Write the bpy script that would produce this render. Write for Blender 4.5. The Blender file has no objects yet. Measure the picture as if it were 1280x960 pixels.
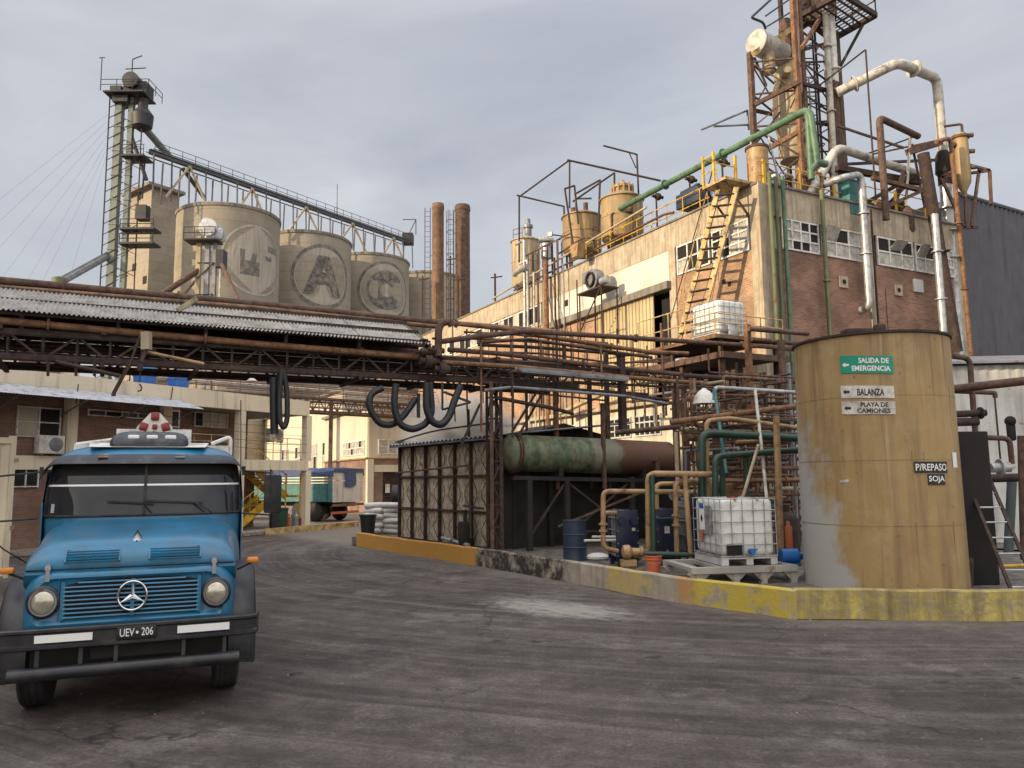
import bpy, bmesh, math, random
from mathutils import Vector as V, Matrix
random.seed(7)
sc = bpy.context.scene
COL = sc.collection
R = math.radians
# ---------------------------------------------------------------- camera
F, CH, PITCH, ROLL = 980.0, 2.1, math.atan(117/980.0), 0.011
cam = bpy.data.cameras.new('camera')
cam.sensor_width = 36.0; cam.lens = F/1280*36; cam.clip_end = 3000; cam.clip_start = .05
camo = bpy.data.objects.new('camera', cam); COL.objects.link(camo)
_R0 = V((1, 0, 0)); _U0 = V((0, -math.sin(PITCH), math.cos(PITCH))); _F0 = V((0, math.cos(PITCH), math.sin(PITCH)))
_r = _R0*math.cos(ROLL) - _U0*math.sin(ROLL); _u = _R0*math.sin(ROLL) + _U0*math.cos(ROLL)
camo.matrix_world = Matrix(((_r.x, _u.x, -_F0.x, 0), (_r.y, _u.y, -_F0.y, 0), (_r.z, _u.z, -_F0.z, CH), (0, 0, 0, 1)))
sc.camera = camo
# ---------------------------------------------------------------- world, sun, exposure
SUN_AZ = V((-.885, -.465, 0)).normalized()      # where the sun stands
SUN_EL = R(17)
w = bpy.data.worlds.new('World'); sc.world = w; w.use_nodes = True
nt = w.node_tree; nt.nodes.clear()
out = nt.nodes.new('ShaderNodeOutputWorld'); bg = nt.nodes.new('ShaderNodeBackground'); bg.inputs[1].default_value = .1
nt.links.new(bg.outputs[0], out.inputs[0])
sky = nt.nodes.new('ShaderNodeTexSky'); sky.sky_type = 'NISHITA'; sky.sun_disc = False
sky.sun_elevation = SUN_EL; sky.sun_rotation = math.atan2(SUN_AZ.x, SUN_AZ.y); sky.dust_density = 2.5; sky.air_density = 1.2
tc = nt.nodes.new('ShaderNodeTexCoord')
mp = nt.nodes.new('ShaderNodeMapping'); mp.inputs['Scale'].default_value = (1.1, 1.1, 3.0); mp.inputs['Rotation'].default_value = (.1, .25, .5)
nt.links.new(tc.outputs['Generated'], mp.inputs[0])
nz = nt.nodes.new('ShaderNodeTexNoise'); nz.inputs['Scale'].default_value = 1.6; nz.inputs['Detail'].default_value = 7; nz.inputs['Roughness'].default_value = .55; nz.inputs['Distortion'].default_value = .6
nt.links.new(mp.outputs[0], nz.inputs['Vector'])
cr = nt.nodes.new('ShaderNodeValToRGB'); cr.color_ramp.elements[0].position = .36; cr.color_ramp.elements[1].position = .66
cr.color_ramp.elements[0].color = (2.75, 2.87, 3.2, 1); cr.color_ramp.elements[1].color = (3.85, 3.96, 4.22, 1)
nt.links.new(nz.outputs[0], cr.inputs[0])
nz2 = nt.nodes.new('ShaderNodeTexNoise'); nz2.inputs['Scale'].default_value = 2.3; nz2.inputs['Detail'].default_value = 5
nt.links.new(mp.outputs[0], nz2.inputs['Vector'])
cf = nt.nodes.new('ShaderNodeValToRGB'); cf.color_ramp.elements[0].position = .35; cf.color_ramp.elements[1].position = .6
cf.color_ramp.elements[0].color = (.8,)*3+(1,); cf.color_ramp.elements[1].color = (.93,)*3+(1,)
nt.links.new(nz2.outputs[0], cf.inputs[0])
mxw = nt.nodes.new('ShaderNodeMixRGB'); nt.links.new(cf.outputs[0], mxw.inputs[0]); nt.links.new(sky.outputs[0], mxw.inputs[1]); nt.links.new(cr.outputs[0], mxw.inputs[2])
# an overcast sky is brighter overhead than near the horizon
sx_ = nt.nodes.new('ShaderNodeSeparateXYZ'); nt.links.new(tc.outputs['Generated'], sx_.inputs[0])
zr = nt.nodes.new('ShaderNodeMapRange'); zr.interpolation_type = 'SMOOTHSTEP'; zr.inputs[1].default_value = .5; zr.inputs[2].default_value = .95; zr.inputs[3].default_value = 1.0; zr.inputs[4].default_value = 2.7; nt.links.new(sx_.outputs[2], zr.inputs[0])
mz = nt.nodes.new('ShaderNodeMixRGB'); mz.blend_type = 'MULTIPLY'; mz.inputs[0].default_value = 1; nt.links.new(mxw.outputs[0], mz.inputs[1]); nt.links.new(zr.outputs[0], mz.inputs[2])
# and the cloud behind the viewer, facing the low sun, is brighter and warmer than the cloud ahead
yr = nt.nodes.new('ShaderNodeMapRange'); yr.interpolation_type = 'SMOOTHSTEP'; yr.inputs[1].default_value = .25; yr.inputs[2].default_value = -.75; nt.links.new(sx_.outputs[1], yr.inputs[0])
my = nt.nodes.new('ShaderNodeMixRGB'); my.blend_type = 'MULTIPLY'; my.inputs[2].default_value = (2.3, 2.1, 1.85, 1); nt.links.new(yr.outputs[0], my.inputs[0]); nt.links.new(mz.outputs[0], my.inputs[1])
nt.links.new(my.outputs[0], bg.inputs[0])
sl = bpy.data.lights.new('sun', 'SUN'); sl.energy = 3.1; sl.angle = R(.8); sl.color = (1, .79, .52)
so = bpy.data.objects.new('sun', sl); COL.objects.link(so)
_sd = V((SUN_AZ.x*math.cos(SUN_EL), SUN_AZ.y*math.cos(SUN_EL), math.sin(SUN_EL)))
so.rotation_euler = _sd.to_track_quat('Z', 'Y').to_euler(); so.location = (-60, -30, 60)
sc.view_settings.view_transform = 'Standard'; sc.view_settings.look = 'None'; sc.view_settings.exposure = .82; sc.view_settings.gamma = 1
sc.view_settings.use_curve_mapping = False
# ---------------------------------------------------------------- measuring helpers (photo pixel -> place on a real plane)
def ray(px, py):
    x = (px-640)/F; y = -(py-480)/F
    X = x*math.cos(ROLL)+y*math.sin(ROLL); Y = -x*math.sin(ROLL)+y*math.cos(ROLL)
    return V((X, math.cos(PITCH)-Y*math.sin(PITCH), math.sin(PITCH)+Y*math.cos(PITCH)))
def atY(px, py, Y):
    d = ray(px, py); return V((0, 0, CH)) + d*(Y/d.y)
def atZ(px, py, z=0.0):
    d = ray(px, py); return V((0, 0, CH)) + d*((z-CH)/d.z)
A = V((-.461, .887, 0)).normalized()       # along the sunlit long face, away from the viewer
B = V((A.y, -A.x, 0))                      # along the short face, to the right
Z = V((0, 0, 1)); X1 = V((1, 0, 0)); Y1 = V((0, 1, 0))
CC = atY(957, 410, 26.0); CC.z = 0
K0 = V((-.4, 19.5, 0))
def plane(px, py, p0, n, off=0):
    d = ray(px, py); q = p0 + n*off
    t = (q.x*n.x+q.y*n.y)/(d.x*n.x+d.y*n.y); return V((0, 0, CH)) + d*t
def PL(px, py, off=0): return plane(px, py, CC, -B, off)       # long face, off = metres proud of it
def PR(px, py, off=0): return plane(px, py, CC, -A, off)       # short face
def PK(px, py, off=0): return plane(px, py, K0, -A, off)       # pipe bridge front plane
def ls(px, py): p = PL(px, py); return ((p-CC).dot(A), p.z)
def rs(px, py): p = PR(px, py); return ((p-CC).dot(B), p.z)
def fl(s, z, off=0): return CC + A*s - B*off + Z*z             # point on the long face
def fr(s, z, off=0): return CC + B*s - A*off + Z*z             # point on the short face
def kk(s, z, off=0): return K0 + B*s - A*off + Z*z             # point on the bridge
# ---------------------------------------------------------------- mesh builder
def frame_of(d):
    d = d.normalized(); up = Z if abs(d.z) < .95 else Y1
    x = d.cross(up).normalized(); return x, x.cross(d).normalized()
class MB:
    def __init__(s): s.v = []; s.f = []
    def add(s, vs, fs):
        n = len(s.v); s.v += [V(a) for a in vs]; s.f += [tuple(i+n for i in f) for f in fs]; return s
    def box(s, c, d, ax=None):
        x, y, z = ax or (X1, Y1, Z); c = V(c); hx, hy, hz = x*(d[0]/2), y*(d[1]/2), z*(d[2]/2)
        vs = [c+hx*i+hy*j+hz*k for i in (-1, 1) for j in (-1, 1) for k in (-1, 1)]
        return s.add(vs, [(0, 1, 3, 2), (4, 6, 7, 5), (0, 4, 5, 1), (2, 3, 7, 6), (0, 2, 6, 4), (1, 5, 7, 3)])
    def bar(s, p, q, w, h=None):
        p, q = V(p), V(q); d = q-p; x, y = frame_of(d)
        return s.box((p+q)/2, (w, h or w, d.length), (x, y, d.normalized()))
    def hbox(s, p, q, w, z0, z1):           # wall-like box between two plan points
        p, q = V(p), V(q); d = q-p; d.z = 0; L = d.length; d.normalize(); m = (p+q)/2; m.z = (z0+z1)/2
        return s.box(m, (L, w, z1-z0), (d, V((-d.y, d.x, 0)), Z))
    def loft(s, rings, closed=True, caps=True):
        n = len(rings[0]); vs = [a for r in rings for a in r]; fs = []
        for i in range(len(rings)-1):
            for j in range(n if closed else n-1):
                k = (j+1) % n; fs.append((i*n+j, i*n+k, (i+1)*n+k, (i+1)*n+j))
        if caps and closed: fs += [tuple(range(n))[::-1], tuple(range((len(rings)-1)*n, len(rings)*n))]
        return s.add(vs, fs)
    def cone(s, p, q, r0, r1=None, seg=12, caps=True):
        p, q = V(p), V(q); r1 = r0 if r1 is None else r1; x, y = frame_of(q-p)
        rg = [[c+(x*math.cos(2*math.pi*i/seg)+y*math.sin(2*math.pi*i/seg))*r for i in range(seg)] for c, r in ((p, r0), (q, r1))]
        return s.loft(rg, True, caps)
    def lathe(s, c, prof, seg=24, axis=Z, caps=True):
        c = V(c); a = V(axis).normalized(); x, y = frame_of(a)
        rg = [[c+a*h+(x*math.cos(2*math.pi*i/seg)+y*math.sin(2*math.pi*i/seg))*max(r, .0005) for i in range(seg)] for r, h in prof]
        return s.loft(rg, True, caps)
    def tube(s, pts, r, seg=8, bend=None):
        P = [V(p) for p in pts]; bend = bend if bend is not None else r*2.5
        if len(P) > 2 and bend > 0:
            Q = [P[0]]
            for i in range(1, len(P)-1):
                a, b, c = P[i-1], P[i], P[i+1]; k = min(bend, (a-b).length*.45, (c-b).length*.45)
                u = b+(a-b).normalized()*k; v = b+(c-b).normalized()*k
                for t in (0, .25, .5, .75, 1): Q.append(u*(1-t)**2+b*2*t*(1-t)+v*t*t)
            P = Q+[P[-1]]
        rg = []; x = None
        for i, p in enumerate(P):
            d = (P[min(i+1, len(P)-1)]-P[max(i-1, 0)]).normalized()
            if x is None: x, y = frame_of(d)
            else: x = (x-d*x.dot(d)).normalized()
            y = x.cross(d)
            rg.append([p+(x*math.cos(2*math.pi*j/seg)+y*math.sin(2*math.pi*j/seg))*r for j in range(seg)])
        return s.loft(rg)
    def prism(s, poly, vec):
        n = len(poly); vec = V(vec); vs = [V(p) for p in poly]+[V(p)+vec for p in poly]
        return s.add(vs, [tuple(range(n))[::-1], tuple(range(n, 2*n))]+[(i, (i+1) % n, n+(i+1) % n, n+i) for i in range(n)])
    def rbox(s, c, d, r=.03, seg=2, ax=None):
        bm = bmesh.new(); bmesh.ops.create_cube(bm, size=1)
        for v in bm.verts: v.co = V((v.co.x*d[0], v.co.y*d[1], v.co.z*d[2]))
        bmesh.ops.bevel(bm, geom=bm.edges[:], offset=min(r, min(d)*.49), segments=seg, profile=.5, affect='EDGES')
        bm.verts.index_update(); x, y, z = ax or (X1, Y1, Z); c = V(c)
        s.add([c+x*v.co.x+y*v.co.y+z*v.co.z for v in bm.verts], [[v.index for v in f.verts] for f in bm.faces]); bm.free(); return s
    def ball(s, c, r, u=10, w_=7, sq=(1, 1, 1)):
        rg = []
        for i in range(w_+1):
            t = math.pi*i/w_; rr = max(math.sin(t), .01)
            rg.append([V(c)+V((rr*math.cos(2*math.pi*j/u)*r*sq[0], rr*math.sin(2*math.pi*j/u)*r*sq[1], -math.cos(t)*r*sq[2])) for j in range(u)])
        return s.loft(rg)
    def sheet(s, p, du, dv, n, amp, nrm, m=1):   # corrugated sheet: waves across du
        du, dv, nrm = V(du), V(dv), V(nrm).normalized(); k = n*4
        rg = [[V(p)+du*(i/k)+dv*(j/m)+nrm*(amp*math.sin(2*math.pi*i/4)) for i in range(k+1)] for j in range(m+1)]
        return s.loft(rg, False, False)
    def build(s, name, mat, parent=None, org=None, smooth=40):
        me = bpy.data.meshes.new(name); o_ = V(org) if org is not None else V((0, 0, 0))
        me.from_pydata([tuple(a-o_) for a in s.v], [], s.f)
        bm = bmesh.new(); bm.from_mesh(me); bmesh.ops.recalc_face_normals(bm, faces=bm.faces[:])
        uv = bm.loops.layers.uv.new('UVMap')
        for f in bm.faces:
            n = f.normal
            if abs(n.z) > .9: ax, ay = X1, Y1
            else: ax = Z.cross(n).normalized(); ay = Z
            for l in f.loops: co = l.vert.co+o_; l[uv].uv = (co.dot(ax), co.dot(ay))
        bm.to_mesh(me); bm.free()
        me.materials.append(mat)
        if smooth:
            for p in me.polygons: p.use_smooth = True
            me.set_sharp_from_angle(angle=R(smooth))
        o = bpy.data.objects.new(name, me); COL.objects.link(o)
        if org is not None: o.location = o_
        if parent is not None:
            o.parent = parent
            if org is None: pass
        return o
def tag(o, label=None, cat=None, group=None, kind=None):
    if label: o['label'] = label
    if cat: o['category'] = cat
    if group: o['group'] = group
    if kind: o['kind'] = kind
    return o
def empty(name, label, cat, loc=(0, 0, 0), rz=0, group=None):
    o = bpy.data.objects.new(name, None); COL.objects.link(o); o.empty_display_size = .2
    o.location = loc; o.rotation_euler = (0, 0, rz); return tag(o, label, cat, group)
def keep(root, *kids):                     # parent parts built in world coordinates, keeping their place
    bpy.context.view_layer.update()
    for k in kids:
        k.parent = root; k.matrix_parent_inverse = root.matrix_world.inverted()
def copy_tree(o, parent=None):
    c = o.copy(); COL.objects.link(c)
    if parent is not None: c.parent = parent
    for ch in list(o.children): copy_tree(ch, c)
    return c
def text_verts(txt, size, bold=.012, extr=0.0, align='CENTER', spacing=1.0):
    cu = bpy.data.curves.new('t', 'FONT'); cu.body = txt; cu.size = size; cu.offset = bold*size; cu.extrude = extr
    cu.align_x = align; cu.align_y = 'CENTER'; cu.space_character = spacing; cu.space_line = .8; cu.resolution_u = 3
    o = bpy.data.objects.new('t', cu); COL.objects.link(o); bpy.context.view_layer.update()
    me = bpy.data.meshes.new_from_object(o.evaluated_get(bpy.context.evaluated_depsgraph_get()))
    vs = [v.co.copy() for v in me.vertices]; fs = [tuple(p.vertices) for p in me.polygons]
    bpy.data.objects.remove(o); bpy.data.curves.remove(cu); bpy.data.meshes.remove(me); return vs, fs
# ---------------------------------------------------------------- materials
MATS = {}
def _n(t, k, **kw):
    n = t.nodes.new(k)
    for a, b in kw.items(): setattr(n, a, b)
    return n
def mat(name, base, rough=.65, metal=0.0, var=.25, scale=1.5, rust=0.0, rustcol=(.13, .05, .022), dirt=0.0, dirtcol=(.03, .026, .022),
        streak=0.0, streakcol=(.05, .04, .03), bump=0.0, bscale=20, sscale=1.0, emit=None, spec=None, coat=0, rand=0.0, rscale=2.2):
    m = bpy.data.materials.new(name); m.use_nodes = True; t = m.node_tree; b = t.nodes['Principled BSDF']; L = t.links.new
    b.inputs['Roughness'].default_value = rough; b.inputs['Metallic'].default_value = metal
    if spec is not None: b.inputs['Specular IOR Level'].default_value = spec
    if coat: b.inputs['Coat Weight'].default_value = coat
    tc = _n(t, 'ShaderNodeTexCoord'); ge = _n(t, 'ShaderNodeNewGeometry'); src = ge.outputs['Position']
    def noise(sc_, det=5, mp_=None, rgh=.6):
        n = _n(t, 'ShaderNodeTexNoise'); n.inputs['Scale'].default_value = sc_; n.inputs['Detail'].default_value = det; n.inputs['Roughness'].default_value = rgh
        if mp_:
            q = _n(t, 'ShaderNodeMapping'); q.inputs['Scale'].default_value = mp_; L(src, q.inputs[0]); L(q.outputs[0], n.inputs['Vector'])
        else: L(src, n.inputs['Vector'])
        return n.outputs[0]
    def ramp(i, a, c):
        n = _n(t, 'ShaderNodeMapRange'); n.inputs[1].default_value = a; n.inputs[2].default_value = c; L(i, n.inputs[0]); return n.outputs[0]
    def mix(f, c1, c2, bt='MIX'):
        n = _n(t, 'ShaderNodeMixRGB', blend_type=bt)
        for k, c in enumerate((f, c1, c2)):
            if isinstance(c, (int, float)): n.inputs[k].default_value = c
            elif isinstance(c, tuple): n.inputs[k].default_value = c+(1,)
            else: L(c, n.inputs[k])
        return n.outputs[0]
    lo = tuple(max(0, c*(1-var)) for c in base); hi = tuple(min(1, c*(1+var)) for c in base)
    col = mix(ramp(noise(scale, 6), .3, .7), lo, hi)
    if rand:
        oi = _n(t, 'ShaderNodeObjectInfo'); rr = ramp(oi.outputs['Random'], 0, 1)
        hs = _n(t, 'ShaderNodeHueSaturation'); mm = _n(t, 'ShaderNodeMapRange'); mm.inputs[3].default_value = 1-rand; mm.inputs[4].default_value = 1+rand
        L(rr, mm.inputs[0]); L(mm.outputs[0], hs.inputs['Value']); L(col, hs.inputs['Color']); col = hs.outputs[0]
    if dirt:
        k = .62-dirt*.3; f_ = ramp(noise(scale*2.7, 8, None, .7), k-.1, k+.14); col = mix(f_, col, dirtcol)
    if streak:
        k = .66-streak*.3; f_ = ramp(noise(2.6*sscale, 6, (1.6, 1.6, .12), .65), k-.08, k+.2); col = mix(f_, col, streakcol)
    rf = None
    if rust:
        k = .68-rust*.36; rf = ramp(noise(rscale, 9, None, .72), k-.04, k+.07)
        rc = mix(ramp(noise(9, 4), .35, .65), tuple(c*.45 for c in rustcol), tuple(min(1, c*1.5) for c in rustcol)); col = mix(rf, col, rc)
        rr = mix(rf, (rough,)*3, (.85,)*3); L(rr, b.inputs['Roughness'])
        if metal: L(mix(rf, (metal,)*3, (0.,)*3), b.inputs['Metallic'])
    L(col, b.inputs['Base Color'])
    if bump:
        bp = _n(t, 'ShaderNodeBump'); bp.inputs['Strength'].default_value = bump; bp.inputs['Distance'].default_value = .03
        L(noise(bscale, 6), bp.inputs['Height']); L(bp.outputs[0], b.inputs['Normal'])
    if emit: b.inputs['Emission Color'].default_value = emit[0]+(1,); b.inputs['Emission Strength'].default_value = emit[1]
    MATS[name] = m; m['src'] = 0; return m
def brick(name, c1, c2, mortar, w=.24, h=.075, dirt=.3, streak=.0, var=.35):
    m = mat(name, c1, .9, var=.2); t = m.node_tree; b = t.nodes['Principled BSDF']; L = t.links.new
    uv = _n(t, 'ShaderNodeUVMap'); bk = _n(t, 'ShaderNodeTexBrick')
    bk.inputs['Scale'].default_value = 1; bk.inputs['Brick Width'].default_value = w; bk.inputs['Row Height'].default_value = h
    bk.inputs['Mortar Size'].default_value = .009; bk.inputs['Mortar Smooth'].default_value = .2; bk.inputs['Bias'].default_value = 0
    bk.inputs['Color1'].default_value = c1+(1,); bk.inputs['Color2'].default_value = c2+(1,); bk.inputs['Mortar'].default_value = mortar+(1,)
    L(uv.outputs[0], bk.inputs['Vector'])
    n = _n(t, 'ShaderNodeTexNoise'); n.inputs['Scale'].default_value = .9; n.inputs['Detail'].default_value = 7
    mr = _n(t, 'ShaderNodeMapRange'); mr.inputs[1].default_value = .3; mr.inputs[2].default_value = .7; mr.inputs[3].default_value = 1-var; mr.inputs[4].default_value = 1+var
    ge = _n(t, 'ShaderNodeNewGeometry'); L(ge.outputs['Position'], n.inputs['Vector']); L(n.outputs[0], mr.inputs[0])
    mu = _n(t, 'ShaderNodeMixRGB', blend_type='MULTIPLY'); mu.inputs[0].default_value = 1; L(bk.outputs[0], mu.inputs[1]); L(mr.outputs[0], mu.inputs[2])
    L(mu.outputs[0], b.inputs['Base Color'])
    bp = _n(t, 'ShaderNodeBump'); bp.inputs['Strength'].default_value = .5; bp.inputs['Distance'].default_value = .01; bp.invert = True
    L(bk.outputs['Fac'], bp.inputs['Height']); L(bp.outputs[0], b.inputs['Normal']); return m
def glass(name, c=(.02, .024, .028), rough=.06, var=.3):
    m = mat(name, c, rough, 0, var=var); return m
# ---------------------------------------------------------------- palette
M = {}
def dm(k, *a, **kw): M[k] = mat(k, *a, **kw)
dm('rust', (.115, .062, .041), .8, var=.45, scale=3, dirt=.25, dirtcol=(.03, .018, .013), streak=.2)
dm('rust_dark', (.055, .032, .024), .85, var=.5, scale=3, dirt=.3, dirtcol=(.015, .012, .011))
dm('rust_orange', (.21, .108, .052), .8, var=.4, scale=3, dirt=.25, dirtcol=(.07, .03, .018))
dm('tan_pipe', (.34, .215, .10), .5, var=.2, dirt=.12, dirtcol=(.1, .05, .03), rust=.15)
dm('tan_pipe_dull', (.22, .12, .06), .65, var=.3, dirt=.3, dirtcol=(.05, .03, .02), rust=.3)
dm('green_pipe', (.012, .052, .032), .45, var=.25, dirt=.15, rust=.12)
dm('green_roof_pipe', (.075, .15, .085), .5, var=.25, dirt=.1)
dm('elevator_green', (.14, .165, .145), .6, var=.25, streak=.3, streakcol=(.1, .12, .1))
dm('green_faded', (.11, .13, .065), .7, var=.3, streak=.4, streakcol=(.07, .08, .03), rust=.12)
dm('galv', (.42, .43, .44), .42, metal=.55, var=.25, dirt=.15, dirtcol=(.12, .1, .08), rust=.08)
dm('lagging', (.47, .45, .40), .55, var=.2, dirt=.15, dirtcol=(.15, .12, .09), streak=.15)
dm('grey_steel', (.20, .21, .23), .5, metal=.3, var=.3, rust=.3)
dm('black_steel', (.02, .02, .023), .6, var=.4, rust=.12)
dm('soot', (.016, .014, .013), .85, var=.6, scale=2, rust=.22, rustcol=(.035, .02, .014))
dm('yellow', (.60, .36, .025), .5, var=.2, rust=.12, dirt=.1)
dm('yellow_old', (.50, .36, .165), .65, var=.25, rust=.25, dirt=.2)
dm('cream_tank', (.38, .31, .2), .6, var=.18, streak=.35, streakcol=(.16, .11, .06), rust=.12)
dm('ochre_tank', (.31, .215, .10), .6, var=.2, streak=.4, streakcol=(.13, .08, .04), rust=.18)
dm('concrete', (.46, .385, .28), .9, var=.2, scale=.8, streak=.42, streakcol=(.19, .155, .115), sscale=2.0, dirt=.3, dirtcol=(.30, .245, .17), bump=.25)
dm('concrete_dark', (.22, .195, .165), .9, var=.25, scale=.9, streak=.5, streakcol=(.09, .075, .06), bump=.25)
dm('silo', (.28, .245, .19), .9, var=.16, scale=.12, streak=.2, streakcol=(.24, .2, .15), dirt=.12, dirtcol=(.2, .165, .12), bump=.15, bscale=2)
dm('cream', (.68, .60, .46), .8, var=.1, scale=.5, streak=.18, streakcol=(.3, .25, .18))
dm('cream_far', (.54, .485, .385), .85, var=.12, scale=.4, streak=.15, streakcol=(.36, .29, .19))
dm('white_wall', (.6, .56, .47), .85, var=.12, scale=.6, streak=.4, streakcol=(.33, .27, .19), dirt=.1, dirtcol=(.3, .22, .14))
dm('white_paint', (.66, .65, .61), .6, var=.1, dirt=.15, dirtcol=(.25, .2, .15))
dm('white_metal', (.50, .50, .48), .5, var=.15, streak=.25, streakcol=(.25, .22, .19), rust=.06)
dm('roof_sheet', (.35, .332, .30), .65, metal=.0, var=.28, streak=.1, rust=.05, dirt=.15, dirtcol=(.16, .13, .11))
dm('awning', (.38, .395, .42), .5, var=.12, dirt=.12)
dm('cream_sheet', (.55, .45, .26), .6, var=.1, streak=.2, streakcol=(.35, .26, .14))
dm('dark_sheet', (.085, .085, .10), .6, var=.15, streak=.2, streakcol=(.035, .037, .045))
dm('plastic_white', (.68, .68, .64), .35, var=.06, dirt=.12, dirtcol=(.42, .4, .35))
dm('plastic_blue', (.02, .13, .42), .35, var=.1)
dm('drum_blue', (.02, .03, .055), .5, var=.3, rust=.22)
dm('exchanger_blue', (.008, .012, .045), .45, var=.3, dirt=.1)
dm('orange_plastic', (.55, .12, .04), .45, var=.15, dirt=.12, dirtcol=(.35, .2, .12))
dm('bin_black', (.015, .016, .018), .5, var=.3)
dm('tarp_blue', (.05, .075, .16), .75, var=.3, scale=4, bump=.4, bscale=7)
dm('teal', (.03, .17, .17), .55, var=.25, dirt=.3, dirtcol=(.04, .07, .07))
dm('sack', (.6, .59, .56), .7, var=.12, scale=6, bump=.3, bscale=14)
dm('rubber', (.014, .014, .015), .75, var=.35, dirt=.2, dirtcol=(.05, .043, .036))
dm('hose', (.012, .013, .017), .5, var=.3)
dm('chrome', (.75, .75, .76), .18, metal=1, var=.08)
dm('sign_green', (.0, .26, .17), .5, var=.08, dirt=.1, dirtcol=(.05, .2, .14))
dm('sign_white', (.62, .62, .57), .5, var=.12, dirt=.38, dirtcol=(.3, .27, .22))
dm('sign_black', (.022, .018, .015), .6, var=.3)
dm('letter_white', (.75, .75, .72), .5, var=.05)
dm('letter_black', (.012, .012, .012), .5, var=.05)
dm('letter_grey', (.065, .065, .065), .9, var=.3, scale=.6, dirt=.36, dirtcol=(.25, .215, .17))
dm('ring_grey', (.115, .11, .10), .9, var=.3, scale=.5, dirt=.2, dirtcol=(.29, .245, .185))
dm('patch_grey', (.34, .305, .25), .9, var=.15, scale=.3, streak=.4, streakcol=(.23, .19, .15))
dm('red_lens', (.22, .02, .018), .25, var=.1)
dm('amber', (.6, .2, .02), .3, var=.1)
dm('clear_lens', (.50, .47, .38), .16, metal=.55, var=.3, scale=14)
dm('wood_grey', (.30, .28, .25), .85, var=.25, rust=.08)
dm('curtain', (.42, .38, .30), .9, var=.1, scale=3)
M['glass'] = glass('dark_glass'); M['glass_blue'] = glass('sky_glass', (.05, .058, .065), .08)
M['void'] = mat('dark_interior', (.014, .012, .011), .95, var=.3)
M['pane_white'] = mat('painted_pane', (.46, .44, .40), .4, var=.28, scale=2, dirt=.3, dirtcol=(.2, .17, .13))
M['brick_sun'] = brick('brick_sunlit', (.365, .215, .125), (.25, .14, .082), (.38, .29, .21), dirt=.3)  # factory brick, sunlit face: the lighter lit tone is in its colour
M['brick_shade'] = brick('brick_shaded', (.27, .14, .088), (.17, .083, .055), (.26, .19, .15))  # same factory brick, colour darkened for the face in shade
M['brick_dark'] = brick('brick_brown', (.23, .125, .09), (.165, .09, .065), (.2, .15, .12))
M['brick_far'] = brick('brick_grey_brown', (.24, .15, .115), (.18, .11, .085), (.2, .15, .12), .3, .1)
BUND = [V((-4.97, 25.15, 0)), V((-.81, 19.13, 0)), V((.93, 16.35, 0)), V((2.3, 13.95, 0)), V((4.1, 11.75, 0)), V((7.2, 11.42, 0)), V((15, 11.2, 0))]
def joints(m, h, w=400.0, f=.78, size=.02):
    """pour lines or sheet joints: thin darker lines at regular heights"""
    t = m.node_tree; b = t.nodes['Principled BSDF']; L = t.links.new; src = b.inputs['Base Color'].links[0].from_socket
    ge = _n(t, 'ShaderNodeNewGeometry'); sp = _n(t, 'ShaderNodeSeparateXYZ'); L(ge.outputs['Position'], sp.inputs[0]); c = _n(t, 'ShaderNodeCombineXYZ'); L(sp.outputs[0], c.inputs[0]); L(sp.outputs[2], c.inputs[1])
    bk = _n(t, 'ShaderNodeTexBrick'); bk.inputs['Scale'].default_value = 1; bk.inputs['Brick Width'].default_value = w; bk.inputs['Row Height'].default_value = h; bk.inputs['Mortar Size'].default_value = size; bk.inputs['Mortar Smooth'].default_value = .6
    bk.inputs['Color1'].default_value = (1, 1, 1, 1); bk.inputs['Color2'].default_value = (.90, .90, .90, 1); bk.inputs['Mortar'].default_value = (f, f, f, 1); L(c.outputs[0], bk.inputs['Vector'])
    mu = _n(t, 'ShaderNodeMixRGB', blend_type='MULTIPLY'); mu.inputs[0].default_value = 1; L(src, mu.inputs[1]); L(bk.outputs[0], mu.inputs[2]); L(mu.outputs[0], b.inputs['Base Color'])
joints(M['silo'], 1.2, 400, .72, .05)
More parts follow.
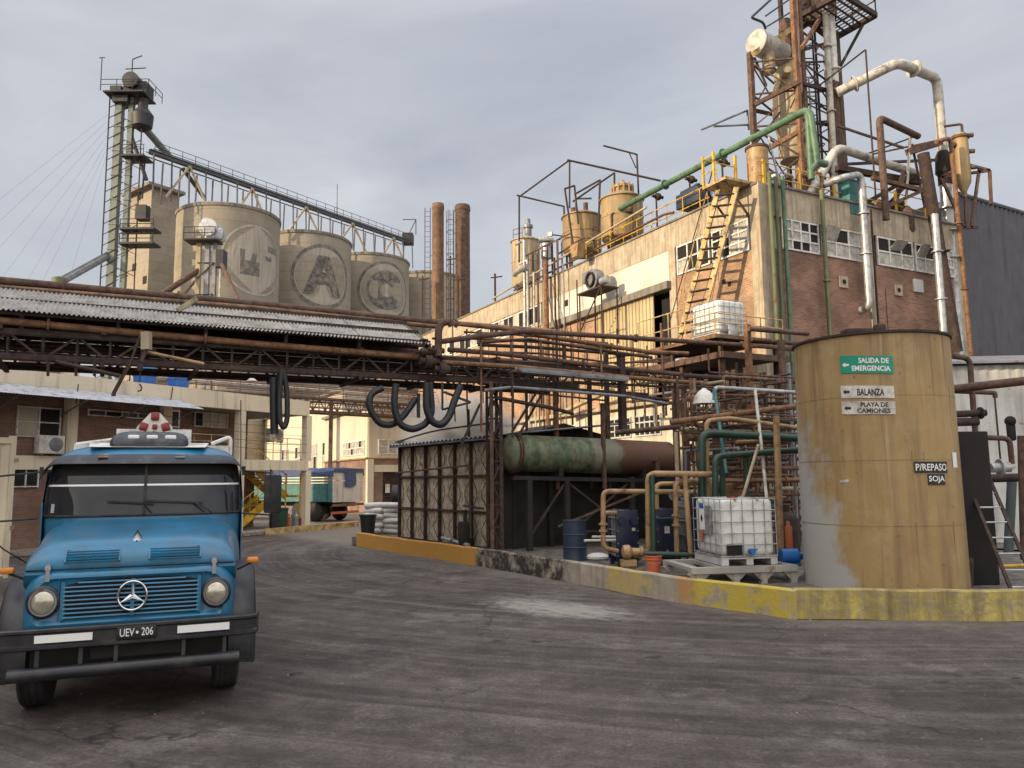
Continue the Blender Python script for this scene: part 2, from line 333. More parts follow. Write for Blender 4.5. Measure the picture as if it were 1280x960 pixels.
def ground_mat():
    m = bpy.data.materials.new('worn_asphalt'); m.use_nodes = True; t = m.node_tree; b = t.nodes['Principled BSDF']; L = t.links.new
    b.inputs['Roughness'].default_value = .8; b.inputs['Specular IOR Level'].default_value = .35
    ge = _n(t, 'ShaderNodeNewGeometry'); pos = ge.outputs['Position']
    def noise(vec, s, d=6, r=.6):
        n = _n(t, 'ShaderNodeTexNoise'); n.inputs['Scale'].default_value = s; n.inputs['Detail'].default_value = d; n.inputs['Roughness'].default_value = r; L(vec, n.inputs['Vector']); return n.outputs[0]
    def rng(i, a, c, o0=0, o1=1):
        n = _n(t, 'ShaderNodeMapRange'); n.inputs[1].default_value = a; n.inputs[2].default_value = c; n.inputs[3].default_value = o0; n.inputs[4].default_value = o1; L(i, n.inputs[0]); return n.outputs[0]
    def mth(op, a, c=None):
        n = _n(t, 'ShaderNodeMath', operation=op)
        for k, q in enumerate((a, c)):
            if q is None: continue
            if isinstance(q, (int, float)): n.inputs[k].default_value = q
            else: L(q, n.inputs[k])
        return n.outputs[0]
    def mix(f, c1, c2, bt='MIX'):
        n = _n(t, 'ShaderNodeMixRGB', blend_type=bt)
        for k, c in enumerate((f, c1, c2)):
            if isinstance(c, (int, float)): n.inputs[k].default_value = c
            elif isinstance(c, tuple): n.inputs[k].default_value = c+(1,)
            else: L(c, n.inputs[k])
        return n.outputs[0]
    # wheel sweeps: lorries circle round the tank corner
    sp = _n(t, 'ShaderNodeSeparateXYZ'); wob = _n(t, 'ShaderNodeVectorMath', operation='ADD'); L(pos, wob.inputs[0])
    wn = _n(t, 'ShaderNodeTexNoise'); wn.inputs['Scale'].default_value = .35; L(pos, wn.inputs['Vector'])
    wsc = _n(t, 'ShaderNodeVectorMath', operation='SCALE'); wsc.inputs['Scale'].default_value = .5; L(wn.outputs[1], wsc.inputs[0]); L(wsc.outputs[0], wob.inputs[1]); L(wob.outputs[0], sp.inputs[0])
    dx = mth('SUBTRACT', sp.outputs[0], 6.5); dy = mth('SUBTRACT', sp.outputs[1], 26.0)
    rr = mth('SQRT', mth('ADD', mth('MULTIPLY', dx, dx), mth('MULTIPLY', dy, dy))); th = mth('ARCTAN2', dx, dy)
    def polar(kr, kt):
        c = _n(t, 'ShaderNodeCombineXYZ'); L(mth('MULTIPLY', rr, kr), c.inputs[0]); L(mth('MULTIPLY', th, kt), c.inputs[1]); return c.outputs[0]
    big = noise(pos, .22, 6, .6); mid = noise(pos, 1.3, 8, .65); fine = noise(pos, 28, 4, .7); grit = noise(pos, 95, 3, .8)
    col = mix(rng(mth('ADD', mth('MULTIPLY', big, .65), mth('MULTIPLY', mid, .35)), .40, .61), (.034, .0265, .024), (.104, .083, .074))
    tr = noise(polar(3.0, .42), 1.0, 5, .6); col = mix(mth('MULTIPLY', rng(tr, .45, .66), .42), col, (.165, .141, .126))
    tr2 = noise(polar(7.5, 1.2), 1.0, 4, .6); col = mix(mth('MULTIPLY', rng(tr2, .54, .68), .45), col, (.036, .031, .031))
    du = noise(pos, .55, 9, .75); col = mix(mth('MULTIPLY', rng(du, .52, .7), .7), col, (.205, .177, .152))
    oil = noise(pos, 1.5, 5, .55); col = mix(mth('MULTIPLY', rng(oil, .655, .70), .85), col, (.018, .016, .017))
    mot = noise(pos, 3.4, 10, .72); col = mix(1.0, col, mix(rng(mot, .34, .66), (.72, .70, .69), (1.30, 1.30, 1.30)), 'MULTIPLY')
    sc2 = noise(pos, 7.5, 6, .8); col = mix(mth('MULTIPLY', rng(sc2, .60, .68), .5), col, (.27, .235, .205)); sc3 = noise(polar(9, 1.2), 1.0, 3, .5); col = mix(mth('MULTIPLY', rng(sc3, .57, .72), .35), col, (.036, .031, .03))
    col = mix(1.0, col, mix(mth('MULTIPLY', rng(fine, .3, .7), 1.0), (.58,)*3, (1.42,)*3), 'MULTIPLY')
    col = mix(rng(grit, .66, .72), col, (.22, .195, .175))
    vo = _n(t, 'ShaderNodeTexVoronoi', feature='DISTANCE_TO_EDGE'); vo.inputs['Scale'].default_value = .22
    wv = _n(t, 'ShaderNodeVectorMath', operation='ADD'); L(pos, wv.inputs[0]); wn2 = _n(t, 'ShaderNodeTexNoise'); wn2.inputs['Scale'].default_value = 1.2; wn2.inputs['Detail'].default_value = 8; L(pos, wn2.inputs['Vector']); L(wn2.outputs[1], wv.inputs[1]); L(wv.outputs[0], vo.inputs['Vector'])
    ck = mth('MULTIPLY', rng(vo.outputs['Distance'], .0, .005, 1, 0), rng(noise(pos, .3, 2), .46, .5)); col = mix(mth('MULTIPLY', ck, .8), col, (.014, .012, .012))
    # pale worn patch of concrete in the lane, broken into streaks by wheels
    def dot(v, off=0.0):
        n = _n(t, 'ShaderNodeVectorMath', operation='DOT_PRODUCT'); L(pos, n.inputs[0]); n.inputs[1].default_value = v; return mth('ADD', n.outputs['Value'], off)
    q0, q1 = atZ(612, 748), atZ(812, 772); qd = (q1-q0).normalized(); qn = V((qd.y, -qd.x, 0)); qc = (q0+q1)/2+qn*.15; hl, hw_ = (q1-q0).length/2, .78
    eu = mth('DIVIDE', dot(qd, -qc.dot(qd)), hl); ev = mth('DIVIDE', dot(qn, -qc.dot(qn)), hw_); el = mth('ADD', mth('MULTIPLY', eu, eu), mth('MULTIPLY', ev, ev))
    st = _n(t, 'ShaderNodeCombineXYZ'); L(dot(qd), st.inputs[0]); L(mth('MULTIPLY', dot(qn), 5.0), st.inputs[1]); sn = noise(st.outputs[0], 2.2, 8, .75)
    pm = rng(mth('SUBTRACT', mth('ADD', mth('MULTIPLY', sn, 1.5), mth('MULTIPLY', noise(pos, 6, 8, .75), .9)), mth('MULTIPLY', el, .42)), .80, 1.18)
    pm = mth('MULTIPLY', pm, rng(el, 1.9, 1.0)); pm = mth('MULTIPLY', pm, .85); col = mix(pm, col, mix(fine, (.22, .2, .175), (.40, .375, .33)))
    # dust gathered along the foot of the bund wall
    dd = None
    for p_, q_ in ((BUND[0], BUND[1]), (BUND[1], BUND[4]), (BUND[4], BUND[6])):
        w_ = (q_-p_).normalized(); nn = V((w_.y, -w_.x, 0)); d_ = dot(nn, -p_.dot(nn)); dd = d_ if dd is None else mth('MAXIMUM', dd, d_)
    df = mth('MULTIPLY', rng(mth('ADD', dd, mth('MULTIPLY', noise(pos, 1.1, 7, .7), 1.3)), 1.35, .55), .75); col = mix(df, col, mix(mid, (.15, .127, .105), (.27, .235, .195)))
    L(col, b.inputs['Base Color'])
    h = mth('ADD', mth('MULTIPLY', fine, .5), mth('ADD', mth('MULTIPLY', grit, .35), mth('MULTIPLY', tr2, .8)))
    bp = _n(t, 'ShaderNodeBump'); bp.inputs['Strength'].default_value = .55; bp.inputs['Distance'].default_value = .03; L(h, bp.inputs['Height']); L(bp.outputs[0], b.inputs['Normal'])
    L(rng(mid, .3, .7, .62, .95), b.inputs['Roughness'])
    return m
M['asphalt'] = ground_mat()
M['cream_ribs'] = brick('cream_ribbed_sheet', (.58, .49, .31), (.53, .44, .27), (.26, .2, .11), .158, 60, .2, 0, .15)
M['cream_ribs'].node_tree.nodes['Brick Texture'].inputs['Mortar Size'].default_value = .022
M['tile_white'] = brick('block_tiles', (.60, .57, .49), (.55, .52, .44), (.40, .35, .27), .42, .42, .2, 0, .15)
dm('patch', (.31, .285, .25), .9, var=.4, scale=2.4, dirt=.72, dirtcol=(.10, .085, .077), bump=.8, bscale=12)
dm('dust', (.17, .145, .122), .95, var=.35, scale=2.5, dirt=.7, dirtcol=(.085, .071, .064), bump=.3, bscale=30)
dm('pavement_m', (.27, .245, .21), .9, var=.25, scale=2, dirt=.25, dirtcol=(.12, .1, .085), bump=.3)
dm('slab', (.17, .15, .125), .9, var=.35, scale=1.5, dirt=.4, dirtcol=(.05, .042, .036), bump=.4)
# bund wall paint: worn yellow, bare grey, sooty and orange stretches (the paint and soot belong to the wall)
def bund_mat(name, pairs, soot):
    m = mat(name, (.36, .32, .25), .9, var=.25, scale=2.5, streak=.35, streakcol=(.12, .095, .075), bump=.4, bscale=14)
    t = m.node_tree; b = t.nodes['Principled BSDF']; L = t.links.new; src = b.inputs['Base Color'].links[0].from_socket
    ge = _n(t, 'ShaderNodeNewGeometry'); dt = _n(t, 'ShaderNodeVectorMath', operation='DOT_PRODUCT'); L(ge.outputs['Position'], dt.inputs[0]); dt.inputs[1].default_value = BDIR
    nz = _n(t, 'ShaderNodeTexNoise'); nz.inputs['Scale'].default_value = 2.2; nz.inputs['Detail'].default_value = 9; nz.inputs['Roughness'].default_value = .75; L(ge.outputs['Position'], nz.inputs['Vector'])
    fl_ = _n(t, 'ShaderNodeMapRange'); fl_.inputs[1].default_value = .40; fl_.inputs[2].default_value = .52; L(nz.outputs[0], fl_.inputs[0])
    cur = src
    for a, c, colr, am in pairs:
        r1 = _n(t, 'ShaderNodeMapRange'); r1.inputs[1].default_value = a-.12; r1.inputs[2].default_value = a+.12; L(dt.outputs['Value'], r1.inputs[0])
        r2 = _n(t, 'ShaderNodeMapRange'); r2.inputs[1].default_value = c-.12; r2.inputs[2].default_value = c+.12; r2.inputs[3].default_value = 1; r2.inputs[4].default_value = 0; L(dt.outputs['Value'], r2.inputs[0])
        mu = _n(t, 'ShaderNodeMath', operation='MULTIPLY'); L(r1.outputs[0], mu.inputs[0]); L(r2.outputs[0], mu.inputs[1])
        m2 = _n(t, 'ShaderNodeMath', operation='MULTIPLY'); L(mu.outputs[0], m2.inputs[0])
        if am < 1: L(fl_.outputs[0], m2.inputs[1])
        else: m2.inputs[1].default_value = .92
        mx = _n(t, 'ShaderNodeMixRGB'); L(m2.outputs[0], mx.inputs[0]); L(cur, mx.inputs[1]); mx.inputs[2].default_value = colr+(1,); cur = mx.outputs[0]
    L(cur, b.inputs['Base Color']); return m
# ---------------------------------------------------------------- ground
g = MB(); g.add([(-500, -60, 0), (500, -60, 0), (500, 900, 0), (-500, 900, 0)], [(0, 1, 2, 3)])
tag(g.build('ground', M['asphalt']), kind='structure')
dm('stone', (.2, .18, .16), .9, var=.5, scale=9)
rnd = random.Random(31); b = MB()
for i in range(900):
    if i < 420: x = rnd.uniform(-5, 9); y = rnd.uniform(3.4, 12)
    else:
        t_ = rnd.random(); P_ = [V((-4.97, 25.15, 0)), V((-.81, 19.13, 0)), V((4.1, 11.75, 0)), V((7.2, 11.42, 0))]; k = min(2, int(t_*3)); q = P_[k].lerp(P_[k+1], t_*3-k); x = q.x-abs(rnd.gauss(.05, .35)); y = q.y-abs(rnd.gauss(.05, .35))
    s = rnd.uniform(.004, .014)*(1 if rnd.random() < .93 else 2.0); pts = [(x+s*rnd.uniform(-1.3, 1.3)*dx, y+s*rnd.uniform(.6, 1.4)*dy, s*dz) for dx, dy, dz in ((1, .2, 0), (-.6, 1, 0), (-.6, -1, 0), (.1, .1, .9))]
    b.add(pts, [(0, 1, 3), (1, 2, 3), (2, 0, 3)])
tag(b.build('grit', M['stone'], smooth=0), kind='stuff')
def blob(name, pts, z, m, jag=.12, sub=5, seed=1):
    rnd = random.Random(seed); P = [V((p[0], p[1], z)) for p in pts]; Q = []
    for i, p in enumerate(P):
        q = P[(i+1) % len(P)]
        for k in range(sub):
            a = p.lerp(q, k/sub); Q.append(a+V((rnd.uniform(-jag, jag), rnd.uniform(-jag, jag), 0)))
    b = MB(); c_ = sum(Q, V((0, 0, 0)))/len(Q); n_q = len(Q); b.add(Q+[c_], [tuple(range(n_q))]); b.v.pop(); return tag(b.build(name, m, smooth=0), kind='structure')
def Zp(l): return [atZ(*p) for p in l]

blob('road_dust', Zp([(425, 688), (455, 686), (520, 698), (600, 713), (560, 716), (500, 706), (440, 700)]), .004, M['dust'], .25, 6, 4)
FLZ = .28
# paved floor inside the bund, a little above the road
BDIR = (BUND[4]-BUND[0]).normalized(); BDIR = (BDIR.x, BDIR.y, 0)
fl_pts = [BUND[0]+V((-.2, .3, 0))]+[p+V((.12, .12, 0)) for p in BUND[1:]]+[V((15, 27, 0)), CC, fl(36, 0), V((-6, 60, 0))]
b = MB(); b.prism([V((p.x, p.y, .02)) for p in fl_pts], (0, 0, FLZ-.02)); tag(b.build('plant_pavement', M['slab'], smooth=0), kind='structure')
# bund wall
def strip_wall(pts, t, z0, z1):
    b = MB(); n = len(pts); nr = []
    for i in range(n):
        d = (pts[min(i+1, n-1)]-pts[max(i-1, 0)]).normalized(); nr.append(V((-d.y, d.x, 0)))
    rings = [[p+Z*z0, p+Z*(z1-.02), p+nn*.02+Z*z1, p+nn*(t-.02)+Z*z1, p+nn*t+Z*(z1-.02), p+nn*t+Z*z0] for p, nn in zip(pts, nr)]
    return b.loft(rings)
def dens(pts, k=.45, wob=.012):
    o = []; rnd = random.Random(5)
    for a, c in zip(pts, pts[1:]):
        n = max(1, int((c-a).length/k))
        for i in range(n): o.append(a.lerp(c, i/n)+V((rnd.uniform(-wob, wob), rnd.uniform(-wob, wob), rnd.uniform(-.012, .012))))
    return o+[pts[-1]]
def bd(p): return p.x*BDIR[0]+p.y*BDIR[1]
s0, s1, s2, s3, s4 = (bd(p) for p in BUND[:5])
M['bund_a'] = bund_mat('bund_paint', [(s0-1, s1-.15, (.50, .25, .04), 1), (s1-.15, s2+.3, (.035, .028, .024), .5), (s2+1.6, s3+.2, (.45, .34, .13), .5), (s3+.7, s3+1.1, (.46, .24, .08), .5), (s3+1.0, s4+3, (.50, .38, .06), .5)], 0)
M['bund_b'] = mat('bund_yellow', (.46, .365, .085), .85, var=.3, scale=2.5, dirt=.42, dirtcol=(.27, .23, .15), streak=.5, streakcol=(.15, .11, .055), bump=.5, bscale=12)
tag(strip_wall(dens(BUND[:5]), .16, 0, .42).build('bund_wall', M['bund_a']), 'low concrete bund wall, yellow worn to grey and black, running back to the sacks', 'low wall')
tag(strip_wall(dens([BUND[4]+V((.004, 0, 0)), BUND[5], BUND[6]]), .16, 0, .43).build('bund_wall', M['bund_b']), 'low chipped yellow concrete wall in front of the tan tank', 'low wall')
# ---------------------------------------------------------------- main building
mainb = empty('process_building', 'long brick and concrete factory building with sunlit side and stained concrete parapet', 'building', tuple(CC))
kids = []
def kb(mb, name, m, **k): o = mb.build(name, m, **k); kids.append(o); return o
ZT, ZP, ZW = 12.05, 11.0, 9.85
LL, RL, DEEP = 33.0, 10.8, 10.8
# long face brickwork with an opening for the sheet door (s 4.6..9.9, z 5.1..9.7)
b = MB()
def wallL(s0, s1, z0, z1, o=0, t=.3): b.hbox(fl(s0, 0, o-t/2), fl(s1, 0, o-t/2), t, z0, z1)
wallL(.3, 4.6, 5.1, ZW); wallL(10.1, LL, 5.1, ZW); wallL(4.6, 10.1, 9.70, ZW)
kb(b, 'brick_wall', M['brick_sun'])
b = MB(); wallL(.3, LL, 0, 5.1, .03); kb(b, 'lower_wall', M['white_wall'])
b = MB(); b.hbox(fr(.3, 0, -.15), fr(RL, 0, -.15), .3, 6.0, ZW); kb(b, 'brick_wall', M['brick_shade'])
b = MB(); b.hbox(fr(.3, 0, -.12), fr(RL, 0, -.12), .3, 0, 6.0); kb(b, 'lower_wall', M['white_wall'])
b = MB(); wallL(-.0, LL, ZP, ZT, .06, .36); b.hbox(fr(.32, 0, -.13), fr(RL, 0, -.13), .36, ZP, ZT); kb(b, 'parapet', M['concrete'])
b = MB(); wallL(0, LL, ZT, ZT+.07, .12, .46); b.hbox(fr(.34, 0, -.1), fr(RL, 0, -.1), .46, ZT+.002, ZT+.072); kb(b, 'coping', M['concrete_dark'])
b = MB(); b.box(fl(.18, ZT/2+.02, -.16), (.46, .46, ZT+.06), (A, B, Z)); kb(b, 'corner_column', M['concrete'])
b = MB()
for s in (4.67, 14.8, 21.6, 28): wallL(s-.2, s+.2, 0, ZP, .06, .3)
b.hbox(fr(5.3, 0, -.1), fr(5.62, 0, -.1), .34, 0, ZP-.003); b.hbox(fr(RL-.2, 0, -.1), fr(RL+.1, 0, -.1), .34, 0, ZT-.01); kb(b, 'pilaster', M['concrete'])
b = MB(); wallL(4.9, 15.0, 9.72, ZP, .04, .3); kb(b, 'white_band', M['tile_white'])
b = MB(); wallL(4.75, 14.6, 9.42, 9.72, .28, .5); kb(b, 'lintel_beam', M['concrete_dark'])
b = MB(); wallL(.35, LL, 4.95, 5.12, .35, .7); kb(b, 'ledge', M['concrete'])
b = MB(); b.sheet(fl(5.9, 4.9, .05), A*4.1, Z*4.55, 26, .045, -B); kb(b, 'sheet_door', M['cream_ribs'])
b = MB(); wallL(4.85, 5.9, 4.9, 9.5, -.35, .1); kb(b, 'dark_opening', M['void'])
b = MB(); b.prism([fl(.2, 11.3, -.3), fl(LL, 11.3, -.3), fl(LL, 11.3, -DEEP), fl(.2, 11.3, -DEEP)], (0, 0, .12)); kb(b, 'roof_deck', M['concrete_dark'])
b = MB(); b.hbox(fl(LL, 0, -.1), fl(LL, 0, -DEEP), .3, 0, ZT-.01); b.hbox(fl(.3, 0, -DEEP), fl(LL, 0, -DEEP), .3, 0, ZT-.02); b.hbox(fr(RL, 0, 0), fr(RL, 0, -1), .3, 0, 6); kb(b, 'back_wall', M['concrete_dark'])
def window(pt, dirv, nrm, s0, s1, z0, z1, cols, rows, open_=(), dark=(), frame='white_paint', pane='pane_white', name='window', depth=.03, tilt=(), bt=.06):
    """pt(s,z,off) gives wall points; panes are one mesh, the frame another"""
    f = MB(); p = MB(); v = MB(); cw = (s1-s0)/cols; rh = (z1-z0)/rows
    for i in range(cols+1): c = s0+cw*i; f.box(pt(c, (z0+z1)/2, depth), (bt, .07, z1-z0+.06), (dirv, nrm, Z))
    for j in range(rows+1): c = z0+rh*j; f.box(pt((s0+s1)/2, c, depth+.004), (s1-s0, .06, bt), (dirv, nrm, Z))
    for i in range(cols):
        for j in range(rows):
            c = pt(s0+cw*(i+.5), z0+rh*(j+.5), depth-.012)
            if (i, j) in open_: v.box(c, (cw-.05, .02, rh-.05), (dirv, nrm, Z))
            elif (i, j) in dark or (not dark and random.random() < .14): v.box(c, (cw-.05, .02, rh-.05), (dirv, nrm, Z))
            else: p.box(c, (cw-.05, .02, rh-.05), (dirv, nrm, Z))
    fo = f.build(name, M[frame])
    k = []
    if p.v: k.append(p.build('pane', M[pane]))
    if v.v: k.append(v.build('open_pane', M['void']))
    for (i, j, ang) in tilt:     # hinged-out sashes
        t = MB(); c = pt(s0+cw*(i+.5), z0+rh*(j+.5), depth+.16); zz = (Z*math.cos(ang)+nrm*math.sin(ang)); nn = (nrm*math.cos(ang)-Z*math.sin(ang))
        t.box(c, (cw*1.0, .03, rh), (dirv, nn, zz)); k.append(t.build('sash', M['pane_white']))
    for o in k: o.parent = fo
    return fo
# long-face window strip near the corner, photo px 830..945
kids.append(window(fl, A, -B, .55, 2.35, ZW+.03, ZP-.03, 4, 3, dark=((3, 0), (3, 1), (2, 1), (3, 2), (2, 0))))
kids.append(window(fl, A, -B, 2.55, 4.35, ZW+.03, ZP-.03, 3, 2, dark=((0, 0), (0, 1), (1, 1), (2, 1), (1, 0))))
b = MB(); wallL(.45, 4.5, ZW, ZP, -.12, .1); b.hbox(fr(.4, 0, -.2), fr(RL, 0, -.2), .1, ZW, ZP); kb(b, 'window_recess', M['white_wall'])
kids.append(window(fl, A, -B, 15.4, 17.6, 10.0, 10.9, 4, 1, dark=((0, 0), (1, 0), (2, 0), (3, 0))))
kids.append(window(fl, A, -B, 18.2, 21.2, 10.0, 10.9, 5, 1, dark=((0, 0), (1, 0), (3, 0), (4, 0))))
kids.append(window(fl, A, -B, 22.2, 27.2, 10.0, 10.9, 6, 1, dark=((0, 0), (2, 0), (3, 0), (5, 0))))
b = MB(); wallL(15.2, LL-.1, 9.85, 10.98, .02, .1); kb(b, 'render_band', M['white_wall'])
# short-face strip
kids.append(window(fr, B, -A, 1.0, 2.75, ZW+.05, ZP-.04, 4, 3, depth=.02))
kids.append(window(fr, B, -A, 2.95, 5.0, ZW+.05, ZP-.04, 3, 2, dark=((0, 1), (1, 1)), tilt=((0, 1, .5),), depth=.02))
kids.append(window(fr, B, -A, 5.9, 7.9, ZW+.05, ZP-.04, 3, 2, dark=((0, 1), (1, 1), (2, 1)), tilt=((1, 1, .9),), depth=.02))
kids.append(window(fr, B, -A, 8.1, 9.2, ZW+.05, ZP-.04, 2, 2, dark=((0, 1), (1, 1)), tilt=((0, 1, .6),), depth=.02))
kids.append(window(fr, B, -A, 9.35, 10.4, ZW+.05, ZP-.04, 2, 3, dark=((0, 1), (0, 2)), depth=.02))
for s in (3.9, 6.9):       # vent blocks
    b = MB(); b.box(fr(s, 9.0, .02), (.42, .1, .42), (B, A, Z)); o = kb(b, 'vent_block', M['concrete'])
    v = MB(); v.cone(fr(s, 9.0, .06), fr(s, 9.0, .09), .09, .09, 12); v.build('vent_hole', M['void']).parent = o
b = MB(); b.box(fr(8.1, 9.3, .02), (.55, .1, .5), (B, A, Z)); kb(b, 'vent_cover', M['white_metal'])
# lower windows with open grids behind the pipes
kids.append(window(fl, A, -B, 5.7, 7.4, 3.75, 4.55, 5, 3, dark=[(i, j) for i in range(5) for j in range(3)], frame='white_metal', depth=.06))
kids.append(window(fl, A, -B, 7.7, 9.6, 3.75, 4.55, 5, 3, dark=[(i, j) for i in range(5) for j in range(3)], frame='white_metal', depth=.06))
for px, py in ((912, 355), (905, 352)):
    s, z = ls(px, py); b = MB(); b.box(fl(s, z, .0), (.16, .03, .16), (A, B, Z)); kb(b, 'broken_brick', M['void'])
keep(mainb, *kids)
# ---------------------------------------------------------------- grey shed behind and white shed on the right
g1 = atY(1197, 243, 31.5); g2 = atY(1300, 273, 31.5); zz = g1.z
p1 = V((g1.x, 31.5, 0)); p2 = p1+V((.86, .50, 0))*22
sh = empty('grey_shed', 'tall shed clad in dark grey corrugated sheet behind the factory', 'shed', tuple(p1))
b = MB(); n_ = V((.5, -.86, 0)); b.sheet(p1, (p2-p1), Z*zz, 62, .07, n_); w1 = b.build('cladding', M['dark_sheet'])
b = MB(); b.hbox(p1+V((0, .3, 0))-n_*0.3, p2-n_*.3, .2, 0, zz-.05); b.hbox(p1-n_*.3+V((.2, 0, 0)), p1-n_*18+V((.2, 0, 0)), .2, 0, zz-.05); w2 = b.build('frame_wall', M['dark_sheet'])
b = MB(); b.tube([p1+Z*(zz+.03)+n_*.02, p2+Z*(zz+.03)+n_*.02], .09); w3 = b.build('ridge_trim', M['dark_sheet'])
keep(sh, w1, w2, w3)
q1 = V((11.2, 21.0, 0)); q2 = V((22, 20.0, 0)); zs = 4.95
sh = empty('white_shed', 'low shed of dirty white corrugated sheet right of the tan tank', 'shed', tuple(q1))
b = MB(); b.sheet(q1, q2-q1, Z*zs, 38, .022, V((-.1, -1, 0))); w1 = b.build('cladding', M['white_metal'])
b = MB(); b.prism([q1+V((-.3, -.25, zs+.03)), q2+V((0, -.25, zs+.03)), q2+V((0, 5, zs+.9)), q1+V((-.3, 5, zs+.9))], (0, 0, .06)); w2 = b.build('roof', M['grey_steel'])
b = MB(); b.hbox(q1+V((.1, .1, 0)), q1+V((.1, 5, 0)), .1, 0, zs); b.hbox(q1+V((0, 5, 0)), q2+V((0, 5, 0)), .1, 0, zs+.8); w3 = b.build('side_wall', M['white_metal'])
keep(sh, w1, w2, w3)
# ---------------------------------------------------------------- left office building
D0 = V((-8.85, 34, 0)); DD = V((.49, .872, 0)).normalized(); DN = V((DD.y, -DD.x, 0))
def lb(q, z, off=0): return D0 - DD*q + DN*off + Z*z
def lq(px, py, off=0): p = plane(px, py, D0, DN, off); return (-(p-D0).dot(DD), p.z)
ob = empty('office_building', 'two storey cream framed brick office building with open gallery behind the blue truck', 'building', tuple(D0))
kids = []; QL = 24.0
def wl(b, q0, q1, z0, z1, o=0, t=.2): b.hbox(lb(q0, 0, o-t/2), lb(q1, 0, o-t/2), t, z0, z1)
b = MB(); wl(b, -.02, QL, 4.86, 5.5, .02, .25); kb(b, 'parapet', M['cream'])
b = MB(); wl(b, -.02, QL, 2.5, 2.92, .02, 2.2); kb(b, 'floor_slab', M['cream'])
b = MB(); b.prism([lb(-.02, 4.87, -.24), lb(QL, 4.87, -.24), lb(QL, 4.87, -8), lb(-.02, 4.87, -8)], (0, 0, .2)); kb(b, 'roof', M['concrete_dark'])
for px in (301.5, 385.5):
    q, _ = lq(px, 600); b = MB(); b.box(lb(q, 1.25, -.15), (.30, .30, 2.5), (DD, DN, Z)); b.box(lb(q, 3.89, -.15), (.30, .30, 1.95), (DD, DN, Z)); kb(b, 'column', M['cream'])
q225 = lq(226, 540)[0]; q300 = lq(301, 540)[0]
for px in (207, 88): q, _ = lq(px, 530); b = MB(); b.box(lb(q, 3.89, -.05), (.35, .34, 1.95), (DD, DN, Z)); b.box(lb(q, 1.25, -.05), (.35, .34, 2.5), (DD, DN, Z)); kb(b, 'column', M['cream'])
b = MB(); wl(b, q225, QL, 2.92, 4.86, -.12, .25); wl(b, q225-1.0, QL, 0, 2.5, -.12, .25); kb(b, 'brick_wall', M['brick_dark'])
b = MB(); wl(b, 1.75, q225, 2.92, 4.86, -1.8, .25); wl(b, 1.2, q225, 0, 2.5, -1.9, .25); b.hbox(lb(q225, 0, -.2), lb(q225, 0, -1.8), .2, 2.92, 4.86); kb(b, 'recessed_wall', M['brick_dark'])
b = MB(); b.hbox(lb(1.8, 0, -2.0), lb(1.8, 0, -8), .2, 0, 5); b.hbox(lb(1.8, 0, -8), lb(QL, 0, -8), .2, 0, 5); kb(b, 'back_wall', M['cream'])
def lwin(px0, py0, px1, py1, off, cols, rows, dark=(), pane='glass'):
    q0, z1 = lq(px0, py0, off); q1, z0 = lq(px1, py1, off)
    return window(lambda s, z, o: lb(s, z, o+off), DD, DN, min(q0, q1), max(q0, q1), z0, z1, cols, rows, dark=dark, pane=pane, bt=.035)
kids.append(lwin(22, 508, 73, 547, -.1, 2, 2, dark=((0, 1), (0, 0)), pane='curtain')); kids.append(lwin(110, 512, 190, 524, -.1, 4, 1)); kids.append(lwin(16, 584, 46, 608, -.1, 2, 1))
kids.append(lwin(243, 515, 283, 535, -1.76, 4, 1, pane='curtain')); kids.append(lwin(208, 513, 222, 534, -.1, 1, 1))
q, z = lq(232, 545, -1.7); b = MB(); b.box(lb(q, z, -1.72), (.35, .04, .55), (DD, DN, Z)); kb(b, 'notice_board', M['white_paint'])
# awning over the upper windows
qa, qb = lq(224, 515)[0], QL
b = MB(); b.sheet(lb(qa, 4.62, 1.35), -DD*(qb-qa), -DN*1.3+Z*.42, 170, .006, Z); kb(b, 'awning', M['awning'])
b = MB()
for k in range(6): b.bar(lb(qa+.3+2*k, 4.6, 1.3), lb(qa+.3+2*k, 4.2, .0), .04); b.bar(lb(qa+.3+2*k, 4.59, 1.3), lb(qa+.3+2*k, 4.99, .03), .04)
kb(b, 'awning_bracket', M['grey_steel'])
# gallery railing, yellow
b = MB()
for z in (3.25, 3.6, 3.95 - .1): b.tube([lb(.2, z, -.25), lb(q225, z, -.25)], .018, 6)
for k in range(9): b.tube([lb(.2+k*(q225-.2)/8, 2.92, -.25), lb(.2+k*(q225-.2)/8, 3.85, -.25)], .018, 6)
kb(b, 'gallery_railing', M['yellow_old'])
# roof-top room of brick with pale pillars
b = MB(); wl(b, q300+4, QL, 5.0, 7.0, -4.5, .25); b.hbox(lb(q300+4, 0, -4.5), lb(q300+4, 0, -8), .25, 5.0, 7.0); kb(b, 'rooftop_room', M['brick_far'])
b = MB()
for k in range(5): b.box(lb(q300+4.3+k*2.2, 6, -4.42), (.6, .2, 2), (DD, DN, Z))
kb(b, 'rooftop_pillar', M['cream'])
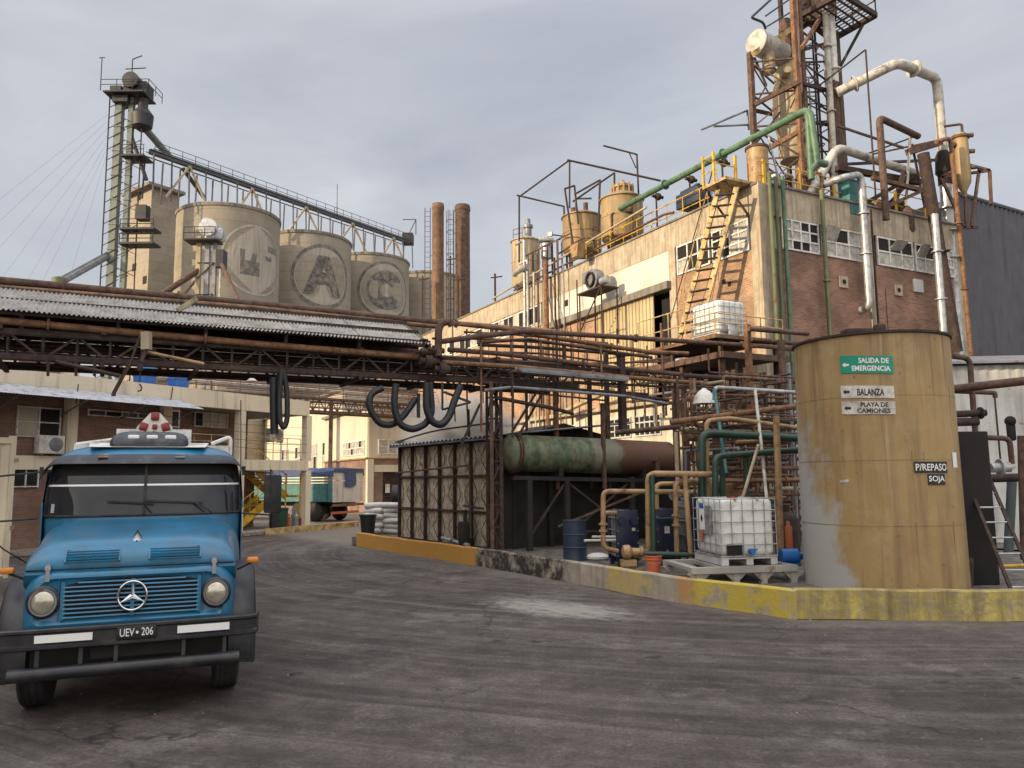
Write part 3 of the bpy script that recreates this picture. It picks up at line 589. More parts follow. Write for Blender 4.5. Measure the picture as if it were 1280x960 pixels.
# stairs under the gallery
stp = []
def flight(p, q, w=.8):
    b = MB()
    for o in (0, -w): b.bar(p+DN*o, q+DN*o, .05, .3)
    s_ = kb(b, 'stringer', M['yellow'])
    t = MB(); n = 9
    for i in range(n): c = p.lerp(q, (i+.5)/n)-DN*(w/2); t.box(c+Z*.04, (.24, w-.06, .03), (DD, DN, Z))
    t.build('tread', M['yellow']).parent = s_
    h = MB(); h.tube([p+Z*.9, q+Z*.9], .02, 6); h.tube([p+Z*.5, q+Z*.5], .015, 6)
    for i in range(5): c = p.lerp(q, i/4); h.tube([c, c+Z*.9], .016, 6)
    h.build('handrail', M['yellow']).parent = s_
def lp(px, py, off): q, z = lq(px, py, off); return lb(q, z, off)
flight(lp(302, 655, -.35), lp(340, 622, -.35)); flight(lp(358, 621, -1.0), lp(322, 589, -1.0))
b = MB(); c = lp(365, 620, -.9); b.box(c, (.75, 1.3, .08), (DD, DN, Z)); kb(b, 'stair_landing', M['yellow'])
b = MB()
for o in (-.3, -1.5):
    for px in (357, 375): c = lp(px, 620, o); b.bar(V((c.x, c.y, .1)), c+Z*.95, .05)
kb(b, 'landing_post', M['yellow'])
keep(ob, *kids)
def ac_unit(px, py, off, label):
    q, z = lq(px, py, off); r = empty('air_conditioner', label, 'air conditioner', tuple(lb(q, z, off)), math.atan2(DD.y, DD.x))
    b = MB(); b.rbox((0, -.16, 0), (.80, .30, .56), .02); b.build('casing', M['white_paint'], r)
    b = MB(); b.lathe((.12, -.312, 0), [(.0, .012), (.2, .012), (.22, 0), (.22, -.01)], 20, -Y1); b.build('fan_grille', M['grey_steel'], r)
    b = MB(); b.bar((-.3, 0, -.3), (-.3, -.34, -.3), .04); b.bar((.3, 0, -.3), (.3, -.34, -.3), .04); b.build('bracket', M['grey_steel'], r)
ac_unit(58, 556, -.1, 'white air conditioner on the brick wall under the curtained office window')
ac_unit(340, 544, -1.75, 'white air conditioner on the gallery wall beside the hanging hoses')
# pavement and kerbs in front of the office
b = MB(); pts = [lb(-2.5, .02, -2), lb(-.3, .02, .9), lb(30, .02, .9), lb(30, .02, -8.2), lb(0, .02, -8.2)]; b.prism(pts, (0, 0, .12)); tag(b.build('pavement', M['pavement_m'], smooth=0), kind='structure')
b = MB(); b.prism([lb(3.2, .0, 1.0), lb(-2.2, .0, 1.0), lb(-2.6, .0, .6), lb(3.2, .0, .93)], (0, 0, .24)); tag(b.build('kerb', M['yellow_old'], smooth=0), kind='structure')
# loose things at the stair
for px, top in ((342, 603),):
    p = lp(px, 653, .05); p.z = .14; b = MB(); h = 1.75 if px < 335 else 1.8
    b.lathe(p, [(.15, 0), (.18, .15), (.16, .6), (.19, 1.1), (.15, 1.5), (.1, h), (.02, h+.03)], 12)
    tag(b.build('rolled_net', M['bin_black'], org=tuple(p)), 'tall dark roll standing between the yellow stairs and the green bin', 'roll')
p = lp(351, 652, -.1); p.z = .14; r = empty('waste_bin', 'dark green waste bin under the yellow stair landing', 'bin', tuple(p), .4)
b = MB(); b.loft([[V((x*s, y*s, z)) for x, y in ((-1, -1), (1, -1), (1, 1), (-1, 1))] for s, z in ((.2, 0), (.26, .75))]); b.build('body', M['green_pipe'], r)
b = MB(); b.rbox((0, 0, .79), (.56, .56, .07), .02); b.build('lid', M['green_pipe'], r)
for i, (px, mk, h, nm) in enumerate(((361, 'orange_plastic', .55, 'orange'), (365, 'teal', .5, 'teal'), (370, 'galv', .6, 'grey'), (373, 'red_lens', .45, 'dark red'))):
    p = lp(px, 650, -.3); p.z = .14; b = MB(); b.lathe(p, [(.11, 0), (.12, .05), (.12, h*.75), (.05, h*.88), (.05, h)], 12)
    tag(b.build('canister', M[mk], org=tuple(p)), nm+' canister in the row under the stair landing', 'canister', 'canisters under the stair')
# water tanks on the office roof
for px, py, nm in ((174, 478, 'beside the lifting davit'), (216, 482, 'standing apart from the davit on the office roof')):
    q, z = lq(px, py, -1.2); p = lb(q, 5.2, -.9); r = empty('water_tank', 'blue plastic water tank '+nm, 'water tank', tuple(p), math.atan2(DD.y, DD.x), 'blue tanks on the office roof')
    b = MB(); b.rbox((0, 0, .5), (.62, .55, 1.0), .1, 3); b.rbox((0, 0, .32), (.65, .58, .08), .03); b.rbox((0, 0, .7), (.65, .58, .08), .03); b.build('body', M['plastic_blue'], r)
    b = MB(); b.lathe((0, 0, 1.09), [(.16, -.1), (.16, -.04), (.02, -.03)], 16); b.build('lid', M['plastic_blue'], r)
# thin rods and wires on the parapet
for i, (px, y0, y1) in enumerate(((95, 505, 480), (213, 503, 484), (301, 640, 500))):
    a_, c_ = lp(px, y0, .25), lp(px+3 if i < 2 else px, y1, .25)
    b = MB(); b.tube([a_, c_], .02, 6); tag(b.build('conduit', M['rust_dark']), ('thin rod tilted against the parapet above the awning middle', 'thin rod tilted against the parapet at the awning end', 'thin dark conduit running down the gallery column')[i], 'conduit')
for i in range(4):
    a_, c_ = lb(.3, 4.3-i*.35, .2), lb(9.5, 4.5-i*.22, .2)
    b = MB(); b.tube([a_, a_.lerp(c_, .5)-Z*.12, c_], .008, 5, .8); tag(b.build('cable', M['rubber']), 'thin cable strung across the front of the gallery', 'cable', 'cables across the gallery')
# ---------------------------------------------------------------- far yard: teal truck, brick hall, cream hall, sacks
T0 = atZ(415, 653); TA = V((-.87, .49, 0)).normalized(); TB = V((.49, .87, 0)).normalized()
r = empty('cargo_truck', 'far teal cargo truck with white tailgate and blue tarpaulin over its top', 'truck', tuple(T0), math.atan2(TB.y, TB.x))   # x across the tail, y forward (away)
b = MB(); b.box((1.12, 3.2, 1.45), (2.24, 6.4, .9)); b.build('cargo_body', M['teal'], r)
b = MB()
for k in range(5): b.box((-.01, .4+k*1.4, 1.45), (.05, .08, .92))
for k in range(4): b.box((.0, 3.2, 2.0+k*.14), (.04, 6.4, .09))
b.build('side_slats', M['teal'], r)
b = MB(); b.box((1.12, -.03, 1.5), (2.24, .07, 1.05)); b.box((1.12, -.04, 2.28), (2.24, .05, .42)); b.build('tailgate', M['white_metal'], r)
b = MB(); b.box((1.12, -.06, .83), (2.26, .1, .12)); b.build('rear_beam', M['tan_pipe_dull'], r)
b = MB(); b.box((1.12, .15, .45), (2.0, .08, .12)); b.build('bumper', M['orange_plastic'], r)
tv = MB(); rg = []
for j in range(14):
    y = -.1+6.6*j/13; rg.append([V((x, y, z+.04*math.sin(j*1.7+i*1.3))) for i, (x, z) in enumerate(((-.06, 2.28), (-.05, 2.5), (.2, 2.62), (.7, 2.68), (1.2, 2.7), (1.8, 2.64), (2.2, 2.5), (2.3, 2.3)))])
tv.loft(rg, False, False); tv.box((1.12, -.1, 2.55), (2.2, .03, .2)); tv.loft([[V((.75+.03*math.sin(i), -.12-.02*(i % 2), z)) for i, z in enumerate((2.6, 2.3, 2.0, 1.75))], [V((1.2, -.15+.02*(i % 2), z)) for i, z in enumerate((2.6, 2.25, 1.9, 1.68))], [V((1.65-.05*(i % 2), -.12, z)) for i, z in enumerate((2.6, 2.3, 2.05, 1.8))]], False, False); tv.build('tarpaulin', M['tarp_blue'], r)
for x in (.25, 1.99):
    for y in (1.3, 2.4, 8.0): b = MB(); b.lathe((x-.14, y, .5), [(.25, 0), (.46, .02), (.5, .06), (.5, .22), (.46, .26), (.25, .28)], 18, X1); b.build('wheel', M['rubber'], r)
b = MB(); b.box((1.12, 4.2, .85), (1.0, 8.6, .2)); b.build('chassis', M['black_steel'], r)
b = MB(); b.rbox((1.12, 7.6, 1.7), (2.2, 1.7, 1.9), .15); b.build('cab', M['teal'], r)
def hall(name, label, c0, la, lbn, zt, parts):
    r = empty(name, label, 'building', tuple(c0)); ks = []
    for nm, m, fn in parts: b = MB(); fn(b); ks.append(b.build(nm, M[m]))
    return r, ks
c0 = atZ(459, 641)
def ha(t, z, o=0): return c0 + A*t - B*o + Z*z
def hb(t, z, o=0): return c0 + B*t - A*o + Z*z
def P1(b): b.hbox(ha(.1, 0, -.15), ha(11, 0, -.15), .3, 0, 3.45); b.hbox(hb(.1, 0, -.15), hb(1.0, 0, -.15), .3, 0, 3.45); b.hbox(hb(4.2, 0, -.15), hb(14, 0, -.15), .3, 0, 3.45); b.hbox(hb(1, 0, -.15), hb(4.2, 0, -.15), .3, 2.9, 3.45)
def P2(b): b.hbox(ha(.05, 0, -.15), ha(11, 0, -.15), .34, 3.45, 6.6); b.hbox(hb(.05, 0, -.15), hb(14, 0, -.15), .34, 3.45, 6.6); b.box(hb(.15, 1.7, -.05), (.4, .4, 3.4), (B, A, Z)); b.hbox(hb(.4, 0, .03), hb(4.5, 0, .03), .1, 2.55, 3.0); b.hbox(hb(4.2, 0, .03), hb(4.5, 0, .03), .1, 0, 2.55)
def P3(b): b.sheet(hb(1.0, 0, -.1), Z*2.6, B*3.2, 22, .02, -A)
def P4(b): b.tube([ha(11, 3.42, .12), ha(-.2, 3.42, .12)], .06); b.tube([hb(-.1, 3.42, .12), hb(14, 3.42, .12)], .06)
def P5(b): b.prism([ha(0, 6.6, .3), ha(11, 6.6, .3), ha(11, 6.6, -12)+B*0, hb(14, 6.6, .3)], (0, 0, .2))
r, ks = hall('brick_hall', 'far brick hall with a brown roller door and a pale window band', c0, 11, 14, 6.6, [('brick_wall', 'brick_far', P1), ('upper_wall', 'cream_far', P2), ('roller_door', 'rust_dark', P3), ('orange_pipe', 'tan_pipe', P4), ('roof', 'concrete_dark', P5)])
ks.append(window(ha, A, -B, .6, 5.5, 3.7, 4.6, 8, 2, dark=((1, 1), (4, 0), (5, 1)), depth=.05)); ks.append(window(hb, B, -A, .7, 6.2, 3.7, 4.6, 9, 2, dark=((2, 1), (6, 1), (6, 0)), depth=.05))
b = MB(); b.box(hb(1.3, 1.5, .08), (.3, .02, .55), (B, A, Z)); ks.append(b.build('door_notice', M['sign_white']))
keep(r, *ks)
c1 = atZ(436, 637) + A*1.5
def ca(t, z, o=0): return c1 + A*t - B*o + Z*z
def Q1(b): b.hbox(ca(0, 0, -.15), ca(34, 0, -.15), .3, 0, 8.6); b.hbox(ca(0, 0, -.15), ca(0, 0, -8), .3, 0, 8.6)
def Q2(b): b.prism([ca(-.3, 8.6, .3), ca(34, 8.6, .3), ca(34, 8.6, -8), ca(-.3, 8.6, -8)], (0, 0, .2))
r, ks = hall('cream_hall', 'sunlit cream hall with tall windows at the far end of the yard', c1, 0, 0, 0, [('wall', 'cream_far', Q1), ('roof', 'concrete_dark', Q2)])
for s in (3, 8, 13, 19): ks.append(window(ca, A, -B, s, s+3, 3.0, 5.0, 3, 2, dark=((0, 0), (2, 1)), depth=.05))
keep(r, *ks)
# sacks, drum and bin by the panel tank's far end
SB = V((-4.55, 26.6, FLZ))
rnd = random.Random(4)
for k in range(12):
    i, j = k % 2, k//2
    p = SB+V((i*.62+rnd.uniform(-.06, .06)-.1, rnd.uniform(-.1, .1), .1+j*.17)); b = MB(); b.rbox((0, 0, 0), (.66, .5, .18), .085, 3)
    o = b.build('sack', M['sack']); o.location = p; o.rotation_euler = (rnd.uniform(-.08, .08), rnd.uniform(-.1, .1), rnd.uniform(-.25, .25))
    tag(o, ['lowest', 'second', 'third', 'fourth', 'fifth', 'topmost'][j]+' white sack of the stack, '+('its end away from the panel tank' if i == 0 else 'its end against the panel tank'), 'sack', 'white sacks stacked by the panel tank')
p = V((-4.72, 25.75, FLZ)); r = empty('rubbish_bin', 'black open plastic bin in front of the white sacks', 'bin', tuple(p))
b = MB(); b.lathe((0, 0, 0), [(.2, 0), (.26, .62), (.29, .64), (.29, .68), (.24, .68), (.19, .05)], 16); b.build('body', M['bin_black'], r)
b = MB(); b.box((.0, -.0, .72), (.9, .5, .02), (V((1, .1, .12)).normalized(), V((-.1, 1, 0)).normalized(), Z)); tag(b.build('cardboard_sheet', M['tan_pipe_dull'], org=tuple(p)), 'torn brown cardboard lying on top of the black bin', 'cardboard').location = p+V((-.25, 0, .02))
p = V((-4.2, 28.3, FLZ)); r = empty('steel_vessel', 'dark round steel vessel lying behind the white sacks', 'vessel', tuple(p))
b = MB(); b.lathe((-.1, 0, 1.25), [(.1, -.05), (.36, 0), (.36, 1.6), (.1, 1.65)], 18, X1); b.cone((.25, 0, 1.6), (.25, 0, 1.8), .1); b.build('body', M['black_steel'], r)
b = MB(); b.box((.2, 0, .45), (.1, .6, .9)); b.box((1.2, 0, .45), (.1, .6, .9)); b.build('saddle', M['black_steel'], r)
# ---------------------------------------------------------------- silos
SILO = [(-32.2, 87, atY(275, 252, 81.4).z), (-26.5, 99.5, atY(381, 287, 94).z), (-20.4, 111, atY(467, 315, 105.5).z), (-13.4, 122, atY(545, 338, 116.5).z)]
SR = 5.6
def decal(name, c, phi0, zc, quads, m, off=.03, rad=SR):
    """quads: lists of (x,z) corners in metres on the unrolled wall"""
    b = MB()
    for q in quads:
        vs = []
        for x, z in q: a = phi0 + x/rad; vs.append((c[0]+(rad+off)*math.sin(a), c[1]-(rad+off)*math.cos(a), zc+z))
        b.add(vs, [tuple(range(len(vs)))])
    return b.build(name, m, smooth=0)
def ringq(r0, r1, a0=0, a1=360, n=60, sx=1, cx=0, cz=0):
    o = []
    for i in range(n):
        a, c_ = R(a0+(a1-a0)*i/n), R(a0+(a1-a0)*(i+1)/n)
        o.append([(cx+sx*r1*math.cos(a), cz+r1*math.sin(a)), (cx+sx*r1*math.cos(c_), cz+r1*math.sin(c_)), (cx+sx*r0*math.cos(c_), cz+r0*math.sin(c_)), (cx+sx*r0*math.cos(a), cz+r0*math.sin(a))])
    return o
def gridq(f, nx, nz):     # f(u,v)->(x,z)
    return [[f(i/nx, j/nz), f((i+1)/nx, j/nz), f((i+1)/nx, (j+1)/nz), f(i/nx, (j+1)/nz)] for i in range(nx) for j in range(nz)]
def leg(x0, x1, w, z0, z1): return gridq(lambda u, v: (x0+(x1-x0)*v+w*(u-.5), z0+(z1-z0)*v), 3, 6)
nm = ['nearest concrete silo with a faded pale roundel', 'concrete silo painted with a ringed letter A', 'concrete silo painted with a ringed letter C', 'far plain concrete silo behind the two rusty chimneys']
for i, (x, y, zt) in enumerate(SILO):
    r = empty('grain_silo', nm[i], 'silo', (x, y, 0), 0, 'concrete silos in a row'); ks = []
    b = MB(); prof = []
    zz_ = 0
    while zz_ < zt-.5: prof.append((SR+.012*((int(zz_/1.5)) % 2), zz_)); zz_ += 1.5
    b.lathe((x, y, 0), prof+[(SR, zt-.35)], 72); ks.append(b.build('wall', M['silo']))
    b = MB(); b.lathe((x, y, zt-.36), [(SR+.1, 0), (SR+.14, .3), (SR+.02, .42), (.1, .9)], 72); ks.append(b.build('roof', M['concrete_dark']))
    f0 = math.atan2(-x, y)*1.0    # direction towards the viewer, as an angle from -Y
    f0 = math.atan2(-x, y)
    if i == 0:
        zc = 26.0; ks.append(decal('painted_roundel', (x, y), f0+R(32), zc, gridq(lambda u, v: ((u-.5)*2*3.4*math.sin(math.pi*(v*.96+.02)), (v-.5)*7.6), 10, 14), M['patch_grey'])); ks.append(decal('painted_ring', (x, y), f0+R(32), zc, ringq(3.7, 3.95), M['patch_grey'], .035))
        ks.append(decal('faded_mark', (x, y), f0+R(24), zc, leg(0, 0, 2.2, -1.8, -.2)+leg(-.9, -.9, .5, -.2, 1.0)+leg(.3, .5, .6, -.2, .7), M['ring_grey'], .045)); ks.append(decal('faded_mark', (x, y), f0+R(24), zc, leg(2.4, 2.4, 1.0, .3, .75), M['ring_grey'], .045)); ks.append(decal('faded_mark', (x, y), f0+R(24), zc, leg(3.1, 3.1, 1.6, 1.3, 2.0), M['ring_grey'], .045))
    if i == 1:
        zc = atY(400, 343, 94).z; a = f0+R(21); ks.append(decal('painted_disc', (x, y), a, zc, ringq(0.02, 3.6), M['patch_grey'])); ks.append(decal('painted_ring', (x, y), a, zc, ringq(3.6, 4.05), M['ring_grey'], .035))
        ks.append(decal('painted_letter', (x, y), a, zc, leg(-1.9, -.1, 1.25, -2.4, 2.6)+leg(1.9, .1, 1.25, -2.4, 2.6)+gridq(lambda u, v: ((u-.5)*2.6, -1.1+v*1.6), 6, 2), M['letter_grey'], .045))
    if i == 2:
        zc = atY(480, 361, 105.5).z; a = f0+R(24); ks.append(decal('painted_disc', (x, y), a, zc, ringq(.02, 3.7), M['patch_grey'])); ks.append(decal('painted_ring', (x, y), a, zc, ringq(3.7, 4.1), M['ring_grey'], .035))
        ks.append(decal('painted_letter', (x, y), a, zc, ringq(.95, 2.8, 34, 326, 44), M['letter_grey'], .045))
    keep(r, *ks)
# square work tower beside the first silo
c = atY(190, 235, 97.0); zt = c.z; c = V((c.x, 97, 0)); ta = V((-.8, .6, 0)); tb = V((.6, .8, 0))
r = empty('work_tower', 'square concrete tower with small windows beside the nearest silo', 'tower', tuple(c)); ks = []
b = MB(); b.box(c+ta*2.85+tb*1.8+Z*zt/2, (5.7, 3.6, zt), (ta, tb, Z)); ks.append(b.build('wall', M['silo']))
b = MB(); b.box(c+ta*2.6+tb*1.6+Z*(zt+.25), (7.0, 5.0, .4), (ta, tb, Z)); ks.append(b.build('roof', M['concrete_dark']))
for px, py in ((174, 246), (185, 263), (168, 334), (181, 350)):
    p = plane(px, py, c, -tb, 0) if px < 189 else plane(px, py, c, ta*-1, 0); b = MB(); b.box(p, (.9, .1, 1.0), (ta, tb, Z)); ks.append(b.build('window', M['void']))
keep(r, *ks)
# ---------------------------------------------------------------- bucket elevators
def rails(b, pts, h=1.1, r_=.03, n=2, post=1.5):
    for k in range(n): b.tube([p+Z*h*(k+1)/n for p in pts], r_, 5, .02)
    for a_, c_ in zip(pts, pts[1:]):
        m_ = max(1, int((c_-a_).length/post))
        for i in range(m_+1): q = a_.lerp(c_, i/m_); b.tube([q, q+Z*h], r_, 5)
ex = atY(144.5, 240, 79).x; ex2 = atY(159.5, 240, 79).x; ez = atY(150, 122, 79).z
r = empty('bucket_elevator', 'tall green twin-legged bucket elevator with machine head, taller than the silos', 'elevator', (ex, 79, 0)); ks = []
for x, w_, m in ((ex, .72, 'elevator_green'), (ex2, .5, 'elevator_green')):
    b = MB(); b.box((x, 79, ez/2), (w_, w_, ez))
    for k in range(16): b.box((x, 79, 2+k*ez/16), (w_+.12, w_+.12, .12))
    ks.append(b.build('leg', M[m]))
b = MB()
for dx in (-.9, 2.6): b.tube([(ex+dx, 78.6, 0), (ex+dx, 78.6, ez)], .07, 5)
for k in range(36): z = 1+k*ez/37; b.bar((ex-.9, 78.6, z), (ex+.9, 78.6, z+1), .06); b.bar((ex+.6, 78.6, z), (ex+2.6, 78.6, z+(1 if k % 2 else -1)), .06)
ks.append(b.build('lattice', M['rust_dark']))
b = MB(); b.box((ex+1.0, 79, ez), (4.2, 3.0, .15)); b.box((ex+.4, 79, ez-.5), (1.6, 1.8, .7)); pl_ = [V((ex-1.3, 77.4, ez+.1)), V((ex+3.7, 77.4, ez+.1)), V((ex+3.7, 80.6, ez+.1))]; rails(b, pl_, 1.1, .04); ks.append(b.build('head_platform', M['black_steel']))
b = MB(); b.lathe((ex+1.6, 78.2, ez+1.35), [(.1, -.6), (.85, -.55), (.85, 1.1), (.1, 1.15)], 18, Y1); b.box((ex+1.9, 79, ez+.7), (2.4, 1.8, 1.3)); b.box((ex-.2, 79, ez+.5), (1.2, 1.4, 1)); ks.append(b.build('head_machine', M['black_steel']))
b = MB(); b.tube([(ex+1.1, 79, ez+1.5), (ex+1.1, 79, ez+4.3)], .06, 5); b.tube([(ex+.4, 79, ez+3.2), (ex+2.6, 79, ez+3.3)], .06, 5); b.tube([(ex-1.3, 77.4, ez), (ex-1.3, 77.4, ez+3.6)], .05, 5); b.tube([(ex-1.6, 77.4, ez+3.6), (ex-1, 77.4, ez+3.6)], .05, 5); b.tube([(ex+1.1, 79, ez+4.3), (ex+2.1, 79, ez+4.7)], .06, 5); ks.append(b.build('mast', M['black_steel']))
b = MB(); b.lathe((ex2+1.2, 79, ez-3.8), [(.3, 0), (1.0, .5), (1.1, 1.8), (.5, 2.6), (.5, 3.6)], 14); ks.append(b.build('transfer_hopper', M['black_steel'])); b = MB(); b.box((ex2+.8, 79, ez-6.8), (2.4, 2.2, .2)); rails(b, [V((ex2-.4, 77.9, ez-6.7)), V((ex2+2, 77.9, ez-6.7))], 1.0, .04); ks.append(b.build('hopper_platform', M['black_steel']))
b = MB()
for z in (atY(165, 290, 79).z, atY(165, 308, 79).z): b.box((ex2+1.7, 78.6, z), (3.6, 1.8, .2)); rails(b, [V((ex2, 77.8, z)), V((ex2+3.4, 77.8, z))], 1.0, .05)
b.box((ex2+1.9, 78.6, z+3.4), (1.1, 1.1, 1.5)); ks.append(b.build('service_platform', M['black_steel']))
keep(r, *ks)
for i, (p, q, rr) in enumerate(((atY(172, 150, 79), atY(212, 196, 84), .38), (atY(160, 158, 79), atY(183, 225, 79), .2), (atY(228, 210, 86), atY(256, 248, 88), .25))):
    b = MB(); b.tube([p, q], rr, 10); tag(b.build('chute', M['black_steel' if i else 'elevator_green']), ('greenish chute sloping from the elevator head to the silo gantry', 'thin dark chute falling from elevator head to the square tower', 'dark chute dropping from the gantry to the first silo roof')[i], 'chute')
for i in range(7):
    p = V((ex-1, 78.6, ez-2-i*.8)); q = V((-75+i*4, 62+i*3, 0 if i < 5 else 6)); b = MB(); b.tube([p, p.lerp(q, .5)-Z*1.5, q], .011, 4, 8); tag(b.build('guy_wire', M['grey_steel']), 'thin guy wire slanting down from the tall elevator', 'wire', 'guy wires of the elevator')
b = MB(); p, q = atY(70, 356, 70), atY(135, 320, 79); b.tube([p, q], .35, 8); b.tube([p+Z*.5, q+Z*.5], .06, 5); tag(b.build('conveyor_tube', M['grey_steel']), 'sloping grey conveyor tube reaching the foot of the elevator', 'conveyor')
p = atY(74, 352, 68); b = MB(); b.lathe((p.x, 68, 0), [(.6, 0), (.6, p.z+.3), (.1, p.z+.5)], 14); tag(b.build('green_drum', M['green_faded']), 'pale green drum at the lower end of the sloping conveyor', 'drum')
dm('gantry_grey', (.075, .08, .085), .7, var=.3, rust=.15)
# gantry over the silos
G0 = atY(187, 190, 80); G1 = atY(510, 303, 116)
r = empty('silo_gantry', 'long dark conveyor gantry running over the silo tops on trestles', 'gantry', (G0.x, G0.y, 0)); ks = []
d = (G1-G0).normalized(); sd = V((d.y, -d.x, 0)).normalized()
b = MB(); b.bar(G0, G1, .35, .4)
for o in (-.7, .7): b.bar(G0+sd*o-Z*.3, G1+sd*o-Z*.3, .08, .12); b.bar(G0+sd*o+Z*.2, G1+sd*o+Z*.2, .06, .08)
b.bar(G0-Z*.28+sd*.45, G1-Z*.28+sd*.45, .4, .04); ks.append(b.build('conveyor', M['gantry_grey']))
b = MB(); b.bar(G0+Z*.3, G1+Z*.3, .5, .06); ks.append(b.build('cover', M['grey_steel']))
b = MB(); rails(b, [G0+sd*.95-Z*.2, G1+sd*.95-Z*.2], 1.1, .035, 2, 1.6); ks.append(b.build('railing', M['black_steel']))
b = MB(); tr = MB(); n = 20
for i in range(n+1):
    p = G0.lerp(G1, i/n); zb = min((abs(p.x-s[0])+abs(p.y-s[1]), s[2]) for s in SILO)[1]+.3
    for o in (-.8, .8): b.bar(p+sd*o-Z*.4, V((p.x+sd.x*o*1.2, p.y+sd.y*o*1.2, zb-.2)), .14)
    if i % 4 == 2:
        q1_, q2_ = G0.lerp(G1, (i-1.3)/n), G0.lerp(G1, (i+1.3)/n)
        for q in (q1_, q2_): tr.bar(V((p.x, p.y, p.z-.4))+sd*.85, V((q.x+sd.x*.9, q.y+sd.y*.9, zb)), .2)
ks.append(b.build('trestle', M['gantry_grey'])); ks.append(tr.build('pale_brace', M['cream_tank']))
b = MB(); b.box(G1+Z*.5, (1.6, 1.6, 1.6)); b.tube([G1+Z*1, G1+Z*3.6+X1*1.2, G1+Z*3.6-X1*.8], .07, 5); b.tube([G1+Z*1.2+X1*1.2, G1+Z*3.6+X1*1.2], .07, 5); ks.append(b.build('drive_head', M['black_steel']))
keep(r, *ks)
b = MB(); p = atY(421, 272, 105); b.tube([p, V((p.x, p.y, atY(421, 230, 105).z))], .06, 5); b.tube([p, p+Z*1.6], .12, 5); tag(b.build('lightning_rod', M['grey_steel']), 'thin lightning rod rising behind the silo gantry', 'lightning rod')
# small elevator head in front of the first silo
sx = atY(262, 330, 52).x; sz = atY(260, 296, 52).z
r = empty('bucket_elevator', 'small grey bucket elevator with rounded head in front of the nearest silo', 'elevator', (sx, 52, 0)); ks = []
for dx in (-.75, -.15, .35): b = MB(); b.box((sx+dx, 52, sz/2), (.3 if dx != .35 else .22, .3, sz)); ks.append(b.build('leg', M['cream_tank' if dx == -.75 else 'grey_steel']))
b = MB(); b.tube([(sx+.75, 52, 6), (sx+.75, 52, sz-2)], .09, 6); ks.append(b.build('pipe_leg', M['lagging']))
b = MB(); b.lathe((sx, 51.4, sz+.5), [(.1, 0), (.62, .03), (.62, 1.1), (.1, 1.13)], 16, Y1); b.rbox((sx+.35, 52, sz+.1), (1.3, .9, .9), .2); b.ball((sx-.35, 52, sz+1.0), .35); ks.append(b.build('head', M['galv']))
b = MB(); b.box((sx-.4, 51.8, sz-.4), (2.2, 1.4, .1)); rails(b, [V((sx-1.5, 51.2, sz-.35)), V((sx+.6, 51.2, sz-.35))], .8, .03, 2, .7); b.box((sx+.8, 52, sz-1.6), (.5, .8, 1.2)); ks.append(b.build('platform', M['black_steel']))
b = MB()
for k in range(9): b.bar((sx-.75, 51.8, 8+k*1.1), (sx+.35, 51.8, 9.1+k*1.1 if k % 2 else 8+k*1.1), .06)
ks.append(b.build('brace', M['rust_dark']))
keep(r, *ks)
for i, (p, q, rr, m) in enumerate(((atY(248, 338, 52), atY(196, 372, 50), .2, 'rust'), (atY(275, 325, 52), atY(300, 380, 49), .13, 'rust'), (atY(243, 352, 53), atY(220, 380, 50), .1, 'rust'))):
    b = MB(); b.tube([p, q], rr, 8); tag(b.build('spout', M[m]), ('thick brown spout sloping towards the square tower from the small elevator', 'brown spout sloping away from the square tower below the small elevator', 'thin brown spout low under the thick spout of the small elevator')[i], 'spout')
# ---------------------------------------------------------------- chimneys
dm('chimney_rust', (.19, .11, .065), .8, var=.35, scale=1.2, dirt=.25, dirtcol=(.09, .05, .035), streak=.3, streakcol=(.10, .055, .035))
def chimney(px, py, w_px, y, m, label, ladder_left):
    p = atY(px, py, y); rr = w_px/2/F*y; r = empty('chimney', label, 'chimney', (p.x, y, 0)); x = p.x; zt = p.z
    b = MB(); b.lathe((x, y, 0), [(rr*1.1, 0), (rr*1.05, zt*.5), (rr*1.07, zt*.5+.02), (rr*1.07, zt*.5+.2), (rr, zt*.5+.22), (rr, zt-.5), (rr*1.08, zt-.45), (rr*1.08, zt-.2), (rr*1.0, zt), (rr*.9, zt), (rr*.9, zt-1)], 24); k1 = b.build('stack', M[m])
    lx = x-rr-.35; b = MB(); b.tube([(lx-.2, y, 4), (lx-.2, y, zt-.3)], .03, 5); b.tube([(lx+.2, y, 4), (lx+.2, y, zt-.3)], .03, 5)
    for k in range(int((zt-4)/.4)): b.tube([(lx-.2, y, 4+k*.4), (lx+.2, y, 4+k*.4)], .015, 4)
    for k in range(int((zt-4)/2.4)): b.tube([(lx+.2, y, 4.5+k*2.4), (x, y, 4.5+k*2.4)], .025, 4)
    k2 = b.build('ladder', M['rust_dark']); ks = [k1, k2]
    if ladder_left:
        b = MB()
        for k in range(int((zt-6)/.9)):
            z = 6+k*.9; b.tube([(lx-.25, y, z), (lx-.3, y-.5, z), (lx, y-.7, z), (lx+.3, y-.5, z), (lx+.25, y, z)], .022, 4, .15)
        for dx, dy in ((-.3, -.5), (0, -.68), (.3, -.5)): b.tube([(lx+dx, y+dy, 6), (lx+dx, y+dy, zt-.6)], .022, 4)
        ks.append(b.build('ladder_cage', M['rust_dark']))
    keep(r, *ks)
chimney(547.5, 255, 15, 58, 'chimney_rust', 'slimmer orange-brown steel chimney of the pair', False)
chimney(578, 257, 19, 60, 'rust', 'thicker dark brown steel chimney with caged ladder behind it', True)
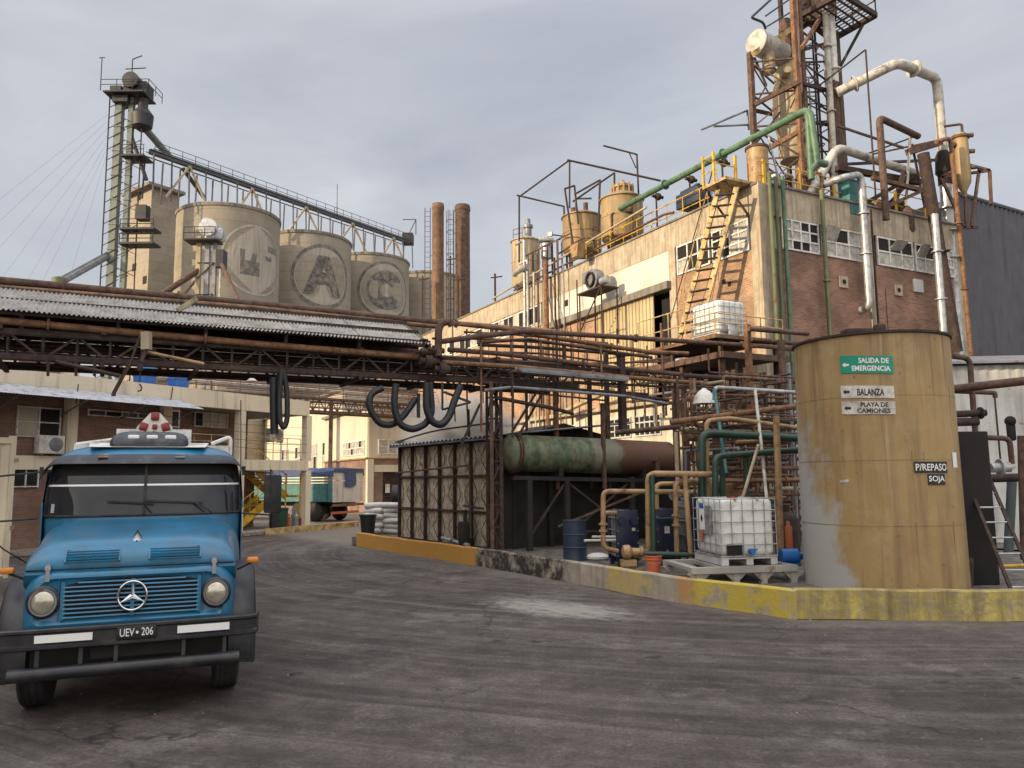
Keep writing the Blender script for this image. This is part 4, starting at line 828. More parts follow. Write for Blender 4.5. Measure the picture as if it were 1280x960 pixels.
for i, (px, y0, y1, Yd) in enumerate(((528, 420, 345, 57), (563, 404, 320, 57), (573, 404, 345, 57), (619, 376, 342, 52))):
    b = MB(); p, q = atY(px, y0, Yd), atY(px, y1, Yd); b.tube([p, V((p.x, p.y, q.z))], .07, 6); b.tube([V((p.x-.3, p.y, q.z-.3)), V((p.x+.5, p.y, q.z-.2))], .05, 5); b.tube([V((p.x, p.y, .1)), p], .07, 6)
    tag(b.build('mast', M['rust_dark']), ('thin mast just beyond the slim chimney ladder', 'thin mast between the two chimneys', 'thin mast against the thick chimney', 'short mast on its own between the thick chimney and the factory')[i], 'mast')
# ---------------------------------------------------------------- blue truck (local: x to the viewer's right, y rearwards, z up, origin under the bumper middle)
def truck_paint():
    m = mat('truck_blue', (.012, .145, .275), .32, var=.2, scale=1.6, dirt=.3, dirtcol=(.04, .12, .19), rust=.0, streak=.3, streakcol=(.03, .095, .15)); t = m.node_tree; b = t.nodes['Principled BSDF']; L = t.links.new
    src = b.inputs['Base Color'].links[0].from_socket; ge = _n(t, 'ShaderNodeNewGeometry'); n = _n(t, 'ShaderNodeTexNoise'); n.inputs['Scale'].default_value = 3.2; n.inputs['Detail'].default_value = 10; n.inputs['Roughness'].default_value = .75
    L(ge.outputs['Position'], n.inputs['Vector']); r_ = _n(t, 'ShaderNodeMapRange'); r_.inputs[1].default_value = .665; r_.inputs[2].default_value = .675; L(n.outputs[0], r_.inputs[0])
    mx = _n(t, 'ShaderNodeMixRGB'); L(r_.outputs[0], mx.inputs[0]); L(src, mx.inputs[1]); mx.inputs[2].default_value = (.12, .06, .035, 1); L(mx.outputs[0], b.inputs['Base Color'])
    b.inputs['Coat Weight'].default_value = .15; b.inputs['Coat Roughness'].default_value = .25
    n2 = _n(t, 'ShaderNodeTexNoise'); n2.inputs['Scale'].default_value = 2.4; n2.inputs['Detail'].default_value = 2; L(ge.outputs['Position'], n2.inputs['Vector']); bp = _n(t, 'ShaderNodeBump'); bp.inputs['Strength'].default_value = .25; bp.inputs['Distance'].default_value = .03; L(n2.outputs[0], bp.inputs['Height']); L(bp.outputs[0], b.inputs['Normal']); return m
M['truck_blue'] = truck_paint()
dm('bumper_dark', (.013, .0135, .017), .42, var=.3, dirt=.2, dirtcol=(.045, .042, .04))
dm('visor_dark', (.016, .018, .025), .38, var=.25, dirt=.1, dirtcol=(.1, .1, .11))
M['windscreen'] = mat('windscreen', (.020, .022, .026), .03, var=.2); M['windscreen'].node_tree.nodes['Principled BSDF'].inputs['Specular IOR Level'].default_value = .5
TK = empty('parked_truck', 'old blue bonneted truck with star badge parked on the asphalt facing the yard', 'truck', (-3.44, 7.22, 0), R(21.5)); TK.scale = (.93, .95, 1)
def tp(b, name, m, par=None, **k): return b.build(name, M[m], par or TK, **k)
# ---- nose panel
NW = .95
def nose_ring(y, w, z0, z1, r, n=8):
    o = []
    for cx, cz, a0 in ((w-r, z1-r, 0), (-w+r, z1-r, 90), (-w+.05, z0+.05, 180), (w-.05, z0+.05, 270)):
        rr = r if a0 < 180 else .05
        for i in range(n+1): a = R(a0+90*i/n); o.append(V((cx+rr*math.cos(a), y, cz+rr*math.sin(a))))
    return o
b = MB(); b.loft([nose_ring(.55, NW+.03, .78, 1.325, .22), nose_ring(.30, NW, .78, 1.325, .22), nose_ring(.20, NW-.015, .785, 1.32, .22), nose_ring(.15, NW-.04, .795, 1.31, .21), nose_ring(.12, NW-.075, .825, 1.285, .19), nose_ring(.115, NW-.11, .855, 1.255, .17), nose_ring(.145, NW-.135, .885, 1.235, .16), nose_ring(.15, NW-.15, .89, 1.22, .16)]); nose = tp(b, 'front_panel', 'truck_blue')
# grille: dark recess, blue slats following a gently bowed top
b = MB(); pts = [(-.58, .895), (.58, .895), (.58, 1.19), (.42, 1.225), (0, 1.24), (-.42, 1.225), (-.58, 1.19)]; b.prism([V((x, .142, z)) for x, z in pts], (0, .004, 0)); gr = tp(b, 'grille', 'void', nose, smooth=0)
b = MB()
for k in range(9):
    z = .905+k*.0375
    hw = .60 if k < 8 else .48
    b.box((0, .128, z), (hw*2, .03, .013), (X1, V((0, .9, -.42)).normalized(), V((0, .42, .9)).normalized()))
b.box((0, .125, 1.06), (.035, .025, .33)); tp(b, 'grille_slats', 'truck_blue', gr)
b = MB()
for s in (-1, 1): b.box((s*.605, .132, 1.055), (.035, .03, .33)); b.box((s*.64, .138, 1.05), (.006, .02, .44))
tp(b, 'grille_trim', 'truck_blue', gr)
# star badge
b = MB(); n = 40; c = V((0, .085, 1.075)); rr = .128
b.loft([[c+V((math.cos(2*math.pi*i/n)*(rr+.011*math.cos(a)), .012*math.sin(a), math.sin(2*math.pi*i/n)*(rr+.011*math.cos(a)))) for a in [2*math.pi*j/8 for j in range(8)]] for i in range(n+1)], True, False)
for k in range(3):
    a = R(90+120*k); d = V((math.cos(a), 0, math.sin(a))); p_ = V((-d.z, 0, d.x))
    b.add([c+d*rr, c+p_*.02+d*.012, c-p_*.02+d*.012, c+V((0, -.02, 0)), c+V((0, .015, 0))], [(0, 1, 3), (0, 3, 2), (0, 4, 1), (0, 2, 4), (1, 4, 2), (1, 2, 3)])
tp(b, 'star_badge', 'chrome', nose, smooth=30)
for s in (-1, 1):
    cc = V((s*.765, .15, 1.055)); b = MB(); b.lathe(cc, [(.145, 0), (.145, .03), (.13, .045), (.105, .05), (.10, .035)], 28, -Y1); lamp = tp(b, 'headlight', 'bumper_dark')
    b = MB(); b.lathe(cc, [(.112, .02), (.108, .04), (.08, .06), (.04, .07), (.001, .072)], 28, -Y1); tp(b, 'lens', 'clear_lens', lamp)
    b = MB(); n = 28; b.lathe(cc, [(.103, .047), (.118, .047), (.118, .056), (.103, .056)], 28, -Y1, False); tp(b, 'rim', 'grey_steel', lamp)
# ---- hood
def sup(y, w, zb, zt, n=3.6, m=26):
    o = []
    for i in range(m+1):
        t = math.pi*i/m; c, s = math.cos(t), math.sin(t)
        o.append(V((w*math.copysign(abs(c)**(2/n), c), y, zb+(zt-zb)*abs(s)**(2/n))))
    return o
HS = [(.17, .94, 1.30, 1.335), (.165, .955, 1.29, 1.37), (.18, .965, 1.27, 1.42), (.215, .97, 1.22, 1.475), (.27, .972, 1.18, 1.525), (.36, .975, 1.15, 1.565), (.5, .98, 1.1, 1.60), (.75, .99, 1.05, 1.64), (1.0, 1.01, 1.0, 1.675), (1.28, 1.05, .95, 1.73), (1.36, 1.05, .95, 1.73)]
b = MB(); b.loft([sup(y, w_*.985, zb, zt, 5.5 if y < .3 else 5.2) for y, w_, zb, zt in HS]); hood = tp(b, 'hood', 'truck_blue', smooth=60)
b = MB(); b.tube([(-.93, .165, 1.327), (-.5, .135, 1.329), (.5, .135, 1.329), (.93, .165, 1.327)], .007, 6, 0); tp(b, 'hood_gap', 'void', hood)
for s in (-1, 1):
    b = MB(); b.box((s*.37, .205, 1.435), (.46, .02, .12), (X1, V((0, .75, .66)).normalized() if 0 else V((0, .8, -.6)).normalized(), V((0, .6, .8)).normalized())); vt = tp(b, 'hood_vent', 'void', hood)
    b = MB()
    for k in range(5):
        t = (k-2)*.027; c_ = V((s*.37, .190+t*.62, 1.435+t*.80)); b.box(c_, (.47, .03, .011), (X1, V((0, .97, .2)).normalized(), V((0, -.2, .97)).normalized()))
    for e in (-1, 1): b.box((s*.37+e*.235, .195, 1.435), (.012, .03, .13), (X1, V((0, .8, -.6)), V((0, .6, .8))))
    tp(b, 'vent_louvres', 'truck_blue', vt)
    b = MB(); b.box((s*.74, .125, 1.29), (.035, .02, .12)); b.cone((s*.74, .15, 1.36), (s*.74, .11, 1.36), .022); b.box((s*.74, .12, 1.345), (.05, .03, .03)); tp(b, 'hood_latch', 'chrome', hood)
b = MB(); b.loft([[V((x*w_, y, z+h*(1-abs(x)))) for x in (-1, -.5, 0, .5, 1)] for y, z, w_, h in ((.31, 1.545, .015, .012), (.34, 1.555, .04, .04), (.4, 1.575, .045, .075), (.48, 1.595, .02, .05), (.5, 1.60, .005, .01))], False, False); tp(b, 'hood_ornament', 'chrome', hood)
# ---- cab
def plan(z, off=0.0, n=64):
    """closed plan curve of the cab at height z, counted from the right rear round the front to the left rear"""
    ks = [(.85, 1.04, 1.22, 2.85), (1.70, 1.065, 1.20, 2.85), (2.0, 1.055, 1.27, 2.84), (2.28, 1.015, 1.37, 2.82), (2.37, .975, 1.42, 2.80), (2.455, .85, 1.55, 2.74), (2.515, .58, 1.8, 2.6), (2.535, .2, 2.1, 2.4)]
    for a_, c_ in zip(ks, ks[1:]):
        if a_[0] <= z <= c_[0]: break
    f = (z-a_[0])/(c_[0]-a_[0]); w_, yf, yr = (a_[i]+(c_[i]-a_[i])*f for i in (1, 2, 3)); w_ += off; yf -= off; yr += off
    o = []; bow = .13*min(1, w_)
    for i in range(n):
        t = 2*math.pi*i/n; c, s = math.cos(t), math.sin(t); e = 4.4
        x = w_*math.copysign(abs(c)**(2/e), c); yy = math.copysign(abs(s)**(2/e), s)
        y = (yf+yr)/2 - yy*(yr-yf)/2
        if yy > 0: y += bow*(x/w_)**2*yy
        o.append(V((x, y, z)))
    return o
zs = [.85, 1.2, 1.7, 1.85, 2.0, 2.15, 2.3, 2.36, 2.40, 2.44, 2.475, 2.5, 2.52, 2.53, 2.535]
b = MB(); b.loft([plan(z) for z in zs]); cabo = tp(b, 'cab', 'truck_blue', smooth=50)
def band(z0, z1, i0, i1, off, nz=6, n=64):
    """part of the cab skin between plan indices i0..i1 (front middle = n/4)"""
    return [[plan(z0+(z1-z0)*j/nz, off)[i % n] for i in range(i0, i1+1)] for j in range(nz+1)]
b = MB(); b.loft(band(1.765, 2.30, 4, 28, .007), False, False); ws = tp(b, 'windscreen', 'windscreen', cabo, smooth=60)
b = MB(); pth = band(1.755, 2.31, 4, 28, .010, 8); b.tube(pth[0]+[r_[-1] for r_ in pth[1:-1]]+pth[-1][::-1]+[r_[0] for r_ in pth[-2:0:-1]]+[pth[0][0]], .014, 6, 0); tp(b, 'screen_seal', 'rubber', ws)
b = MB(); pl0 = plan(1.76, .02)[16]; pl1 = plan(2.30, .02)[16]; b.bar(pl0, pl1, .028, .03); tp(b, 'screen_pillar', 'rubber', ws)
b = MB(); b.loft(band(2.058, 2.078, 4, 28, .011, 1), False, False); tp(b, 'sun_strip', 'letter_white', ws)
b = MB(); rg = band(2.17, 2.30, 5, 27, .010, 2); b.loft(rg, False, False); tp(b, 'visor_shade', 'void', ws)  # black band on the glass, painting in the shade below the visor
b = MB(); q = plan(1.81, .013); 
b.loft([[plan(1.79, .012)[i] for i in (24, 25)], [plan(1.88, .012)[i] for i in (24, 25)]], False, False); tp(b, 'windscreen_sticker', 'awning', ws)
# visor
b = MB(); rg = []
for off, z in ((.02, 2.39), (.10, 2.375), (.18, 2.305), (.185, 2.29), (.10, 2.36), (.02, 2.375)):
    row = []
    for i in range(4, 29):
        p = plan(2.37, off)[i]; e = max(0, abs(i-16)-6); row.append(V((p.x, p.y, z-.0040*e*e*(.3+off*5))))
    rg.append(row)
b.loft(rg+[rg[0]], False, False); vz = tp(b, 'sun_visor', 'visor_dark', cabo)
for x in (-.45, .35):
    p = plan(2.37, .08)[16]; b = MB(); b.box((x, p.y+.03, 2.372), (.10, .16, .012), (X1, V((0, 1, .25)).normalized(), V((0, -.25, 1)).normalized())); tp(b, 'visor_bracket', 'grey_steel', vz)
# wipers
for x0, x1, x2 in ((.10, -.05, -.30), (.72, .56, .12)):
    p0 = V((x0, plan(1.76)[16].y+.01, 1.752)); a_ = plan(1.83, .035); i = min(range(4, 29), key=lambda k: abs(a_[k].x-x1)); p1 = a_[i]; c_ = plan(1.90, .03); i = min(range(4, 29), key=lambda k: abs(c_[k].x-x2)); p2 = c_[i]
    b = MB(); b.tube([p0, V(((x0+x1)/2+.03, p0.y-.02, 1.80)), V((p1.x, p1.y, 1.875))], .009, 6, .02); b.bar(V((p1.x+.10, p1.y+.015, 1.868)), V((p2.x, p2.y, 1.90)), .012, .02); tp(b, 'wiper', 'rubber', ws)
# doors, side glass, handles
for s in (-1, 1):
    i0, i1 = (36, 44) if s < 0 else (-12, -4)
    b = MB(); b.box((s*1.058, 1.98, 1.42), (.012, .86, .95)); d_ = tp(b, 'door', 'truck_blue')
    b = MB(); pa = [V((s*1.068, 1.56, 1.80)), V((s*1.068, 2.36, 1.80)), V((s*1.035, 2.34, 2.22)), V((s*1.035, 1.66, 2.22))]; b.prism(pa, (s*.006, 0, 0)); tp(b, 'door_window', 'windscreen', d_)
    b = MB(); b.box((s*1.075, 2.28, 1.62), (.03, .14, .025)); tp(b, 'handle', 'chrome', d_)
    # mirror
    p0 = V((s*1.06, 1.42, 2.21)); p1 = V((s*1.36, 1.25, 2.18)); q0 = V((s*1.06, 1.38, 1.74)); q1 = V((s*1.36, 1.25, 1.72))
    if s < 0: p1 = V((-1.50, 1.22, 2.16)); q1 = V((-1.48, 1.22, 1.72))
    b = MB(); b.tube([p0, p1], .011, 6); b.tube([q0, q1], .011, 6); b.tube([p1+Z*.04, q1-Z*.04], .010, 6); b.tube([p0+Z*.05, p0-Z*.05], .02, 6); ma = tp(b, 'mirror_arm', 'rubber', cabo)
    b = MB(); b.rbox((p1+q1)/2+V((s*.03, .02, .0)), (.20, .05, .42), .022); tp(b, 'mirror', 'rubber', cabo)
    # indicator stalk and lamp
    b = MB(); lx = s*1.13; b.rbox((lx, .42, 1.315), (.12, .09, .055), .02); tp(b, 'indicator_lamp', 'amber')
    b = MB(); b.tube([(s*.98, .5, 1.22), (lx, .46, 1.29)], .012, 6); tp(b, 'indicator_stalk', 'rubber')
b = MB(); b.tube([(-1.06, .95, 1.33), (-1.2, .55, 1.5), (-1.32, .35, 1.66)], .007, 5, 0); tp(b, 'aerial', 'rubber')
# roof pod, lamps, warning triangle, rails
b = MB(); b.loft([[V((x*w_, y, z)) for x in (-1, -.97, -.9, -.5, 0, .5, .9, .97, 1)] for y, z, w_ in ()] or [[V((w_*math.copysign(abs(math.cos(t))**.45, math.cos(t)), y, z0+(z1-z0)*abs(math.sin(t))**.5)) for t in [math.pi*i/16 for i in range(17)]] for y, w_, z0, z1 in ((1.58, .37, 2.46, 2.52), (1.60, .40, 2.46, 2.57), (1.66, .425, 2.46, 2.63), (1.8, .43, 2.46, 2.66), (2.2, .42, 2.46, 2.62), (2.5, .38, 2.46, 2.54))]); pod = tp(b, 'roof_pod', 'visor_dark', smooth=60)
for x in (-.17, 0.03, .23): b = MB(); b.rbox((x, 1.615, 2.585), (.125, .03, .05), .015); tp(b, 'pod_lamp', 'letter_white', pod)
b = MB(); tri = [(-.205, 2.68), (.205, 2.68), (.2, 2.725), (.055, 2.885), (-.055, 2.885), (-.2, 2.725)]; b.prism([V((x+.03, 2.02, z)) for x, z in tri], (0, .02, 0)); b.bar((.03, 2.04, 2.5), (.03, 2.04, 2.7), .03); tb = tp(b, 'warning_board', 'white_paint', smooth=0)
for x, z in ((0, 2.845), (-.125, 2.725), (.125, 2.725), (0, 2.725)):
    b = MB(); k = .05 if (x or z > 2.8) else .032; b.rbox((x+.03, 2.01, z), (k*1.9, .03, k*1.9), .015, 2, (V((1, 0, .3)).normalized() if x > 0 else V((1, 0, -.3 if x < 0 else 0)).normalized(), Y1, V((-.3 if x > 0 else (.3 if x < 0 else 0), 0, 1)).normalized())); tp(b, 'red_lamp', 'red_lens', tb)
b = MB(); b.loft([[V((x*w_, y, z)) for x in (-1, -.6, .6, 1)] for y, z, w_ in ((1.55, 2.475, .62), (1.9, 2.535, .66), (2.6, 2.54, .66))], False, False); tp(b, 'roof_board', 'white_paint', cabo)
b = MB(); b.box((-.02, 2.95, 2.62), (.92, .04, .26)); b.box((-.02, 2.97, 2.5), (1.9, .04, .1)); tp(b, 'bulkhead_top', 'white_paint')
b = MB(); b.tube([(-.95, 3.0, 2.56), (-.45, 3.0, 2.63)], .025, 6); b.tube([(-.95, 3.0, 2.3), (-.95, 3.0, 2.57)], .025, 6); b.tube([(.95, 3.0, 2.3), (.95, 3.0, 2.67), (.7, 3.0, 2.57)], .025, 6); tp(b, 'rear_rail', 'white_paint')
# ---- fenders, wheels
WY, WZ, WR, WX = .98, .50, .50, .90
def wheel(x, y, dual=False):
    s = 1 if x > 0 else -1
    b = MB(); prof = [(.27, -.12), (.40, -.135), (.475, -.125), (.50, -.10), (.493, -.055), (.5, -.05), (.5, -.02), (.492, -.016), (.5, .012), (.5, .045), (.493, .05), (.5, .10), (.475, .125), (.40, .135), (.27, .12)]
    b.lathe((x, y, WZ), prof, 40, X1, False); t_ = tp(b, 'wheel', 'rubber')
    b = MB(); b.lathe((x, y, WZ), [(.275, .11*s), (.28, .06*s), (.24, .05*s), (.2, .02*s), (.11, .03*s), (.1, .10*s), (.001, .11*s)], 28, X1, False)
    for k in range(8): a = R(45*k); b.cone((x+.02*s, y+.165*math.cos(a), WZ+.165*math.sin(a)), (x+.05*s, y+.165*math.cos(a), WZ+.165*math.sin(a)), .014, None, 6)
    tp(b, 'rim', 'white_metal', t_)
for s in (-1, 1): wheel(s*WX, WY); wheel(s*.98, 4.75); wheel(s*.68, 4.75)
for s in (-1, 1):
    b = MB(); rg = []
    for i in range(15):
        t = R(-12+185*i/14); c, sn = math.cos(t), math.sin(t); ry, rz = .74, .74
        yy = WY-.02-ry*c; zz_ = .52+rz*sn
        inn, outx = s*.90, s*1.17
        rg.append([V((inn, yy, zz_)), V((s*1.03, yy-.0, zz_+.008)), V((outx-.02*s, yy+.01*c, zz_-.01)), V((outx, yy+.04*c, zz_-.035*sn-.005)), V((outx-.005*s, yy+.085*c, zz_-.075*sn)), V((outx-.03*s, yy+.05*c, zz_-.05*sn)), V((inn, yy+.03*c, zz_-.03*sn))])
    b.loft(rg); tp(b, 'fender', 'bumper_dark', smooth=55)
    b = MB(); b.box((s*1.0, 1.95, .5), (.22, .42, .05)); b.box((s*1.0, 1.95, .78), (.22, .42, .04)); tp(b, 'cab_step', 'bumper_dark')
# ---- bumper
def bump_x(s): return [(-1.19, .16), (-1.165, .05), (-1.09, .012), (0, -.012), (1.09, .012), (1.165, .05), (1.19, .16)]
pr = [(0, .665), (-.012, .675), (-.012, .70), (.012, .715), (.012, .80), (-.012, .815), (-.012, .835), (0, .845), (.05, .845), (.05, .665)]
b = MB(); b.loft([[V((x, y+dy, z)) for dy, z in pr] for x, y in bump_x(1)]); bp_ = tp(b, 'bumper', 'bumper_dark', smooth=35)
for x in (-.56, .66): b = MB(); b.box((x, .0, .758), (.48, .008, .065), (V((1, .022*(1 if x > 0 else -1), 0)), V((-.022*(1 if x > 0 else -1), 1, 0)), Z)); tp(b, 'reflector_strip', 'letter_white', bp_)
b = MB(); b.rbox((.06, -.02, .765), (.345, .014, .115), .008); npl = tp(b, 'number_plate', 'letter_black', bp_)
vs, fs = text_verts('UEV', .092, .004); vs2, fs2 = text_verts('206', .092, .004); b = MB()
for q, dx in ((vs, -.085), (vs2, .093)): b.add([V((.06+dx+v.x*.78, -.0295, .765+v.y*1.05)) for v in q], fs if q is vs else fs2)
b.lathe((.064, -.0285, .765), [(.012, 0), (.012, .002), (.001, .003)], 10, -Y1); tp(b, 'plate_lettering', 'letter_white', npl, smooth=0)
b = MB(); b.cone((-1.0, .02, .465), (1.0, .02, .465), .058, None, 14); lbz = tp(b, 'lower_bar', 'bumper_dark')
for x in (-.78, -.42, -.12, .48, .86): b = MB(); b.bar((x, .06, .49), (x, .08, .68), .035, .02); tp(b, 'bar_bracket', 'bumper_dark', lbz)
b = MB(); b.box((0, .3, .62), (1.75, .06, .42)); tp(b, 'underbody', 'void')
b = MB(); b.box((.06, .1, .60), (.8, .05, .11)); tp(b, 'cross_member', 'void')
b = MB(); b.box((-.42, 3.2, .78), (.09, 5.6, .2)); b.box((.42, 3.2, .78), (.09, 5.6, .2)); b.cone((-.9, WY, .5), (.9, WY, .5), .06); b.cone((-1, 4.75, .5), (1, 4.75, .5), .09); b.ball((0, 4.75, .5), .2); tp(b, 'chassis', 'black_steel')
b = MB(); b.box((0, 4.8, 1.12), (2.1, 3.7, .16)); b.box((-1.04, 4.8, 1.7), (.05, 3.7, 1.0)); b.box((1.04, 4.8, 1.7), (.05, 3.7, 1.0)); b.box((0, 2.99, 1.75), (2.1, .06, 1.1)); b.box((0, 6.62, 1.7), (2.1, .05, 1.0))
for k in range(6): b.box((-1.08, 3.1+k*.68, 1.7), (.05, .07, 1.02)); b.box((1.08, 3.1+k*.68, 1.7), (.05, .07, 1.02))
tp(b, 'cargo_body', 'white_metal')
b = MB(); b.rbox((-.95, 3.1, .72), (.4, .7, .42), .05); tp(b, 'fuel_tank', 'grey_steel')
# cream slatted gate leaf at the left edge
p = atZ(4, 735); r = empty('gate_leaf', 'pale cream steel gate leaf with folded ribs beside the truck mirror', 'gate', tuple(p), R(62))
gt = atY(8, 545, p.y).z
b = MB(); b.box((0, 0, gt/2+.1), (.10, .12, gt-.2)); b.box((-.35, 0, gt/2), (.1, .1, gt-.1)); b.box((-1.9, 0, gt/2), (.1, .1, gt-.1)); b.box((-.95, 0, gt-.1), (2.0, .1, .12)); b.box((-.95, 0, .3), (2.0, .1, .12)); b.build('frame', M['cream'], r)
b = MB(); b.sheet((-1.9, .02, .3), V((1.9, 0, 0)), V((0, 0, gt-.45)), 8, .03, Y1); b.build('panel', M['cream'], r)
b = MB(); b.box((.05, -.02, gt-.5), (.06, .2, .08)); b.box((.05, -.02, 1.2), (.06, .2, .08)); b.build('hinge', M['cream_tank'], r)
# unseen blocks added west of the yard to shade the truck and road
r = empty('occluder', 'plain brick blocks added out of view to shade the yard from the low sun', 'occluder', (-27, -15, 0)); ks = []
b = MB(); b.box((-36, 6, 8.0), (16, 8, 16)); ks.append(b.build('hall', M['brick_far'])); b = MB(); b.box((-36.01, -24, 9.4), (16, 52, 18.8)); ks.append(b.build('tall_shade_block', M['brick_far'])); b = MB(); b.box((-36, 16.5, 5.9), (16, 13, 11.8)); ks.append(b.build('low_shade_block', M['brick_far']))  # three unseen blocks, their heights stepped to shape the shade they cast
keep(r, *ks)
# ---------------------------------------------------------------- pipe bridge
TANGLE = MB()
def pipe(pts, r, m, label, group=None, name='pipe', bend=None, seg=10, fl=(), cat='pipe', mass=0):
    if r <= mass: TANGLE.tube(pts, r, seg, bend); return None
    b = MB(); b.tube(pts, r, seg, bend)
    P = [V(p) for p in pts]
    for i, f in fl:
        c = P[i].lerp(P[i+1], f); d = (P[i+1]-P[i]).normalized(); b.cone(c-d*.02, c+d*.02, r*1.7, None, 12)
    return tag(b.build(name, M[m] if isinstance(m, str) else m, org=tuple(P[0])), label, cat, group)
def kl(*pp, off=0.0): return [PK(x, y, off) for x, y in pp]
ZL, ZU = 4.47, 4.95
for off, nm_ in ((0, 'nearer'), (-1.5, 'farther')):
    r = empty('bridge_truss', 'long rusty lattice truss of the pipe bridge, '+nm_+' of the two', 'truss', tuple(kk(-14, ZL, off)), 0, 'trusses of the pipe bridge'); ks = []
    for z in (ZL, ZU): b = MB(); b.bar(kk(-15, z, off), kk(2.4, z, off), .09, .09); b.bar(kk(-15, z+.03, off+.05), kk(2.4, z+.03, off+.05), .02, .11); ks.append(b.build('chord', M['rust_dark']))
    b = MB(); n = 30
    for i in range(n):
        s = -15+17.4*i/n; h = 17.4/n
        b.bar(kk(s, ZL, off), kk(s, ZU, off), .04)
        b.bar(kk(s, ZL if i % 2 else ZU, off), kk(s+h, ZU if i % 2 else ZL, off), .045)
    ks.append(b.build('lattice', M['rust_dark'])); keep(r, *ks)
rnd = random.Random(2)
for i in range(9):
    s = -14+i*1.75; b = MB(); b.bar(kk(s, ZU+.1, .15), kk(s, ZU+.1, -1.7), .1, .1); b.bar(kk(s, ZL-.06, .1), kk(s, ZL-.06, -1.6), .08, .08); tag(b.build('cross_beam', M['rust_dark']), 'dark cross beam between the two bridge trusses', 'beam', 'cross beams of the pipe bridge')
# roof of the bridge
zb = PK(0, 358, -1.55).z; zf = PK(0, 386, .35).z; zb2 = PK(520, 399, -1.55).z; zf2 = PK(520, 431, .35).z
r = empty('bridge_roof', 'long corrugated grey roof over half of the pipe bridge', 'roof', tuple(kk(-8, zf, 0))); ks = []
b = MB(); sA, sB = -15.5, -1.85; du = kk(sB, 0)-kk(sA, 0)
b.sheet(kk(sA, zf+.04, .35), du+Z*(zf2-zf), -A*(-1.9)+Z*(zb-zf), 165, .022, Z); ks.append(b.build('corrugated_sheet', M['roof_sheet'], smooth=70))
b = MB()
for o, z in ((.2, zf-.02), (-.6, (zf+zb)/2-.05), (-1.45, zb-.08)): b.bar(kk(sA, z, o), kk(sB, z, o), .07, .1)
for i in range(9):
    s = sA+.4+i*1.65
    for o, z in ((.15, zf-.05), (-1.45, zb-.1)): b.bar(kk(s, ZU, min(o, 0)), kk(s, z, o), .07)
    b.bar(kk(s, zf-.06, .25), kk(s, zb-.12, -1.5), .07)
ks.append(b.build('purlin_frame', M['rust_dark'])); keep(r, *ks)
# big header pipes on and under the roof
G = 'pipes along the pipe bridge'
pipe(kl((-40, 347), (320, 380), (556, 404), off=-1.6), .085, 'rust', 'thick brown pipe running along the top of the bridge roof', G, fl=((0, .3), (0, .7)))
pipe(kl((-40, 356), (320, 385), (552, 409), off=-1.5), .06, 'tan_pipe_dull', 'paler pipe lying along the upper edge of the corrugated roof', G)
pipe(kl((240, 378), (420, 392), (700, 415), off=-1.75), .07, 'tan_pipe_dull', 'pale brown pipe on top of the bridge passing in front of the silos', G, fl=((0, .6), (1, .5)))
pipe(kl((-40, 397), (320, 430), (530, 447), off=.1), .075, 'rust_orange', 'orange-brown pipe hanging under the front edge of the bridge roof', G, fl=((0, .25), (0, .8)))
for i in range(7): pipe([kk(-15, 5.02+.06*(i % 3), -.2-.22*i), kk(1.5+.6*(i % 4), 5.0+.05*(i % 3), -.2-.22*i)], .05+.015*(i % 3), 'rust_dark' if i % 2 else 'rust', 'dark pipe lying inside the bridge under its roof', 'dark pipes inside the bridge')
for i in range(11): pipe([kk(-15, 5.06+.062*i, -1.15-.03*(i % 4)), kk(-1.9+.3*(i % 3), 5.04+.055*i, -1.15-.03*(i % 4))], .036+.006*(i % 3), 'rust_dark' if i % 3 else 'black_steel', 'dark pipe in the packed bundle along the back of the bridge', 'packed pipes at the back of the bridge', seg=7, mass=1)
for i in range(9): pipe([kk(-15, 4.52+.055*(i*2 % 7), -.3-.13*i), kk(2-.3*i, 4.52+.055*(i*2 % 7), -.3-.13*i)], .034, 'rust_dark', 'dark pipe threaded through the bridge trusses', 'dark pipes inside the trusses')
# right half: fan of pipes from the junction to the building
JG = 'pipes crossing in front of the sunlit face'
pipe(kl((545, 428), (600, 420), (660, 414), (1000, 436), off=.25), .068, 'rust', 'topmost thick rust pipe crossing in front of the cream door', JG, fl=((2, .35), (2, .75)))
pipe(kl((575, 405), (640, 412), (690, 422), (810, 440), (860, 442), off=-.3), .06, 'rust_orange', 'orange-brown pipe just under the topmost rust pipe', JG, fl=((2, .6), (1, .5)))
pipe(kl((600, 428), (660, 424), (815, 447), off=-.6), .045, 'rust', 'thin brown pipe third from the top across the door', JG)
pipe(kl((560, 437), (625, 442), (770, 460), (850, 468), off=.1), .062, 'rust', 'thick rust pipe across the middle of the sunlit brick', JG, fl=((1, .2), (1, .7)))
pipe(kl((535, 452), (640, 458), (830, 476), (905, 480), off=.3), .058, 'rust_orange', 'orange-brown pipe lying on the grey cable tray', JG, fl=((1, .5),))
pipe(kl((600, 478), (640, 480), (760, 491), (835, 500), off=.1), .05, 'rust_dark', 'dark pipe under the grey cable tray', JG)
pipe(kl((605, 488), (640, 484), (720, 490), (780, 495), (835, 505), off=.4), .042, 'grey_steel', 'grey pipe below the cable tray, bowed down at one end', JG)
pipe(kl((620, 497), (690, 510), off=.3)+[PK(716, 517, .2)], .05, 'rust_dark', 'dark strut sloping down from the lattice column', JG)
pipe(kl((700, 455), (830, 452), off=-1), .03, 'rust', 'thin straight line behind the cable tray', JG)
